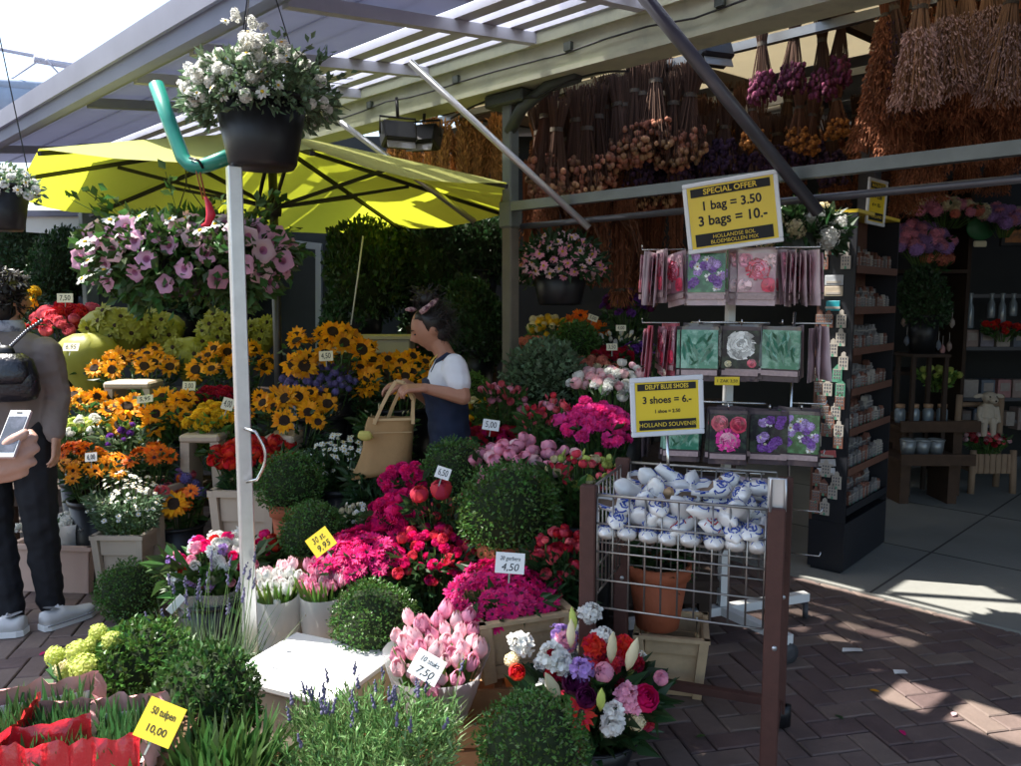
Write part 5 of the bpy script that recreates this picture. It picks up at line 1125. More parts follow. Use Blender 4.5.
def mk_print(m, fl):
    mb = MB(); mb.box((0, -.0165, -.098), (.154, .002, .165)); mats_ = [m]
    for n_, (x, z, r_, key) in enumerate(fl):
        me = HD[key]; q = Euler((U(-.3, .3), U(-.3, .3), U(0, 6))).to_matrix(); lo = len(mats_)
        for mm in me.materials: mats_.append(ink(mm))
        pts = [q @ v.co for v in me.vertices]
        vs = [Vector((max(-.076, min(.076, x + p.x * r_)), -.0182 - .0022 * (p.z + 1) - n_ * .0002, max(-.178, min(-.018, z + p.y * r_)))) for p in pts]
        o_ = len(mb.v); mb.v.extend(tuple(v) for v in vs)
        for f in me.polygons: mb.f.append(tuple(i + o_ for i in f.vertices)); mb.m.append(lo + f.material_index); mb.s.append(False)
    return mb.mesh('print', mats_)
fm = lambda n, c: mat(n, c, rough=.2, coat=.5)
PKA, PKB, LILA, LILB, WHA, WHB, REA, REB = fm('ink_pink', (.75, .2, .38)), fm('ink_pale_pink', (.82, .5, .6)), fm('ink_violet', (.22, .12, .42)), fm('ink_lilac', (.6, .52, .75)), fm('ink_white', (.75, .74, .7)), fm('ink_cream', (.62, .58, .5)), fm('ink_red', (.6, .08, .12)), fm('ink_orange', (.75, .3, .25))
PR = {'violet': mk_print(GPRINT, [(U(-.066, .066), -U(.03, .165), .019, random.choice(['d_wht', 'u_lil', 'u_pur', 'c_lil'])) for k in range(20)]),
      'pinkrose': mk_print(KPRINT, [(-.05, -.045, .034, 'r_pink'), (.05, -.05, .03, 'u_pale'), (-.045, -.15, .03, 'p_pale'), (.05, -.15, .034, 'p_rose'), (.005, -.085, .05, 'u_rose'), (.005, -.085, .043, 'r_pink')]),
      'teal': mk_print(TEALP, []), 'greenleaf': mk_print(TEALP, []),
      'whitedahlia': mk_print(DPRINT, [(-.0, -.078, .062, 'u_wht'), (-.0, -.078, .05, 'r_wht'), (.048, -.155, .02, 'r_cor'), (-.05, -.16, .016, 'r_crm')]),
      'pinkdahlia': mk_print(DPRINT, [(-.036, -.055, .038, 'r_cor'), (.042, -.06, .038, 'r_rose'), (.0, -.13, .052, 'u_hot'), (0, -.13, .04, 'r_pink')]),
      'crocus': mk_print(DPRINT, [(U(-.06, .06), -U(.03, .165), .02, random.choice(['u_lil', 'bud_w', 'u_pur', 'd_wht'])) for k in range(14)])}
for nm in ('teal', 'greenleaf'):    # printed leaves
    mb = MB(); mb.box((0, -.0165, -.098), (.154, .002, .165))
    for k in range(46):
        x, z, a = U(-.06, .06), -U(.05, .17), U(.6, 2.5); l_ = U(.04, .075); dx, dz = math.cos(a) * l_, math.sin(a) * l_
        if abs(x + dx) > .075 or z + dz > -.018: continue
        mb.add([(x, -.0182 - k * .00005, z), (x + dx * .5 - dz * .12, -.0182 - k * .00005, z + dz * .5 + dx * .12), (x + dx, -.0182 - k * .00005, z + dz), (x + dx * .5 + dz * .12, -.0182 - k * .00005, z + dz * .5 - dx * .12)], [(0, 1, 2, 3)], 1 + k % 2)
    PR[nm] = mb.mesh('print', [TEALP, leafm('print_leaf_a', (.3, .55, .42)), leafm('print_leaf_b', (.04, .22, .12))])
lbm = MB(); lbm.box((0, -.0165, -.199), (.15, .0022, .022)); LBL = lbm.mesh('label_strip', [mat('label_paper', (.5, .36, .36), rough=.3, nz=.4, nscale=70)])
hkc = {}
def hook_row(c, d, n, kinds, prints, lab, z, gap=.026, fan=.0):
    """packs hanging along one hook: c hook start, d direction; front pack carries the visible print"""
    d = Vector(d).normalized(); mb = MB(); e = c + d * (n * gap + .06)
    mb.tube([c - RC, e - RC, e + Vector((0, 0, .02)) - RC], .0038, 6); mb.build('hook', CHROME, rk)
    yaw = math.atan2(d.y, d.x) + math.pi / 2
    for i in range(n):
        front = i == n - 1
        q = Euler((U(-.1, .03), G(.05) * (not front) + G(.015), yaw + G(.06) + fan * (i - n / 2) * (1 if d.x > 0 else -1)))
        t = thing('bulb_pack', (lab if front else lab.split(' at the front')[0].replace('pack', 'pack') + ' behind it'), 'bulb pack', c + d * (.045 + i * gap) + Vector((G(.024) if not front else 0, 0, -.012 + (G(.006) if not front else 0))), 'flower bulb packs on the rack'); t.rotation_euler = q
        link('bag', BM[kinds], t, (0, 0, 0)); 
        if prints: link('print', PR[prints], t); link('label_strip', LBL, t)
fr = Vector((-.25, -1, 0)).normalized(); sd_ = Vector((1, -.25, 0)).normalized()
def row(z, specs):
    mb = MB(); mb.tube([-sd_ * .17 + fr * .03 + Vector((0, 0, z)), sd_ * .17 + fr * .03 + Vector((0, 0, z))], .006, 6); mb.build('crossbar', CHROME, rk)
    for (off, dr, n, kinds, pr, lab, fan) in specs: hook_row(RC + off + Vector((0, 0, z)), dr, n, kinds, pr, lab, z, fan=fan)
row(1.775, [(-sd_ * .105 + fr * .03, fr, 6, 'e', 'violet', 'violet and white flower bulb pack at the front of the top row', 0), (sd_ * .1 + fr * .03, fr, 5, 'e', 'pinkrose', 'pink dahlia bulb pack at the front of the top row', 0), (-sd_ * .2 + fr * .09, -sd_, 5, 'e', 'pinkrose', 'pale bulb pack seen edge on at the top left hook', .2), (sd_ * .17 + fr * .09, sd_, 5, 'e', 'pinkrose', 'pale bulb pack seen edge on at the top right hook', .2)])
row(1.45, [(-sd_ * .13 + fr * .03, fr, 6, 'd', 'teal', 'teal green leaf bulb pack at the front of the second row', 0), (sd_ * .045 + fr * .03, fr, 5, 'd', 'whitedahlia', 'white dahlia bulb pack at the front of the second row', 0), (sd_ * .21 + fr * .03, fr, 4, 'd', 'greenleaf', 'plain green leaf bulb pack at the front of the second row', 0), (-sd_ * .22 + fr * .09, -sd_, 4, 'r', 'pinkrose', 'pink red bulb pack seen edge on in the second row', .22), (sd_ * .26 + fr * .05, sd_, 4, 'e', None, 'dusty pink bulb pack seen edge on right in the second row', .22)])
row(1.09, [(-sd_ * .2 + fr * .03, fr, 5, 'd', 'teal', 'blue green bulb pack at the front of the third row behind the sign', 0), (sd_ * .0 + fr * .03, fr, 6, 'd', 'pinkdahlia', 'three bloom pink dahlia bulb pack at the front of the third row', 0), (sd_ * .17 + fr * .03, fr, 5, 'd', 'crocus', 'dark crocus bulb pack at the front of the third row', 0), (sd_ * .3 + fr * .03, fr, 4, 'd', 'violet', 'violet bulb pack at the front right end of the third row', 0), (-sd_ * .24 + fr * .06, -sd_, 4, 'd', None, 'dark bulb pack seen edge on in the third row', .2)])
row(.77, [(-sd_ * .12 + fr * .03, fr, 5, 'd', 'crocus', 'dark crocus bulb pack in the lowest row behind the clogs', 0), (sd_ * .1 + fr * .03, fr, 5, 'e', 'pinkdahlia', 'pink dahlia bulb pack in the lowest row behind the clogs', 0)])
mb = MB()
for z in (1.1, .88, .62, .42): 
    a = sd_ * .27 + fr * .05 + Vector((0, 0, z)); mb.tube([a, a + sd_ * .14 + fr * .02, a + sd_ * .145 + fr * .02 + Vector((0, 0, .02))], .004, 6)
mb.tube([sd_ * .27 + fr * .05 + Vector((0, 0, .35)), sd_ * .27 + fr * .05 + Vector((0, 0, 1.5))], .006, 6); mb.build('hook', CHROME, rk)
ys = thing('price_tag', 'small yellow card between the second and third bulb rows', 'price tag', P(727, 381, 3.3), 'price tags'); ys.rotation_euler = (R(90), 0, R(-8)); mb = MB(); mb.box((0, 0, 0), (.1, .034, .003)); mb.build('card', YCARD, ys); text('1 ZAK 3,50', .018, INK, ys, (0, 0, .0022))

# ------------------------------------------------------------------ tall souvenir rack
K = GR(842, 577); aR = Vector((.66, .75, 0)).normalized(); bL = Vector((-.75, .66, 0)).normalized(); nR = -bL; WR, DR, HR = .76, .2, 2.02
sr = thing('souvenir_rack', 'tall black souvenir rack with shelves of tiny canal houses', 'rack', K); BB = mat('rack_black', (.016, .017, .022), rough=.45); BRN = mat('rack_brown', (.14, .065, .045), rough=.6, nz=.3)
yawR = math.atan2(aR.y, aR.x)
def rb(mb, a0, a1, b0, b1, z0, z1, m=0): mb.hexa([aR * a0 + bL * b0 + Vector((0, 0, z0)), aR * a1 + bL * b0 + Vector((0, 0, z0)), aR * a1 + bL * b1 + Vector((0, 0, z0)), aR * a0 + bL * b1 + Vector((0, 0, z0)), aR * a0 + bL * b0 + Vector((0, 0, z1)), aR * a1 + bL * b0 + Vector((0, 0, z1)), aR * a1 + bL * b1 + Vector((0, 0, z1)), aR * a0 + bL * b1 + Vector((0, 0, z1))], m)
mb = MB(); rb(mb, 0, WR, 0, DR, .03, .3); rb(mb, .015, WR - .015, .015, DR - .015, 0, .03); mb.build('base_box', BB, sr)
mb = MB(); rb(mb, 0, WR, DR - .015, DR, .302, HR); mb.build('back_panel', BRN, sr)
mb = MB(); rb(mb, 0, .014, 0, DR - .017, .302, HR); mb.build('side_panel', BB, sr)
mb = MB(); rb(mb, WR - .014, WR, 0, DR - .017, .302, HR); mb.build('side_panel', BB, sr)
mb = MB(); rb(mb, .0, WR, 0, DR, HR + .002, HR + .02); mb.build('top_panel', YCARD, sr)
hm = [mat('house_brick', (.2, .09, .065), rough=.5, obj=.4, spec=.4), mat('house_trim', (.45, .41, .36), rough=.5), mat('house_window', (.08, .09, .12), rough=.3), mat('house_green', (.1, .3, .2), rough=.5), mat('house_grey', (.22, .21, .21), rough=.5, obj=.3)]
def mk_house(style, body):
    mb = MB(); w_, d_, h_ = .017, .016, .055; pf = [(-w_, 0), (w_, 0), (w_, h_ * .72)]
    if style == 0: pf += [(w_ * .66, h_ * .72), (w_ * .66, h_ * .85), (w_ * .33, h_ * .85), (w_ * .33, h_), (-w_ * .33, h_), (-w_ * .33, h_ * .85), (-w_ * .66, h_ * .85), (-w_ * .66, h_ * .72)]
    elif style == 1: pf += [(w_ * .5, h_ * .78), (w_ * .42, h_ * .95), (0, h_ * 1.04), (-w_ * .42, h_ * .95), (-w_ * .5, h_ * .78)]
    else: pf += [(0, h_ * 1.02)]
    pf += [(-w_, h_ * .72)]; n = len(pf); vs = [Vector((x, -d_ / 2, z)) for x, z in pf] + [Vector((x, d_ / 2, z)) for x, z in pf]
    mb.add(vs, [tuple(range(n)), tuple(reversed(range(n, 2 * n)))] + [((i + 1) % n, i, i + n, (i + 1) % n + n) for i in range(n)], 0)
    for zz in (.22, .42, .6): 
        for xx in (-.55, 0, .55): mb.box((xx * w_, -d_ / 2 - .0006, zz * h_ + .002), (.0062, .0014, .0072), None, 1); mb.box((xx * w_, -d_ / 2 - .0014, zz * h_ + .002), (.0042, .0010, .0054), None, 2)
    mb.box((0, -d_ / 2 - .0006, .004), (.0075, .0014, .009), None, 3); mb.box((0, -d_ / 2 - .0004, h_ * .73), (w_ * 1.9, .0016, .0018), None, 1)
    return mb.mesh('canal_house', [body, hm[1], hm[2], hm[3]])
HOUSES = [mk_house(s, b) for s in (0, 1, 2) for b in (hm[0], hm[4])] + [mk_house(1, hm[1])]
yh = math.atan2(nR.y, nR.x) + math.pi / 2
SHL = ['lowest', 'second lowest', 'third lowest', 'middle', 'third highest', 'second highest', 'highest']
for k in range(7):
    z0 = .36 + k * .225
    mb = MB(); mb.hexa([aR * .016 + bL * .004 + Vector((0, 0, z0)), aR * (WR - .016) + bL * .004 + Vector((0, 0, z0)), aR * (WR - .016) + bL * (DR - .02) + Vector((0, 0, z0 + .03)), aR * .016 + bL * (DR - .02) + Vector((0, 0, z0 + .03))] + [aR * .016 + bL * .004 + Vector((0, 0, z0 + .012)), aR * (WR - .016) + bL * .004 + Vector((0, 0, z0 + .012)), aR * (WR - .016) + bL * (DR - .02) + Vector((0, 0, z0 + .042)), aR * .016 + bL * (DR - .02) + Vector((0, 0, z0 + .042))]); mb.build('shelf', BB if k == 0 else BRN, sr)
    mb = MB(); rb(mb, .016, WR - .016, -.004, .0, z0 - .012, z0 + .03); mb.build('shelf_lip', BB if k == 0 else BRN, sr)
    for row_ in range(2):
        for i in range(10):
            p = K + aR * (.05 + (WR - .1) * (i + .5) / 10 + G(.003)) + bL * (.035 + row_ * .08) + Vector((0, 0, z0 + .0185 + row_ * .013)); sc_ = (1.45 + .5 * row_) * U(.85, 1.12)
            h = link('miniature_house', random.choice(HOUSES), None, p, (0, 0, yh + G(.12)), sc_); tag(h, f'tiny canal house on the {SHL[k]} shelf of the souvenir rack, {"front" if row_ == 0 else "back"} row', 'miniature house', 'miniature canal houses on the rack')
# magnets on the dark left side
nl = -aR; yl = math.atan2(nl.y, nl.x) + math.pi / 2
zs = [(1.93, .07, 0), (1.93, .14, 0), (1.8, .06, 1), (1.8, .12, 0), (1.8, .17, 1), (1.4, .06, 1), (1.4, .13, 0), (1.24, .1, 1), (1.1, .07, 3), (1.1, .14, 1), (1.02, .05, 3), (1.02, .12, 1), (1.02, .17, 2), (.89, .07, 1), (.89, .13, 0), (.79, .05, 1), (.79, .16, 0), (.56, .11, 1), (.4, .16, 0), (.44, .07, 1), (.34, .11, 1), (.34, .17, 0)]
zs += [(z, b, random.choice((0, 0, 1, 2))) for z, b in ((1.93, .175), (1.72, .05), (1.72, .17), (1.4, .175), (1.3, .06), (1.3, .15), (1.24, .17), (1.17, .04), (1.17, .14), (1.1, .18), (.95, .05), (.95, .15), (.89, .18), (.84, .1), (.79, .11), (.73, .05), (.73, .17), (.5, .05), (.5, .16), (.45, .12))]
for i, (z, b, kk) in enumerate(zs):
    h = link('magnet_house', HOUSES[(6 if kk == 1 else 2 * (i % 3))] if kk != 3 else mk_house(2, hm[3]), None, K + nl * .008 + bL * b + Vector((0, 0, z)), (0, 0, yl), (1.5, .6, 1.75)); tag(h, 'green gabled house magnet on the dark side of the souvenir rack' if kk == 3 else 'house magnet on the dark narrow side of the souvenir rack', 'magnet', 'house magnets on the rack side')
for i, (z, c_, lab) in enumerate(((1.66, (.45, .47, .5), 'grey picture postcard magnet below the top house magnets'), (1.6, (.5, .42, .32), 'tan card magnet under the grey postcard magnet'), (1.52, (.02, .3, .36), 'bright teal square magnet on the rack side'), (.69, (.5, .12, .12), 'red and white boat shaped magnet on the rack side'), (.64, (.5, .5, .52), 'pale boat shaped magnet under the red one'), (.59, (.6, .62, .66), 'white boat shaped magnet lowest of three'))):
    mb = MB(); mb.box((0, 0, 0), (.1 if z < .8 or z > 1.55 else .075, .006, .055 if z > .8 else .04), Euler((0, R(-8 if z < .8 else 0), 0)).to_matrix(), 0, .002); mb.box((0, -.004, -.01), (.08, .002, .012), None, 1)
    h = mb.build('souvenir_magnet', [mat(f'magnet_face_{i}', c_, rough=.4, nz=.3, nscale=60), hm[1]]); h.location = K + nl * .006 + bL * .11 + Vector((0, 0, z)); h.rotation_euler = (0, 0, yl); tag(h, lab, 'magnet')
t = sign('rack_sign', 'narrow yellow sign with black bands on top of the souvenir rack', K + aR * .3 + bL * -.0 + Vector((0, 0, 2.1)), .15, .22, face(34, -4), 'MAGNETS', [('1 = 3.00', .12, .13), ('4 = 10.-', -.08, .13)], [('HOLLAND', -.37, .11)], 0)
random.seed(91)
# ------------------------------------------------------------------ dried bunches hanging from the roof (made once per kind, copied)
BRST = mat('dried_stem', (.16, .07, .04), rough=.9, isl=.4); RUSTY = mat('rust_straw', (.28, .105, .05), rough=.9, isl=.55, obj=.25)
GOLDS = mat('golden_straw', (.42, .22, .09), rough=.9, isl=.55, obj=.25); TANG = mat('tan_straw', (.36, .2, .11), rough=.9, isl=.4, obj=.15); PKTAN = mat('pink_grain', (.55, .36, .31), rough=.9, isl=.35, obj=.15)
DKST = mat('dark_dried_stem', (.1, .052, .034), rough=.9, isl=.4); DROSE = mat('dried_rose', (.34, .13, .08), rough=.85, isl=.5, obj=.3, col2=(.42, .26, .13), nscale=9); DPURP = mat('dried_purple', (.16, .03, .075), rough=.85, isl=.4, obj=.25); DORG = mat('dried_orange', (.42, .17, .04), rough=.85, isl=.4); DVIO = mat('dried_violet', (.05, .025, .06), rough=.9, isl=.4); DPINK = mat('dried_pink', (.3, .12, .12), rough=.9, isl=.4)
def mk_hang(L, r0, r1, ns, stem, nh, hm_, hr, hz=(.72, 1.0), tied=.12, kind='dot'):
    st = MB(); hd = MB()
    for i in range(ns):
        a = U(0, 6.28); q = math.sqrt(rnd()); x0, y0 = r0 * q * math.cos(a), r0 * q * math.sin(a); x1, y1 = r1 * q * math.cos(a), r1 * q * math.sin(a); l_ = L * U(.9, 1.05)
        st.tube([(x0 * 1.5, y0 * 1.5, U(0, .04)), (x0 * .7, y0 * .7, -L * tied), (x1, y1, -l_)], .0028, 3, 0, False)
    for i in range(nh):
        t = U(*hz); a = U(0, 6.28); q = U(.5, 1.05); k = r0 * .7 + (r1 - r0 * .7) * min(1, t); p = Vector((k * q * math.cos(a), k * q * math.sin(a), -L * t))
        if kind == 'dot': hd.ball(p, hr * U(.7, 1.2), 5, 0)
        elif kind == 'grain': hd.leaf(p, (math.cos(a) * .4 + G(.3), math.sin(a) * .4 + G(.3), -1), hr * U(.7, 1.4), hr * .35)
    st.tube([(0, 0, -L * tied - .01), (0, 0, -L * tied + .015)], r0 * .8, 8, 1, False)
    return st.mesh('stems', [stem, mat('binding', (.09, .07, .05), rough=.8)]), hd.mesh('flower_heads', [hm_])
HK = {'reed': [mk_hang(.75, .05, .07, 90, GOLDS, 900, GOLDS, .055, (.0, 1), .9, 'grain') for _ in range(3)], 'straw': [mk_hang(.75, .045, .08, 130, RUSTY, 420, RUSTY, .035, (.03, 1), .9, 'grain') for _ in range(2)],
      'rose': [mk_hang(.5, .05, .095, 120, DKST, 80, DROSE, .02, (.72, 1.06), .3) for _ in range(2)],
      'purple': [mk_hang(.42, .045, .1, 100, DKST, 130, DPURP, .018, (.68, 1.04), .3) for _ in range(2)],
      'orange': [mk_hang(.42, .045, .1, 90, BRST, 110, DORG, .018, (.7, 1.02), .3)],
      'violet': [mk_hang(.4, .05, .1, 90, DKST, 200, DVIO, .019, (.5, 1.02), .3)],
      'grass': [mk_hang(.62, .05, .13, 150, TANG, 1500, PKTAN, .026, (.38, 1.03), .2, 'grain') for _ in range(2)],
      'rust': [mk_hang(.8, .05, .16, 150, RUSTY, 1900, RUSTY, .034, (.2, 1.05), .2, 'grain') for _ in range(2)],
      'dark': [mk_hang(.55, .03, .09, 60, DKST, 200, DVIO, .02, (.2, 1.0), .12, 'grain')]}
def hang(kind, u, v, Y, lab, grp, s=1.0, rot=0, sx=1):
    st, hd = random.choice(HK[kind]); T = P(u, v, Y); t = thing('dried_bunch', lab, 'dried flowers', T, grp); t.rotation_euler = (R(180) if rot == 180 else G(.06), G(.06), U(0, 6)); t.scale = (s * sx, s * sx, s)
    link('stems', st, t); link('flower_heads', hd, t)
def row_hang(kind, pts, lab, grp, Y, s=1.0, jy=.12, **k):
    for (u, v) in pts: hang(kind, u, v, Y + U(-jy, jy), lab, grp, s * U(.92, 1.08), **k)
xs = lambda a, b, n: [a + (b - a) * i / (n - 1) for i in range(n)]
row_hang('reed', [(u, 196 + (i % 3) * 9 + G(8)) for i, u in enumerate(xs(398, 508, 11))], 'upright rust brown reed bundle between the umbrella and the post', 'reed bundles behind the umbrella', 6.4, .8, .15, rot=180)
row_hang('straw', [(u, 178 + G(10)) for u in xs(532, 705, 13)], 'rust brown reed bundle under the dried roses', 'reed bundles under the dried roses', 5.3, .95, .2)
row_hang('rose', [(u, 88 + (10 if u < 600 else -14) - (u > 640) * 2 + G(7)) for u in xs(538, 694, 17)], 'dried rose bunch in the front hanging row', 'dried rose bunches in the middle of the roof', 4.85, 1.0, .12)
row_hang('rose', [(u, 118 + G(8)) for u in xs(545, 705, 12)], 'dried rose bunch in the back hanging row', 'dried rose bunches in the middle of the roof', 5.2, 1.05, .1)
row_hang('orange', [(u, 98 + G(5)) for u in xs(668, 760, 6)], 'dried orange flower bunch behind the steel strut', 'dried orange bunches', 5.1, .85, .1)
row_hang('violet', [(u, 120 + G(5)) for u in xs(640, 830, 12)], 'dark violet dried bunch above the special offer sign', 'dark violet dried bunches', 5.0, .9, .12)
for (u, v, lab) in ((762, 22, 'purple dried bunch hanging nearest the steel strut'), (796, 12, 'purple dried bunch hanging second from the steel strut'), (822, 18, 'purple dried bunch tilted next to the dark post'), (843, 4, 'longest purple dried bunch touching the dark post')): hang('purple', u, v, 4.4, lab, 'purple dried bunches beside the dark post', .95, sx=.75)
for (u, v) in ((752, 95), (800, 92), (836, 85), (815, 100)): hang('orange', u, v, 4.75, 'orange dried bunch below the purple ones', 'orange dried bunches below the purple ones', .7)
row_hang('rust', [(u, -14 + G(10)) for u in xs(888, 1060, 11)], 'rust brown dried grass bunch in the top row at right', 'rust brown dried grass bunches', 4.0, .72, .15)
row_hang('rust', [(u, 55 + G(10)) for u in xs(884, 1060, 12)], 'rust brown dried grass bunch in the lower row at right', 'rust brown dried grass bunches', 4.2, .62, .15)
row_hang('rust', [(u, 10 + G(8)) for u in xs(900, 1070, 7)], 'rust brown dried grass bunch in the back row at right', 'rust brown dried grass bunches', 4.6, .9, .12)
for (u, v, lab) in ((922, -14, 'pale pink dried grass bunch nearest the dark post'), (944, -24, 'pale pink dried grass bunch second from the dark post'), (966, -30, 'pale pink dried grass bunch third from the dark post'), (990, -34, 'pale pink dried grass bunch fourth from the dark post'), (1014, -20, 'pale pink dried grass bunch cut by the right picture edge')): hang('grass', u, v, 3.6 + U(-.08, .08), lab, 'pale pink dried grass bunches', .78)
hang('dark', 893, -6, 3.9, 'dark brown dried bunch right behind the dark post', 'dark dried bunches', 1.0)
row_hang('rust', [(u, 150 + G(6)) for u in (545, 590, 625)], 'rust brown grass bunch below the steel rail', 'grass bunches below the rail', 5.0, .5, .1)
for (u, v, lab) in ((575, 215, 'dark wicker swirl left under the rail'), (615, 238, 'dark wicker swirl right under the rail')):
    t = thing('wicker_swirl', lab, 'ornament', P(u, v, 5.1)); mb = MB()
    for i in range(26):
        a = U(0, 6.28); mb.tube([(.02 * math.cos(a), .02 * math.sin(a), .12), (.14 * math.cos(a + .5), .14 * math.sin(a + .5), .06 + G(.04)), (.2 * math.cos(a + 1.2), .2 * math.sin(a + 1.2), -.2 + G(.06))], .004, 4, 0, False)
    mb.build('twigs', BRST, t)
row_hang('rust', [(u, 122 + G(8)) for u in xs(535, 900, 13)], 'brown dried grass bunch in the rearmost hanging row', 'brown dried bunches at the rear of the roof', 6.1, .6, .2)
row_hang('rose', [(u, 92 + G(10)) for u in xs(700, 880, 9)], 'dried rose bunch in the rear row behind the purple ones', 'dried rose bunches in the rear row', 5.6, .8, .15)
row_hang('rust', [(u, 118 + G(8)) for u in xs(600, 1000, 13)], 'rust brown bunch hanging behind the special offer sign', 'rust brown bunches above the bulb rack', 5.5, .62, .15)
ft = thing('light_batten', 'long white lamp batten hanging behind the thick steel strut', 'lamp', P(725, 113, 5.25)); mb = MB(); mb.bar(P(668, 124, 5.3) - ft.location, P(782, 100, 5.2) - ft.location, .06, .05); mb.build('housing', WHP, ft); mb = MB(); mb.tube([P(670, 131, 5.28) - ft.location, P(780, 107, 5.18) - ft.location], .016, 8); mb.build('tube', mat('milk_tube', (.85, .85, .82), rough=.3), ft)
# spotlights
def spot(u, v, Y, lab, yaw):
    t = thing('spotlight', lab, 'lamp', P(u, v, Y), 'black floodlights under the roof', R(yaw)); mb = MB(); mb.box((0, 0, 0), (.2, .12, .13), Euler((R(-25), 0, 0)).to_matrix(), 0, .012)
    for i in range(6): mb.box((-.08 + i * .032, .07, .03), (.006, .05, .1), Euler((R(-25), 0, 0)).to_matrix())
    mb.build('housing', BLK, t); mb = MB(); mb.box((0, -.055, -.045), (.17, .006, .1), Euler((R(-25), 0, 0)).to_matrix()); mb.build('glass', mat('lamp_glass', (.25, .24, .22), rough=.1), t)
    mb = MB(); mb.tube([(-.11, 0, 0), (-.11, 0, .1), (.11, 0, .1), (.11, 0, 0)], .007, 6); mb.tube([(0, 0, .1), (0, .02, .22)], .01, 6); mb.build('bracket', BLK, t)
spot(398, 135, 4.9, 'black floodlight above the umbrella right edge', 25); spot(424, 138, 5.1, 'black floodlight right of another above the umbrella', -20); spot(712, 52, 4.5, 'black floodlight half behind the thick steel strut', 20); spot(592, 100, 5.6, 'black floodlight hidden among the dried rose stems', 0)
# ------------------------------------------------------------------ shop interior
SHM = mat('shelf_grey', (.1, .1, .11), rough=.5); 
def shelf_unit(x0, x1, y, d, zs_, lab, m=SHM, H=2.6):
    t = thing('shop_shelf', lab, 'shelf', ((x0 + x1) / 2, y, 0), 'shelves along the back wall'); w_ = x1 - x0
    for z in zs_: mb = MB(); mb.box((0, 0, z), (w_, d, .03)); mb.build('board', m, t)
    for s in (-1, 1): mb = MB(); mb.box((s * (w_ / 2 + .016), 0, H / 2), (.03, d, H)); mb.build('side_panel', m, t)
    return t
x0 = P(955, 300, 7.0).x
shelf_unit(x0, x0 + 1.7, 7.1, .4, [.5, P(990, 398, 7).z, P(990, 348, 7).z, P(990, 296, 7).z, P(990, 222, 7).z], 'grey shelves full of boxes at the right end of the shop')
GBX = [mat(f'box_card_{i}', c, rough=.6, nz=.3, nscale=25) for i, c in enumerate(((.3, .22, .2), (.22, .2, .24), (.35, .3, .27), (.14, .16, .2), (.4, .2, .2)))]
def gbox(u, v, Y, w, h, lab, m, grp='boxes on the shop shelves', bottom=None):
    k = Y / 800; T = P(u, v, Y); t = thing('goods_box', lab, 'box', (T.x, T.y, T.z), grp, G(.06)); mb = MB(); mb.box((0, 0, 0), (w * k, .12, h * k), None, 0, .004); mb.build('carton', m, t); mb = MB(); mb.box((0, -.062, h * k * .1), (w * k * .7, .003, h * k * .45)); mb.build('label', GBX[2], t)
for i, u in enumerate((968, 984, 1000, 1016)):
    gbox(u, 338, 6.95, 13, 17, ['brown box at the left of the middle shelf', 'grey box second on the middle shelf', 'pale box third on the middle shelf', 'dark box at the right of the middle shelf'][i], GBX[i])
    gbox(u, 388, 6.95, 14, 18, ['red brown box at the left of the shelf behind the lamb', 'pale box second on the shelf behind the lamb', 'grey box third on the shelf behind the lamb', 'brown box at the right of the shelf behind the lamb'][i], GBX[(i + 2) % 5])
def bottle(u, v, Y, h, lab, m, grp):
    k = Y / 800; T = P(u, v, Y); t = thing('glass_vase', lab, 'vase', (T.x, T.y, T.z - h * k), grp); mb = MB(); H = h * k; mb.lathe([(.03, 0), (.034, .02), (.03, H * .6), (.016, H * .75), (.018, H)], 14); mb.build('body', m, t); mb = MB(); mb.lathe([(.02, H * .98), (.023, H), (.02, H * 1.03)], 12); mb.build('rim', m, t)
VG = mat('dark_glass', (.2, .24, .27), rough=.12, spec=.7)
for i, u in enumerate((971, 992, 1003, 1014)): bottle(u, 294, 6.9, (34, 24, 30, 22)[i], ['tall ribbed vase at the left of the vase shelf', 'short vase second on the vase shelf', 'tall vase third on the vase shelf', 'short vase at the right of the vase shelf'][i], VG, 'vases on the upper shelf')
t = bunch('red artificial poppies in a tray on the shop shelf', 'flowers', 1004, 326, 6.8, 20, 4, 16, ['u_red'], .035, leaf=LEAF, nleaf=100, depth=.1)
words = ['narrow', 'wide', 'tall', 'flat', 'tiny', 'square']; shn = {374: 'fourth', 360: 'mid', 284: 'upper', 205: 'top'}
for q, (v, hh, nm) in enumerate(((418, 20, 'bottom shelf behind the log chair'), (366, 0, ''), (212, 12, 'highest shelf at the right end'), (276, 0, ''))):
    if not hh: continue
    for i in range(6):
        u = 962 + i * 11; T_ = P(u, v, 6.95); k_ = 6.95 / 800; w_ = U(7, 11); h_ = hh * U(.7, 1.2)
        gbox(u, v, 6.95 - U(0, .1), w_, h_, ['leftmost', 'second', 'third', 'fourth', 'fifth', 'rightmost'][i] + ' small carton on the ' + nm, GBX[(i * 3 + q) % 5])
for i in range(16):
    u, v = 905 + (i % 8) * 6.5 + G(1.5), (322 if i < 8 else 348) + G(3); T_ = P(u, v, 6.75); t = thing('hanging_trinket', 'tiny pale trinket hanging in rows behind the souvenir rack', 'trinket', T_, 'trinkets hanging behind the souvenir rack'); mb = MB(); mb.lathe([(.004, .05), (.02, .02), (.024, -.01), (.004, -.04)], 10, rot=None); mb.build('body', GBX[i % 5], t); mb = MB(); mb.tube([(0, 0, .05), (0, 0, .12)], .002, 4); mb.build('thread', WIRE, t)
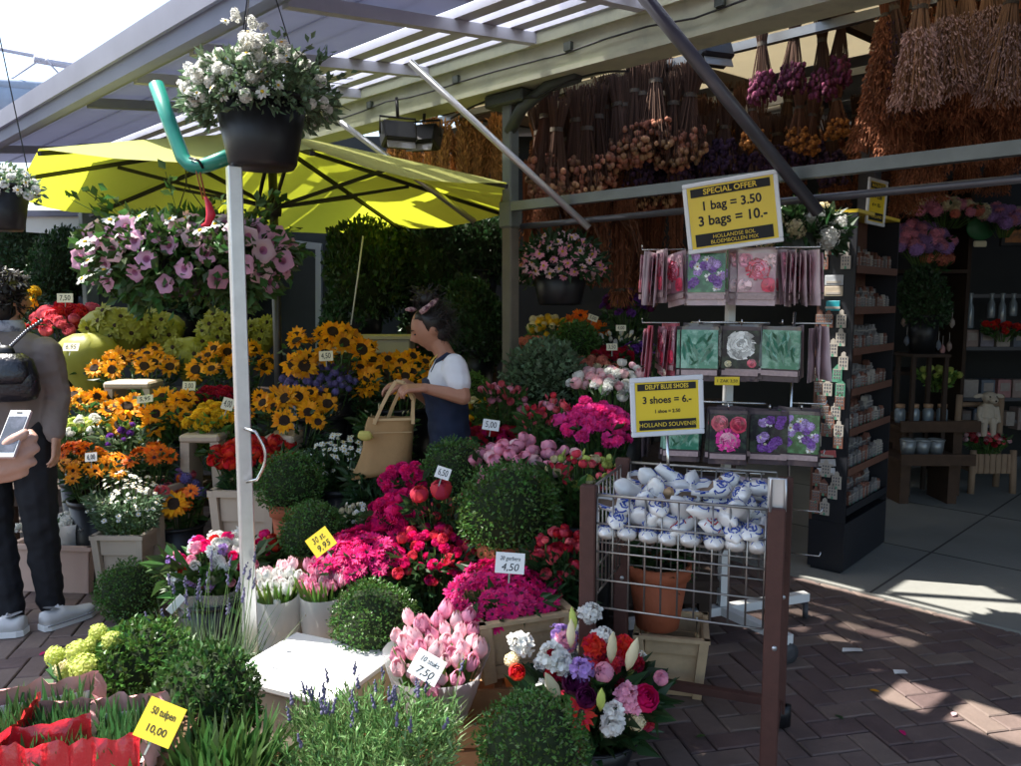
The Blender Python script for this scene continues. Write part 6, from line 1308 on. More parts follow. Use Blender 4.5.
# green oval board, framed picture, pink wreaths
ov = thing('oval_sign', 'dark green oval board hanging on the right shelf', 'sign', P(981, 228, 6.7)); mb = MB(); q = Euler((R(90), 0, 0)).to_matrix(); mb.lathe([(.01, -.012), (.115, -.012), (.125, 0), (.115, .012), (.01, .012)], 28, 0, (0, 0, 0), q, 1, .8, (True, True)); mb.build('board', mat('green_board', (.03, .14, .05), rough=.5), ov); mb = MB(); mb.box((.0, -.0, -.13), (.11, .02, .05), None, 0, .01); mb.build('plate', CRCARD, ov)
fp = thing('framed_picture', 'small dark framed orange picture at the far right edge', 'picture', P(1012, 236, 6.7)); mb = MB(); mb.box((0, 0, 0), (.19, .03, .17), None, 0, .006); mb.build('frame', BLK, fp); mb = MB(); mb.box((0, -.017, 0), (.13, .004, .11)); mb.build('picture', mat('orange_picture', (.4, .16, .05), rough=.5, col2=(.15, .08, .04), nscale=25), fp)
for (u, v, rx, ry, n, keys, lab) in ((925, 236, 26, 18, 60, ['c_pink', 'c_lil'], 'dusty pink dried hydrangea heap behind the souvenir rack'), (945, 206, 36, 10, 50, ['c_crm', 'c_salm', 'c_pink'], 'cream and rose dried flower heap high on the back shelf'), (1005, 215, 18, 10, 30, ['c_pink', 'c_lil'], 'dusty pink dried flower heap at the right edge'), (935, 258, 12, 6, 14, ['c_salm'], 'salmon dried flower basket below the dusty pink heap')):
    bunch(lab, 'dried flowers', u, v, 6.6, rx, ry, n, keys, .05, leaf=LEAFD, nleaf=60, group='dried flower heaps at the back', depth=.1, cont=None)
shelf_unit(P(890, 0, 6.9).x, x0 - .05, 7.0, .5, [P(925, 218, 6.9).z, P(925, 272, 6.9).z, P(925, 372, 6.9).z], 'dark shelf holding dried flower heaps behind the souvenir rack', WOODD)
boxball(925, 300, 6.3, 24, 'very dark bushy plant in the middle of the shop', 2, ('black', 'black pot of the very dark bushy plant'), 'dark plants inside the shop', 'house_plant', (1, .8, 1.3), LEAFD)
bunch('yellow green plants in a box below the dark bushy plant', 'plants', 938, 372, 6.5, 19, 8, 14, ['c_lime'], .03, leaf=LEAFL, nleaf=200, LL=.05, group='plants inside the shop', depth=.1)
# wooden tables with trays
mat('old_wood', (.075, .042, .026), rough=.85, nz=.4, nscale=14, bump=.3)
def table(u, v, Y, w, z2, lab, ub):
    WOODB = MATS['old_wood']
    T = P(u, v, Y); t = thing('wooden_table', lab, 'table', (T.x, T.y, 0), 'rough wooden tables in the shop'); z = T.z; W = w * Y / 800
    mb = MB(); mb.box((0, 0, z), (W, .5, .03)); mb.build('top', WOODB, t)
    for sy in (-1, 1): mb = MB(); mb.box((0, sy * .26, z + .02), (W + .02, .02, .085)); mb.build('rim', WOODB, t)
    for s in (-1, 1): mb = MB(); mb.box((s * W * .34, 0, (z - .02) / 2), (.07, .3, z - .02)); mb.build('leg', MATS['old_wood'], t)
table(923, 424, 6.35, 75, 0, 'upper rough wooden table carrying jars', 0); table(920, 456, 6.1, 70, 0, 'lower rough wooden table with a tray edge', 0)
for i, u in enumerate((900, 914, 928, 942)):
    T = P(u, 413, 6.3); t = thing('candle_jar', ['jar at the left end of the upper wooden table', 'jar second from left on the upper wooden table', 'jar third from left on the upper wooden table', 'jar at the right end of the upper wooden table'][i], 'jar', (T.x, T.y, P(923, 424, 6.35).z + .018), 'jars on the wooden tables'); mb = MB(); mb.lathe([(.035, 0), (.042, .02), (.042, .1), (.03, .12)], 14); mb.build('glass', VG, t); mb = MB(); mb.lathe([(.034, .12), (.036, .15), (.002, .152)], 14); mb.build('lid', mat('tan_lid', (.4, .24, .14), rough=.6), t)
    if i < 3:
        T = P(u + 8, 448, 6.05); t = thing('tin_pot', ['pale tin at the left of the lower wooden table', 'pale tin in the middle of the lower wooden table', 'pale tin at the right of the lower wooden table'][i], 'tin', (T.x, T.y, P(920, 456, 6.1).z + .018), 'tins on the lower wooden table'); mb = MB(); mb.lathe([(.045, 0), (.06, .12), (.055, .12), (.042, .01)], 14); mb.build('body', mat('pale_tin', (.3, .32, .33), rough=.4, metal=.5), t); mb = MB(); mb.lathe([(.06, .112), (.064, .118), (.06, .124)], 14); mb.build('rim', MATS['pale_tin'], t)
# rustic chair planter and lamb figure
T = GR(987, 493); ch = thing('wooden_chair', 'small rustic log chair used as a planter at the back', 'chair', (T.x, T.y + .05, 0)); LOGM = mat('log_wood', (.3, .2, .13), rough=.85, nz=.3, nscale=12); k = 6.4 / 800
for (sx, sy, h) in ((-.16, -.1, .36), (.16, -.1, .36), (-.17, .12, .78), (.17, .12, .78)):
    mb = MB(); mb.tube([(sx * 1.05, sy * 1.1, 0), (sx, sy, h)], .026, 8); mb.build('leg', LOGM, ch)
mb = MB()
for i in range(7): mb.box((-.14 + i * .046, -.1, .25), (.042, .02, .16), None, 0, .005)
mb.build('planter_front', LOGM, ch); mb = MB(); mb.box((0, .01, .19), (.3, .2, .03)); mb.tube([(-.18, .12, .55), (.18, .12, .55)], .02, 8); mb.tube([(-.18, .12, .7), (.18, .12, .7)], .02, 8); mb.build('seat_and_rails', LOGM, ch)
bunch('red and white small flowers growing in the log chair', 'flowers', 986, 437, 6.35, 21, 5, 40, ['r_cor', 'r_pale', 'r_crim'], .022, leaf=LEAF, nleaf=140, LL=.05, depth=.12, group='plants inside the shop')
T = P(985, 412, 6.4); lm = thing('lamb_figure', 'pale cream lamb figure standing on the log chair', 'figurine', (T.x, T.y - .02, T.z)); LAMB = mat('lamb_plush', (.5, .42, .33), rough=.95, nz=.15, nscale=50)
mb = MB(); mb.ball((0, 0, .0), .085, 12, 0, (.78, .7, 1.1)); mb.ball((0, -.03, .125), .06, 12, 0, (.95, 1.05, .85)); mb.ball((0, -.085, .108), .036, 10, 0, (1, 1, .8))
for s in (-1, 1): mb.ball((s * .085, -.02, .135), .036, 8, 0, (1.2, .4, .55), Euler((0, s * .25, 0)).to_matrix()); mb.tube([(s * .032, -.035, -.04), (s * .036, -.04, -.11), (s * .036, -.045, -.19)], [.032, .026, .024], 8); mb.tube([(s * .06, -.02, .05), (s * .075, -.03, -.02), (s * .07, -.05, -.08)], [.024, .02, .02], 8)
remesh('body', mb, LAMB, .006, 4, lm)
mb = MB()
for s in (-1, 1): mb.ball((s * .026, -.082, .135), .007, 6)
mb.ball((0, -.12, .105), .008, 6); mb.build('eyes_and_nose', BLK, lm)
# small bits on the ground
for i, (u, v, m_, lab) in enumerate(((835, 715, LEAFD, 'green leaf fallen on the bricks right of the red brown cart post'), (905, 735, MAG, 'magenta petal fallen on the bricks'), (870, 690, SUNP, 'yellow petal fallen on the bricks'), (705, 735, LEAF, 'green leaf fallen on the bricks under the cart'), (955, 712, PALE, 'pale petal fallen on the bricks'), (40, 655, MAG, 'magenta petal fallen near the white sneakers'))):
    mb = MB(); mb.petal(rz3(U(0, 6)), .035, .02, .004, .2, 0, .0, .4, 3, .004); s_ = mb.build('fallen_petal' if m_ not in (LEAF, LEAFD) else 'fallen_leaf', m_); s_.location = GR(u, v, .006); tag(s_, lab, 'litter')
for (u, v, w_, lab) in ((852, 650, .05, 'pale flat paper scrap lying on the bricks near the castor'), (900, 672, .03, 'tiny white paper scrap on the dark bricks')):
    p = GR(u, v, .006); mb = MB(); mb.add([(-w_, -.015, 0), (w_ * .8, -.02, .004), (w_, .02, 0), (-w_ * .7, .018, .003)], [(0, 1, 2, 3)]); s_ = mb.build('paper_scrap', CARD); s_.location = p; tag(s_, lab, 'litter')
random.seed(41)
def cone_(mb, a, b, r0, r1, n=10, k=3):
    a, b = Vector(a), Vector(b); mb.tube([a.lerp(b, i / k) for i in range(k + 1)], [r0 + (r1 - r0) * i / k for i in range(k + 1)], n); mb.ball(a, r0, n); mb.ball(b, r1, n)
def chain(mb, pts, rs):
    for i in range(len(pts) - 1): cone_(mb, pts[i], pts[i + 1], rs[i], rs[i + 1])
def loft(mb, secs, n=18, m=0):
    vs = []
    for c, rx, ry, yaw in secs:
        q = rz3(yaw)
        for j in range(n): a = 2 * math.pi * j / n; vs.append(Vector(c) + q @ Vector((rx * math.cos(a), ry * math.sin(a), 0)))
    k = len(secs); mb.add(vs, [(i * n + j, i * n + (j + 1) % n, (i + 1) * n + (j + 1) % n, (i + 1) * n + j) for i in range(k - 1) for j in range(n)] + [tuple(reversed(range(n))), tuple((k - 1) * n + j for j in range(n))], m, True)
def head_geo(mb, M):
    """head about .225 high, chin at z=-.115, face towards -Y, placed by matrix M"""
    t = MB(); n, k = 28, 22; vs = []
    for i in range(k + 1):
        th = math.pi * i / k; z = -math.cos(th)
        for j in range(n):
            a = 2 * math.pi * j / n; d = Vector((math.sin(th) * math.cos(a), math.sin(th) * math.sin(a), z)); front = max(0, -d.y)
            x, y, zz = d.x * .074, d.y * .095, d.z * .115
            if z < -.1: x *= 1 - .3 * (-z - .1); y = y * (1 - .18 * (-z)) if d.y < 0 else y * (1 - .45 * (-z - .1))
            f2 = front ** 6
            y -= .031 * math.exp(-(d.x / .15) ** 2) * math.exp(-((z + .2) / .13) ** 2) * (front > .3)          # nose tip
            y -= .012 * math.exp(-(d.x / .12) ** 2) * math.exp(-((z - .0) / .16) ** 2) * (front > .3)          # bridge
            y -= .007 * math.exp(-(d.x / .28) ** 2) * math.exp(-((z + .48) / .07) ** 2) * (front > .3)         # upper lip
            y -= .007 * math.exp(-(d.x / .24) ** 2) * math.exp(-((z + .6) / .06) ** 2) * (front > .3)          # lower lip
            y -= .016 * math.exp(-(d.x / .3) ** 2) * math.exp(-((z + .88) / .12) ** 2)                          # chin
            y += .009 * math.exp(-((abs(d.x) - .36) / .16) ** 2) * math.exp(-((z - .02) / .12) ** 2) * (front > .3)  # eye sockets
            vs.append(Vector((x, y, zz)))
    t.add(vs, [(i * n + j, i * n + (j + 1) % n, (i + 1) * n + (j + 1) % n, (i + 1) * n + j) for i in range(k) for j in range(n)], 0, True)
    for s in (-1, 1): t.ball((s * .074, .012, -.01), .026, 10, 0, (.35, .7, 1.05), Euler((0, s * .2, 0)).to_matrix())
    mb.add([M @ Vector(v) for v in t.v], t.f, 0, True)
def hand_geo(mb, wrist, d, palm_n, curl=.5, L=.18, thumb_side=1, spread=.1):
    """wrist point, d = direction of the fingers, palm_n = palm normal"""
    d = Vector(d).normalized(); pn = Vector(palm_n); pn = (pn - d * pn.dot(d)).normalized(); s = d.cross(pn) * thumb_side
    wrist = Vector(wrist); kn = wrist + d * L * .48
    for i in range(5): 
        t = -1 + 2 * i / 4; cone_(mb, wrist + s * t * .02, kn + s * t * .032, .015, .0115, 8)
    for i, (o, ln) in enumerate(((.034, .9), (.012, 1.0), (-.011, .95), (-.033, .76))):
        p = kn + s * o; dd = (d + s * (o / .034) * spread).normalized(); seg = [.2, .14, .11]; pts = [p]; ang = 0
        for q in seg:
            ang += curl * (1.0 if q != .2 else .8) * (1 + .12 * (i - 1)); p = p + (dd * math.cos(ang) + pn * math.sin(ang)) * L * q * ln * .9; pts.append(p)
        chain(mb, pts, [.0105, .0092, .0085, .0075])
    b = wrist + d * L * .12 + s * .024; dd = (d * .65 + s * .75 + pn * .3).normalized(); p1 = b + dd * L * .22; p2 = p1 + (d * .8 + s * .25 + pn * .45).normalized() * L * .18; p3 = p2 + (d * .8 + pn * .5 - s * .05).normalized() * L * .14
    chain(mb, [b, p1, p2, p3], [.016, .013, .0105, .0085])
def hairs(mb, c, ax, r, n, L, curl=.5, M=None):
    for i in range(n):
        d = Vector((G(1), G(1), G(1))).normalized()
        if M is not None:
            d = Vector((d.x, abs(d.y) if d.z < .75 else d.y, d.z)); d = M.to_3x3() @ d
        p = Vector((d.x * ax[0], d.y * ax[1], d.z * ax[2])); q = p + d * L * .4 + Vector((G(L * curl), G(L * curl), G(L * curl))); e = q + d * L * .2 + Vector((G(L * curl), G(L * curl), G(L * curl) - L * .3))
        mb.tube([c + p * .92, c + q, c + e], [r, r, r * .5], 4, 0, False)

# ------------------------------------------------------------------ woman with the tan bag, facing left
YW = 4.15; k = YW / 800
def W(u, v, dy=0): return P(u, v, YW + dy)
feet = Vector((W(445, 400).x, YW, 0))
wm = thing('person', 'dark haired woman in navy dungarees over a white tee reaching into a tan bag', 'person', feet); o = feet
def L_(u, v, dy=0): return W(u, v, dy) - o
mb = MB()
hc = L_(430, 329); Mh = Matrix.Translation(hc) @ Matrix.Rotation(R(-82), 4, 'Z') @ Matrix.Rotation(R(22), 4, 'X'); head_geo(mb, Mh)
neck0 = L_(446, 357, .0); chain(mb, [neck0, L_(437, 341)], [.05, .05])
pel = L_(452, 455, 0); loft(mb, [(L_(452, 470), .105, .15, 0), (L_(450, 440), .1, .14, 0), (L_(448, 415), .085, .12, 0), (L_(447, 390), .1, .14, 0), (L_(449, 372), .095, .165, 0), (L_(449, 362), .06, .14, 0), (L_(447, 353), .045, .06, 0)])
shN, shF = L_(454, 366, -.15), L_(447, 366, .16)
elN, elF = L_(463, 397, -.2), L_(430, 400, .12)
wrN, wrF = L_(424, 388, -.25), L_(405, 383, -.02)
chain(mb, [shN, elN, wrN], [.05, .041, .025]); chain(mb, [shF, elF, wrF], [.048, .04, .025])
hand_geo(mb, wrN, (-1, -.25, .02), (0, .3, -1), .55, .165, -1); hand_geo(mb, wrF, (-1, -.15, -.15), (-.3, 0, -1), .5, .165, 1)
for s in (-.08, .08): chain(mb, [(pel.x, s, pel.z), (pel.x - .02, s * 1.1, .47), (pel.x + .01, s * 1.1, .09)], [.085, .058, .038]); chain(mb, [(pel.x + .01, s * 1.1, .06), (pel.x - .12, s * 1.2, .035)], [.04, .03])
remesh('body', mb, SKIN2, .005, 3, wm)
# face details
mb = MB()
for s in (-1, 1): mb.ball(Mh @ Vector((s * .03, -.083, .004)), .009, 8, 0, (1.2, .7, .5), Mh.to_3x3())
mb.build('eyes', BLK, wm)
for s in (-1, 1): mb = MB(); mb.tube([Mh @ Vector((s * .012, -.098, .024)), Mh @ Vector((s * .03, -.093, .03)), Mh @ Vector((s * .048, -.08, .025))], [.002, .0032, .0015], 5); mb.build('eyebrow', HAIRM, wm); mb = MB(); mb.ball(Mh @ Vector((0, -.094, -.062)), .014, 10, 0, (1.2, .5, .4), Mh.to_3x3()); mb.build('lips', mat('lip', (.32, .09, .08), rough=.4), wm)
mb = MB()
mb.ball(Mh @ Vector((0, .018, .03)), .1, 16, 0, (.86, .98, .92), Mh.to_3x3()); mb.ball(Mh @ Vector((0, .045, -.03)), .07, 12, 0, (1.0, .9, 1.0), Mh.to_3x3())
mb.ball(Mh @ Vector((0, .04, .15)), .055, 12, 0, (1, 1, .85), Mh.to_3x3())
# cut the hair away from the face
hb = MB()
keep = Mh.inverted()
hm_ = mb; nv = [Vector(v) for v in hm_.v]
nv = [Mh @ Vector((q.x, max(q.y, -.066 if q.z > .055 else -.012 - (q.z + .02) * .2), q.z)) for q in [keep @ v for v in nv]]
hm_.v = [tuple(v) for v in nv]
hb = hm_; hairs(hb, Mh @ Vector((0, .04, .15)), (.05, .05, .045), .003, 90, .045, .4); hairs(hb, Mh @ Vector((0, .035, .03)), (.085, .088, .088), .0014, 420, .035, .5, Mh); hairs(hb, Mh @ Vector((0, .06, -.06)), (.05, .03, .04), .001, 60, .05, .4, Mh)
hb.build('hair', HAIRM, wm)
mb = MB(); q = [Mh @ Vector((.085 * math.cos(a) * 1.02, .0 + .07 * math.sin(a) * 1.1 + .01, .105 + .02 * math.sin(a))) for a in [i * math.pi / 9 for i in range(-1, 11)]]; mb.tube(q, [.012 + .004 * (i % 2) for i in range(len(q))], 8); mb.ball(Mh @ Vector((.045, -.05, .13)), .022, 8, 0, (1.3, .6, .6)); mb.ball(Mh @ Vector((-.02, -.06, .132)), .018, 8, 0, (1.3, .6, .6)); mb.build('hair_band', mat('patterned_band', (.55, .35, .35), rough=.7, col2=(.1, .03, .05), nscale=40), wm)
# white tee, navy dress, necklace
mb = MB(); loft(mb, [(L_(448, 420), .09, .128, 0), (L_(446.5, 400), .102, .142, 0), (L_(447.5, 385), .112, .154, 0), (L_(449, 372), .106, .172, 0), (L_(449.5, 363), .082, .155, 0), (L_(450, 357), .062, .09, 0)])
chain(mb, [shN, shN.lerp(elN, .55)], [.064, .062]); chain(mb, [shF, shF.lerp(elF, .55)], [.062, .06]); remesh('tee', mb, mat('white_cotton', (.72, .72, .76), rough=.85, bump=.15, bscale=30), .007, 5, wm, wrk=.006)
NAVY = mat('navy_cotton', (.012, .02, .05), rough=.8, nz=.2, bump=.15, bscale=20)
mb = MB(); loft(mb, [(L_(455, 530), .18, .24, 0), (L_(454, 500), .16, .22, 0), (L_(453, 470), .13, .18, 0), (L_(451, 445), .118, .158, 0), (L_(448.5, 418), .106, .142, 0), (L_(446, 400), .117, .156, 0), (L_(444.5, 388), .12, .15, 0), (L_(441, 378), .1, .11, 0)])
remesh('dress', mb, NAVY, .008, 5, wm, wrk=.007)
mb = MB()
for s in (-1, 1):
    mb.tube([L_(433, 384, s * .07), L_(433, 372, s * .08), L_(438, 361, s * .09), L_(447, 354.5, s * .095), L_(457, 358, s * .095), L_(463, 368, s * .08), L_(467, 380, s * .05)], .013, 8)
mb.build('dress_straps', NAVY, wm)
mb = MB(); mb.tube([L_(441, 350, -.045), L_(432, 361, -.02), L_(429, 368, 0), L_(431, 361, .03), L_(440, 350, .045)], .0035, 6); mb.build('necklace', mat('gold', (.6, .42, .12), rough=.3, metal=1), wm)
for s in (-.08, .08): mb = MB(); mb.ball((pel.x - .06, s * 1.15, .035), .06, 10, 0, (1.7, .75, .6)); mb.build('shoe', WHP, wm)
# tan tote bag
bg_ = thing('tote_bag', 'tan shopping tote with long pale handles hanging from the woman hands', 'bag', P(383, 474, 3.98)); o2 = bg_.location; TANB = mat('tan_canvas', (.33, .19, .075), rough=.75, nz=.15, nscale=10, bump=.25, bscale=50)
def B_(u, v, dy=0): return P(u, v, 3.98 + dy) - o2
mb = MB(); secs = []
for t in [i / 8 for i in range(9)]:
    ya = 474 - 57 * t; ul = 350 + (371 - 350) * t + 3 * math.sin(t * 5); ur = 411 + 3 * t; d_ = .075 * (1 - .55 * t) * (1 + .05 * math.sin(t * 7)); a, b = B_(ul, ya + 3 * (1 - t)), B_(ur, ya - (0 if t > .1 else 4)); secs.append((a, b, d_))
vs = []
for a, b, d_ in secs:
    for j in range(12):
        x = [0, .08, .3, .5, .7, .92, 1, .92, .7, .5, .3, .08][j]; y = [0, -1, -1.12, -1.1, -1.08, -1, 0, 1, 1.08, 1.1, 1.12, 1][j]; vs.append(a.lerp(b, x) + Vector((0, y * d_, G(.002))))
mb.add(vs, [(i * 12 + j, i * 12 + (j + 1) % 12, (i + 1) * 12 + (j + 1) % 12, (i + 1) * 12 + j) for i in range(8) for j in range(12)] + [tuple(reversed(range(12)))], 0, True); mb.build('body', TANB, bg_)
HANDM = mat('pale_leather', (.5, .34, .17), rough=.6)
hl = [[B_(374, 424, -.05), B_(381, 408, -.06), B_(389, 392, -.05), B_(396, 381, -.04), B_(404, 383, -.05), B_(413, 400, -.05), B_(413, 424, -.05)], [B_(386, 424, .04), B_(392, 408, .0), B_(399, 392, -.03), B_(408, 388, -.08), B_(414, 398, -.02), B_(411, 424, .04)]]
for h_ in hl:
    mb = MB()
    for i in range(len(h_) - 1): mb.bar(h_[i], h_[i + 1], .009, .017, up=(1, 0, 0))
    mb.build('handle', HANDM, bg_)
mb = MB(); mb.ball(B_(365, 436, -.09), .03, 8, 0, (1.3, .5, .9), None, .3); mb.build('scarf_knot', mat('yellow_cloth', (.45, .4, .1), rough=.8), bg_)
mb = MB(); mb.bar(B_(373, 420, -.045), B_(412, 419, -.045), .004, .012); mb.bar(B_(373, 433, -.062), B_(412, 432, -.06), .003, .003); mb.build('seam', HANDM, bg_)

# ------------------------------------------------------------------ shopper seen from behind
YS = 3.85; fs_ = Vector((P(10, 500, YS).x, YS, 0)); sp = thing('person', 'person seen from behind in taupe jacket and black trousers with white sneakers', 'person', fs_); o = fs_
def S_(u, v, dy=0): return P(u, v, YS + dy) - o
mb = MB(); hc = S_(8, 300, .02); Ms = Matrix.Translation(hc) @ Matrix.Rotation(R(150), 4, 'Z'); head_geo(mb, Ms); chain(mb, [S_(6, 345), S_(7, 322)], [.062, .056])
loft(mb, [(S_(6, 430), .17, .12, 0), (S_(6, 400), .16, .11, 0), (S_(5, 365), .19, .12, 0), (S_(5, 345), .19, .1, 0), (S_(5, 335), .12, .08, 0)])
for (sh, el, wr, d) in (((48, 350), (60, 395), (56, 438), (.0, -.1, -1)), ((-38, 350), (-50, 395), (-44, 440), (0, -.2, -1))):
    a, b, c = S_(*sh), S_(*el, .02), S_(*wr, -.06); chain(mb, [a, b, c], [.044, .034, .026]); hand_geo(mb, c, d, (-1 if sh[0] > 0 else 1, -.2, 0), .3, .17, 1 if sh[0] > 0 else -1)
hipR, knR, anR = S_(30, 430), S_(40, 520, -.04), S_(51, 607, -.02); hipL, knL, anL = S_(-14, 430), S_(-4, 525, -.05), S_(12, 618, -.12)
chain(mb, [hipR, knR, anR], [.095, .062, .042]); chain(mb, [hipL, knL, anL], [.095, .062, .042])
remesh('body', mb, SKIN, .0075, 4, sp)
mb = MB(); mb.ball(Ms @ Vector((0, .02, .035)), .1, 16, 0, (.95, 1.02, .95), None, .12, 6); mb.ball(Ms @ Vector((0, .05, -.03)), .085, 14, 0, (1, .8, 1.1), None, .12, 6); hairs(mb, Ms @ Vector((0, .03, .03)), (.098, .105, .1), .005, 520, .022, .5); hb = mb.build('hair', HAIRM, sp)
gh = MB(); hairs(gh, Ms @ Vector((0, .02, .085)), (.09, .09, .055), .0045, 150, .022, .5); gh.build('hair_lit_top', mat('sunlit_hair', (.22, .2, .19), rough=.45, isl=.4), sp)  # paler strands on the crown paint in the sun's rim light
TAUPE = mat('taupe_cloth', (.2, .16, .145), rough=.9, nz=.12, bump=.2, bscale=14)
mb = MB(); loft(mb, [(S_(6, 442), .215, .16, 0), (S_(6, 420), .21, .155, 0), (S_(5, 395), .205, .15, 0), (S_(5, 365), .222, .15, 0), (S_(5, 347), .212, .13, 0), (S_(5, 336), .15, .105, 0), (S_(6, 331), .09, .085, 0)])
for (sh, el, wr) in (((46, 352), (57, 395), (55, 432)), ((-36, 352), (-48, 395), (-43, 432))): chain(mb, [S_(*sh), S_(*el, .02), S_(*wr, -.05)], [.075, .062, .05])
remesh('jacket', mb, TAUPE, .009, 5, sp, wrk=.012)
mb = MB(); loft(mb, [(S_(8, 334, 0), .08, .075, 0), (S_(7.5, 326, 0), .078, .072, 0), (S_(7, 320, 0), .07, .066, 0)]); mb.build('collar', mat('grey_scarf', (.4, .4, .44), rough=.85, col2=(.12, .12, .15), nscale=30), sp)
BLKC = mat('black_cloth', (.01, .01, .013), rough=.85, bump=.1, bscale=14)
mb = MB(); loft(mb, [(S_(8, 475), .16, .14, 0), (S_(7, 450), .185, .145, 0), (S_(6, 425), .17, .13, 0)]); chain(mb, [hipR, knR, anR + Vector((0, 0, .02))], [.115, .08, .062]); chain(mb, [hipL, knL, anL + Vector((0, 0, .02))], [.115, .08, .062]); remesh('trousers', mb, BLKC, .009, 5, sp, wrk=.01)
def sneaker(heel, toe):
    heel, toe = Vector(heel), Vector(toe); d = (toe - heel); L = d.length; ya = math.atan2(d.y, d.x); M = Matrix.Translation(heel) @ Matrix.Rotation(ya, 4, 'Z'); up_ = MB(); so_ = MB(); n = 16
    rows = []
    for i in range(11):
        t = i / 10; w_ = .037 + .012 * math.sin(t * 2.6) - (.03 * max(0, t - .8) / .2 if t > .8 else 0) - (.012 if i == 0 else 0); h_ = (.066 if t < .12 else .058 if t < .25 else .074 - .1 * (t - .3) if t < .62 else .04 - .03 * (t - .62)) if t < .95 else .02; rows.append([M @ Vector((t * L, w_ * math.cos(a), .024 + (h_ if math.sin(a) > 0 else .0) * abs(math.sin(a)) ** .6)) for a in [2 * math.pi * j / n for j in range(n)]])
    up_.add([p for r in rows for p in r], [(i * n + j, i * n + (j + 1) % n, (i + 1) * n + (j + 1) % n, (i + 1) * n + j) for i in range(10) for j in range(n)] + [tuple(reversed(range(n))), tuple(10 * n + j for j in range(n))], 0, True); s = up_.build('sneaker', mat('white_leather', (.56, .55, .54), rough=.5, nz=.12, bump=.1, bscale=30), sp)
    prof = []
    for i in range(11):
        t = i / 10; w_ = .042 + .012 * math.sin(t * 2.6) - (.028 * max(0, t - .8) / .2 if t > .8 else 0) - (.014 if i == 0 else 0); prof.append((t * L * 1.02 - .004, w_))
    pts = [Vector((x, w_, 0)) for x, w_ in prof] + [Vector((x, -w_, 0)) for x, w_ in reversed(prof)]; m_ = len(pts)
    so_.add([M @ (p + Vector((0, 0, .002))) for p in pts] + [M @ (p + Vector((0, 0, .028))) for p in pts], [tuple(reversed(range(m_))), tuple(range(m_, 2 * m_))] + [(i, (i + 1) % m_, (i + 1) % m_ + m_, i + m_) for i in range(m_)], 0); so_.build('sole', WHP, s)
    sm_ = MB(); sm_.tube([M @ Vector((L * .74, w_ * .05, .03 + .03 * (1 - abs(w_)))) for w_ in (-1, -.7, -.3, 0, .3, .7, 1)], .0022, 5); sm_.tube([M @ Vector((L * (.02 + .96 * i / 14), -(.043 + .012 * math.sin(i / 14 * 2.6) - (.03 * max(0, i / 14 - .8) / .2)), .026)) for i in range(15)], .0042, 5); sm_.build('seam', mat('grey_seam', (.22, .22, .23), rough=.8), s)
    op = MB(); op.add([M @ Vector((L * .2 + L * .16 * math.cos(a), .03 * math.sin(a), .096 - .012 * math.cos(a))) for a in [i * math.pi / 6 for i in range(12)]], [tuple(range(12))]); op.build('collar', mat('grey_lining', (.2, .2, .21), rough=.9), s)
    la = MB()
    for i in range(5): x = L * (.3 + .08 * i); la.tube([M @ Vector((x, -.034, .07 - .007 * i)), M @ Vector((x, 0, .1 - .011 * i)), M @ Vector((x, .034, .07 - .007 * i))], .0055, 5)
    la.build('laces', mat('grey_lace', (.4, .4, .42), rough=.8), s)
h1 = GR(42, 631) - o; t1 = GR(96, 612) - o; sneaker((h1.x, h1.y, 0), (t1.x, t1.y, 0)); h2 = GR(26, 634) - o; t2 = GR(-32, 636) - o; sneaker((h2.x, h2.y - .0, 0), (t2.x, t2.y, 0))
bp = thing('backpack', 'small black quilted backpack with chain straps on the taupe jacket', 'backpack', S_(8, 375, -.2) + o); o3 = bp.location
mb = MB(); loft(mb, [((0, .0, -.12), .09, .05, 0), ((0, .0, -.11), .125, .07, 0), ((0, 0, -.07), .14, .08, 0), ((0, 0, .0), .135, .078, 0), ((0, 0, .07), .115, .066, 0), ((0, 0, .1), .07, .05, 0)], 22); bq = mb.build('body', mat('black_quilt', (.012, .012, .018), rough=.3, bump=.5, bscale=70, coat=.3), bp)
mb = MB(); loft(mb, [((0, -.04, -.035), .1, .052, 0), ((0, -.035, .0), .118, .056, 0), ((0, -.03, .06), .11, .05, 0), ((0, -.02, .1), .07, .045, 0)], 20); mb.build('flap', MATS['black_quilt'], bp); mb = MB(); mb.box((0, -.075, -.015), (.04, .05, .022), None, 0, .004); mb.build('clasp', CHROME, bp); mb = MB(); mb.ball((0, -.01, .105), .05, 10, 0, (.9, .6, .7)); mb.build('drawstring_top', BLK, bp)
for s in (-1, 1):
    mb = MB(); p0 = Vector((s * .02, .0, .13)); p1 = Vector((s * .08, .03, .2)) ; p2 = Vector((s * .11, .1, .245))
    for i in range(16):
        t = i / 15; p = p0.lerp(p1, t * 1.6) if t < .625 else p1.lerp(p2, (t - .625) / .375); mb.ball(p, .009, 6, 0, (1, 1, 1.1))
    mb.build('strap', mat('chain', (.16, .16, .18), rough=.35, metal=.8), bp)

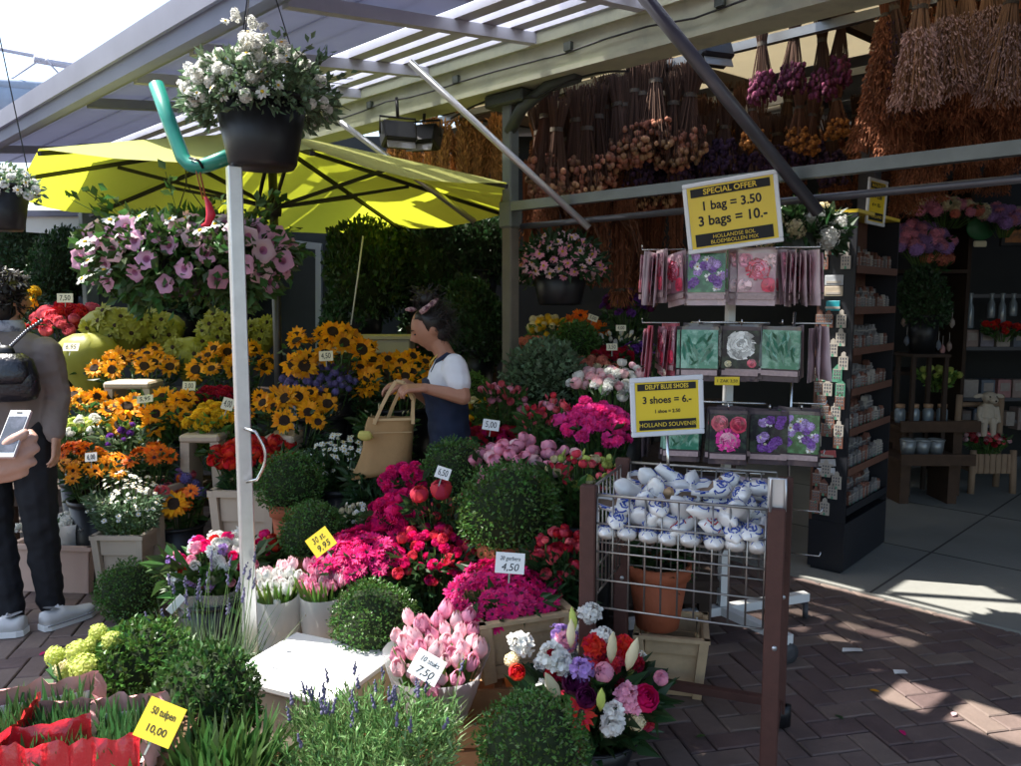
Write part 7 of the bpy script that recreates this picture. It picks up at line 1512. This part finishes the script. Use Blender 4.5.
# ------------------------------------------------------------------ hand with a phone at the left edge (its owner stands outside the frame)
YH = 1.5; hp = thing('person', 'hand with a pale phone reaching in from the left picture edge', 'person', (-1.42, 1.3, 0)); o = hp.location
def HH(u, v, dy=0): return P(u, v, YH + dy) - o
mb = MB()
knk = [HH(19, 446, .0), HH(20, 456, -.005), HH(18, 466, -.005), HH(10, 476, .0)]
wr = HH(-38, 478, -.03)
for q in knk: cone_(mb, wr.lerp(q, .12), q, .022, .0125, 8)
mb.ball(wr, .026, 10)
tips = [[(28, 440, .008), (34, 438, .02), (30, 432, .028)], [(30, 451, .006), (36, 449, .018), (30, 444, .028)], [(28, 463, .004), (33, 462, .015), (27, 457, .026)], [(20, 474, .004), (25, 472, .012), (20, 468, .022)]]
for q, tp in zip(knk, tips): chain(mb, [q] + [HH(*t) for t in tp], [.0115, .0098, .0088, .0078])
chain(mb, [wr.lerp(HH(0, 450, -.02), .45), HH(0, 452, -.022), HH(14, 440, -.022), HH(25, 433, -.014)], [.02, .015, .012, .009])
el = Vector((-1.18, 1.22, .98)) - o; sh = Vector((-1.36, 1.32, 1.32)) - o; sh2 = Vector((-1.48, 1.3, 1.32)) - o
chain(mb, [wr, el], [.026, .042]); chain(mb, [el, sh], [.044, .055])
hd0 = Vector((-.03, -.06, 1.62)); head_geo(mb, Matrix.Translation(hd0) @ Matrix.Rotation(R(150), 4, 'Z')); chain(mb, [(-.04, 0, 1.38), hd0 + Vector((0, .02, -.08))], [.06, .055])
loft(mb, [((-.05, 0, .85), .14, .12, R(60)), ((-.05, 0, 1.1), .13, .1, R(60)), ((-.05, 0, 1.3), .16, .11, R(60)), ((-.05, 0, 1.38), .1, .08, R(60))])
for s in (-1, 1): chain(mb, [(-.05 + s * .04, s * .08, .86), (-.05 + s * .04, s * .08, .48), (-.05 + s * .04, s * .08, .08)], [.09, .06, .042]); chain(mb, [(-.05 + s * .04, s * .08, .05), (.06 + s * .04, s * .08 + .08, .03)], [.04, .03])
remesh('body', mb, mat('hand_skin', (.5, .29, .22), rough=.5, nz=.1, nscale=40, bump=.15, bscale=120), .0045, 4, hp)
mb = MB(); chain(mb, [el.lerp(wr, .35), el], [.05, .06]); chain(mb, [el, sh], [.062, .075]); loft(mb, [((-.05, 0, .8), .19, .17, R(60)), ((-.05, 0, 1.1), .17, .14, R(60)), ((-.05, 0, 1.32), .19, .14, R(60)), ((-.05, 0, 1.4), .1, .09, R(60))]); remesh('jacket', mb, TAUPE, .01, 4, hp)
mb = MB()
for s in (-1, 1): chain(mb, [(-.05 + s * .04, s * .08, .86), (-.05 + s * .04, s * .08, .48), (-.05 + s * .04, s * .08, .1)], [.11, .08, .065])
remesh('trousers', mb, BLKC, .01, 4, hp)
mb = MB(); mb.ball(hd0 + Vector((0, .02, .03)), .11, 14, 0, (.9, 1, .95)); mb.build('hair', HAIRM, hp)
# phone: tilted, screen towards its owner and the camera
ph = thing('smartphone', 'pale rose phone with a grey screen held in the hand', 'phone', P(17, 431, YH - .004)); 
a, b, c, d = [P(*q) for q in ((12, 411, YH + .02), (33, 411, YH + .02), (22, 446, YH - .03), (-5, 449, YH - .03))]
xa = (b - a).normalized(); ya = ((a + b) * .5 - (c + d) * .5); hgt = ya.length * 1.3; ya = (ya - xa * ya.dot(xa)).normalized(); za = xa.cross(ya); Wp = (b - a).length
Mp = Matrix((xa, ya, za)).transposed().to_4x4(); ph.rotation_mode = 'QUATERNION'; ph.rotation_quaternion = Mp.to_quaternion(); ph.location = (a + b) * .5 - ya * hgt * .5
mb = MB(); mb.box((0, 0, 0), (Wp, hgt, .008), None, 0, .003); mb.build('body', mat('rose_metal', (.62, .42, .38), rough=.3, metal=.5), ph); mb = MB(); mb.box((0, 0, .0045), (Wp * .95, hgt * .97, .002)); mb.build('front', WHP, ph); mb = MB(); mb.box((0, -.002, .0062), (Wp * .85, hgt * .74, .0012)); mb.build('screen', mat('phone_screen', (.04, .05, .065), rough=.1, coat=.5, col2=(.09, .1, .13), nscale=30), ph); mb = MB(); mb.box((0, hgt * .43, .0062), (Wp * .25, .003, .0012)); mb.build('speaker', BLK, ph)
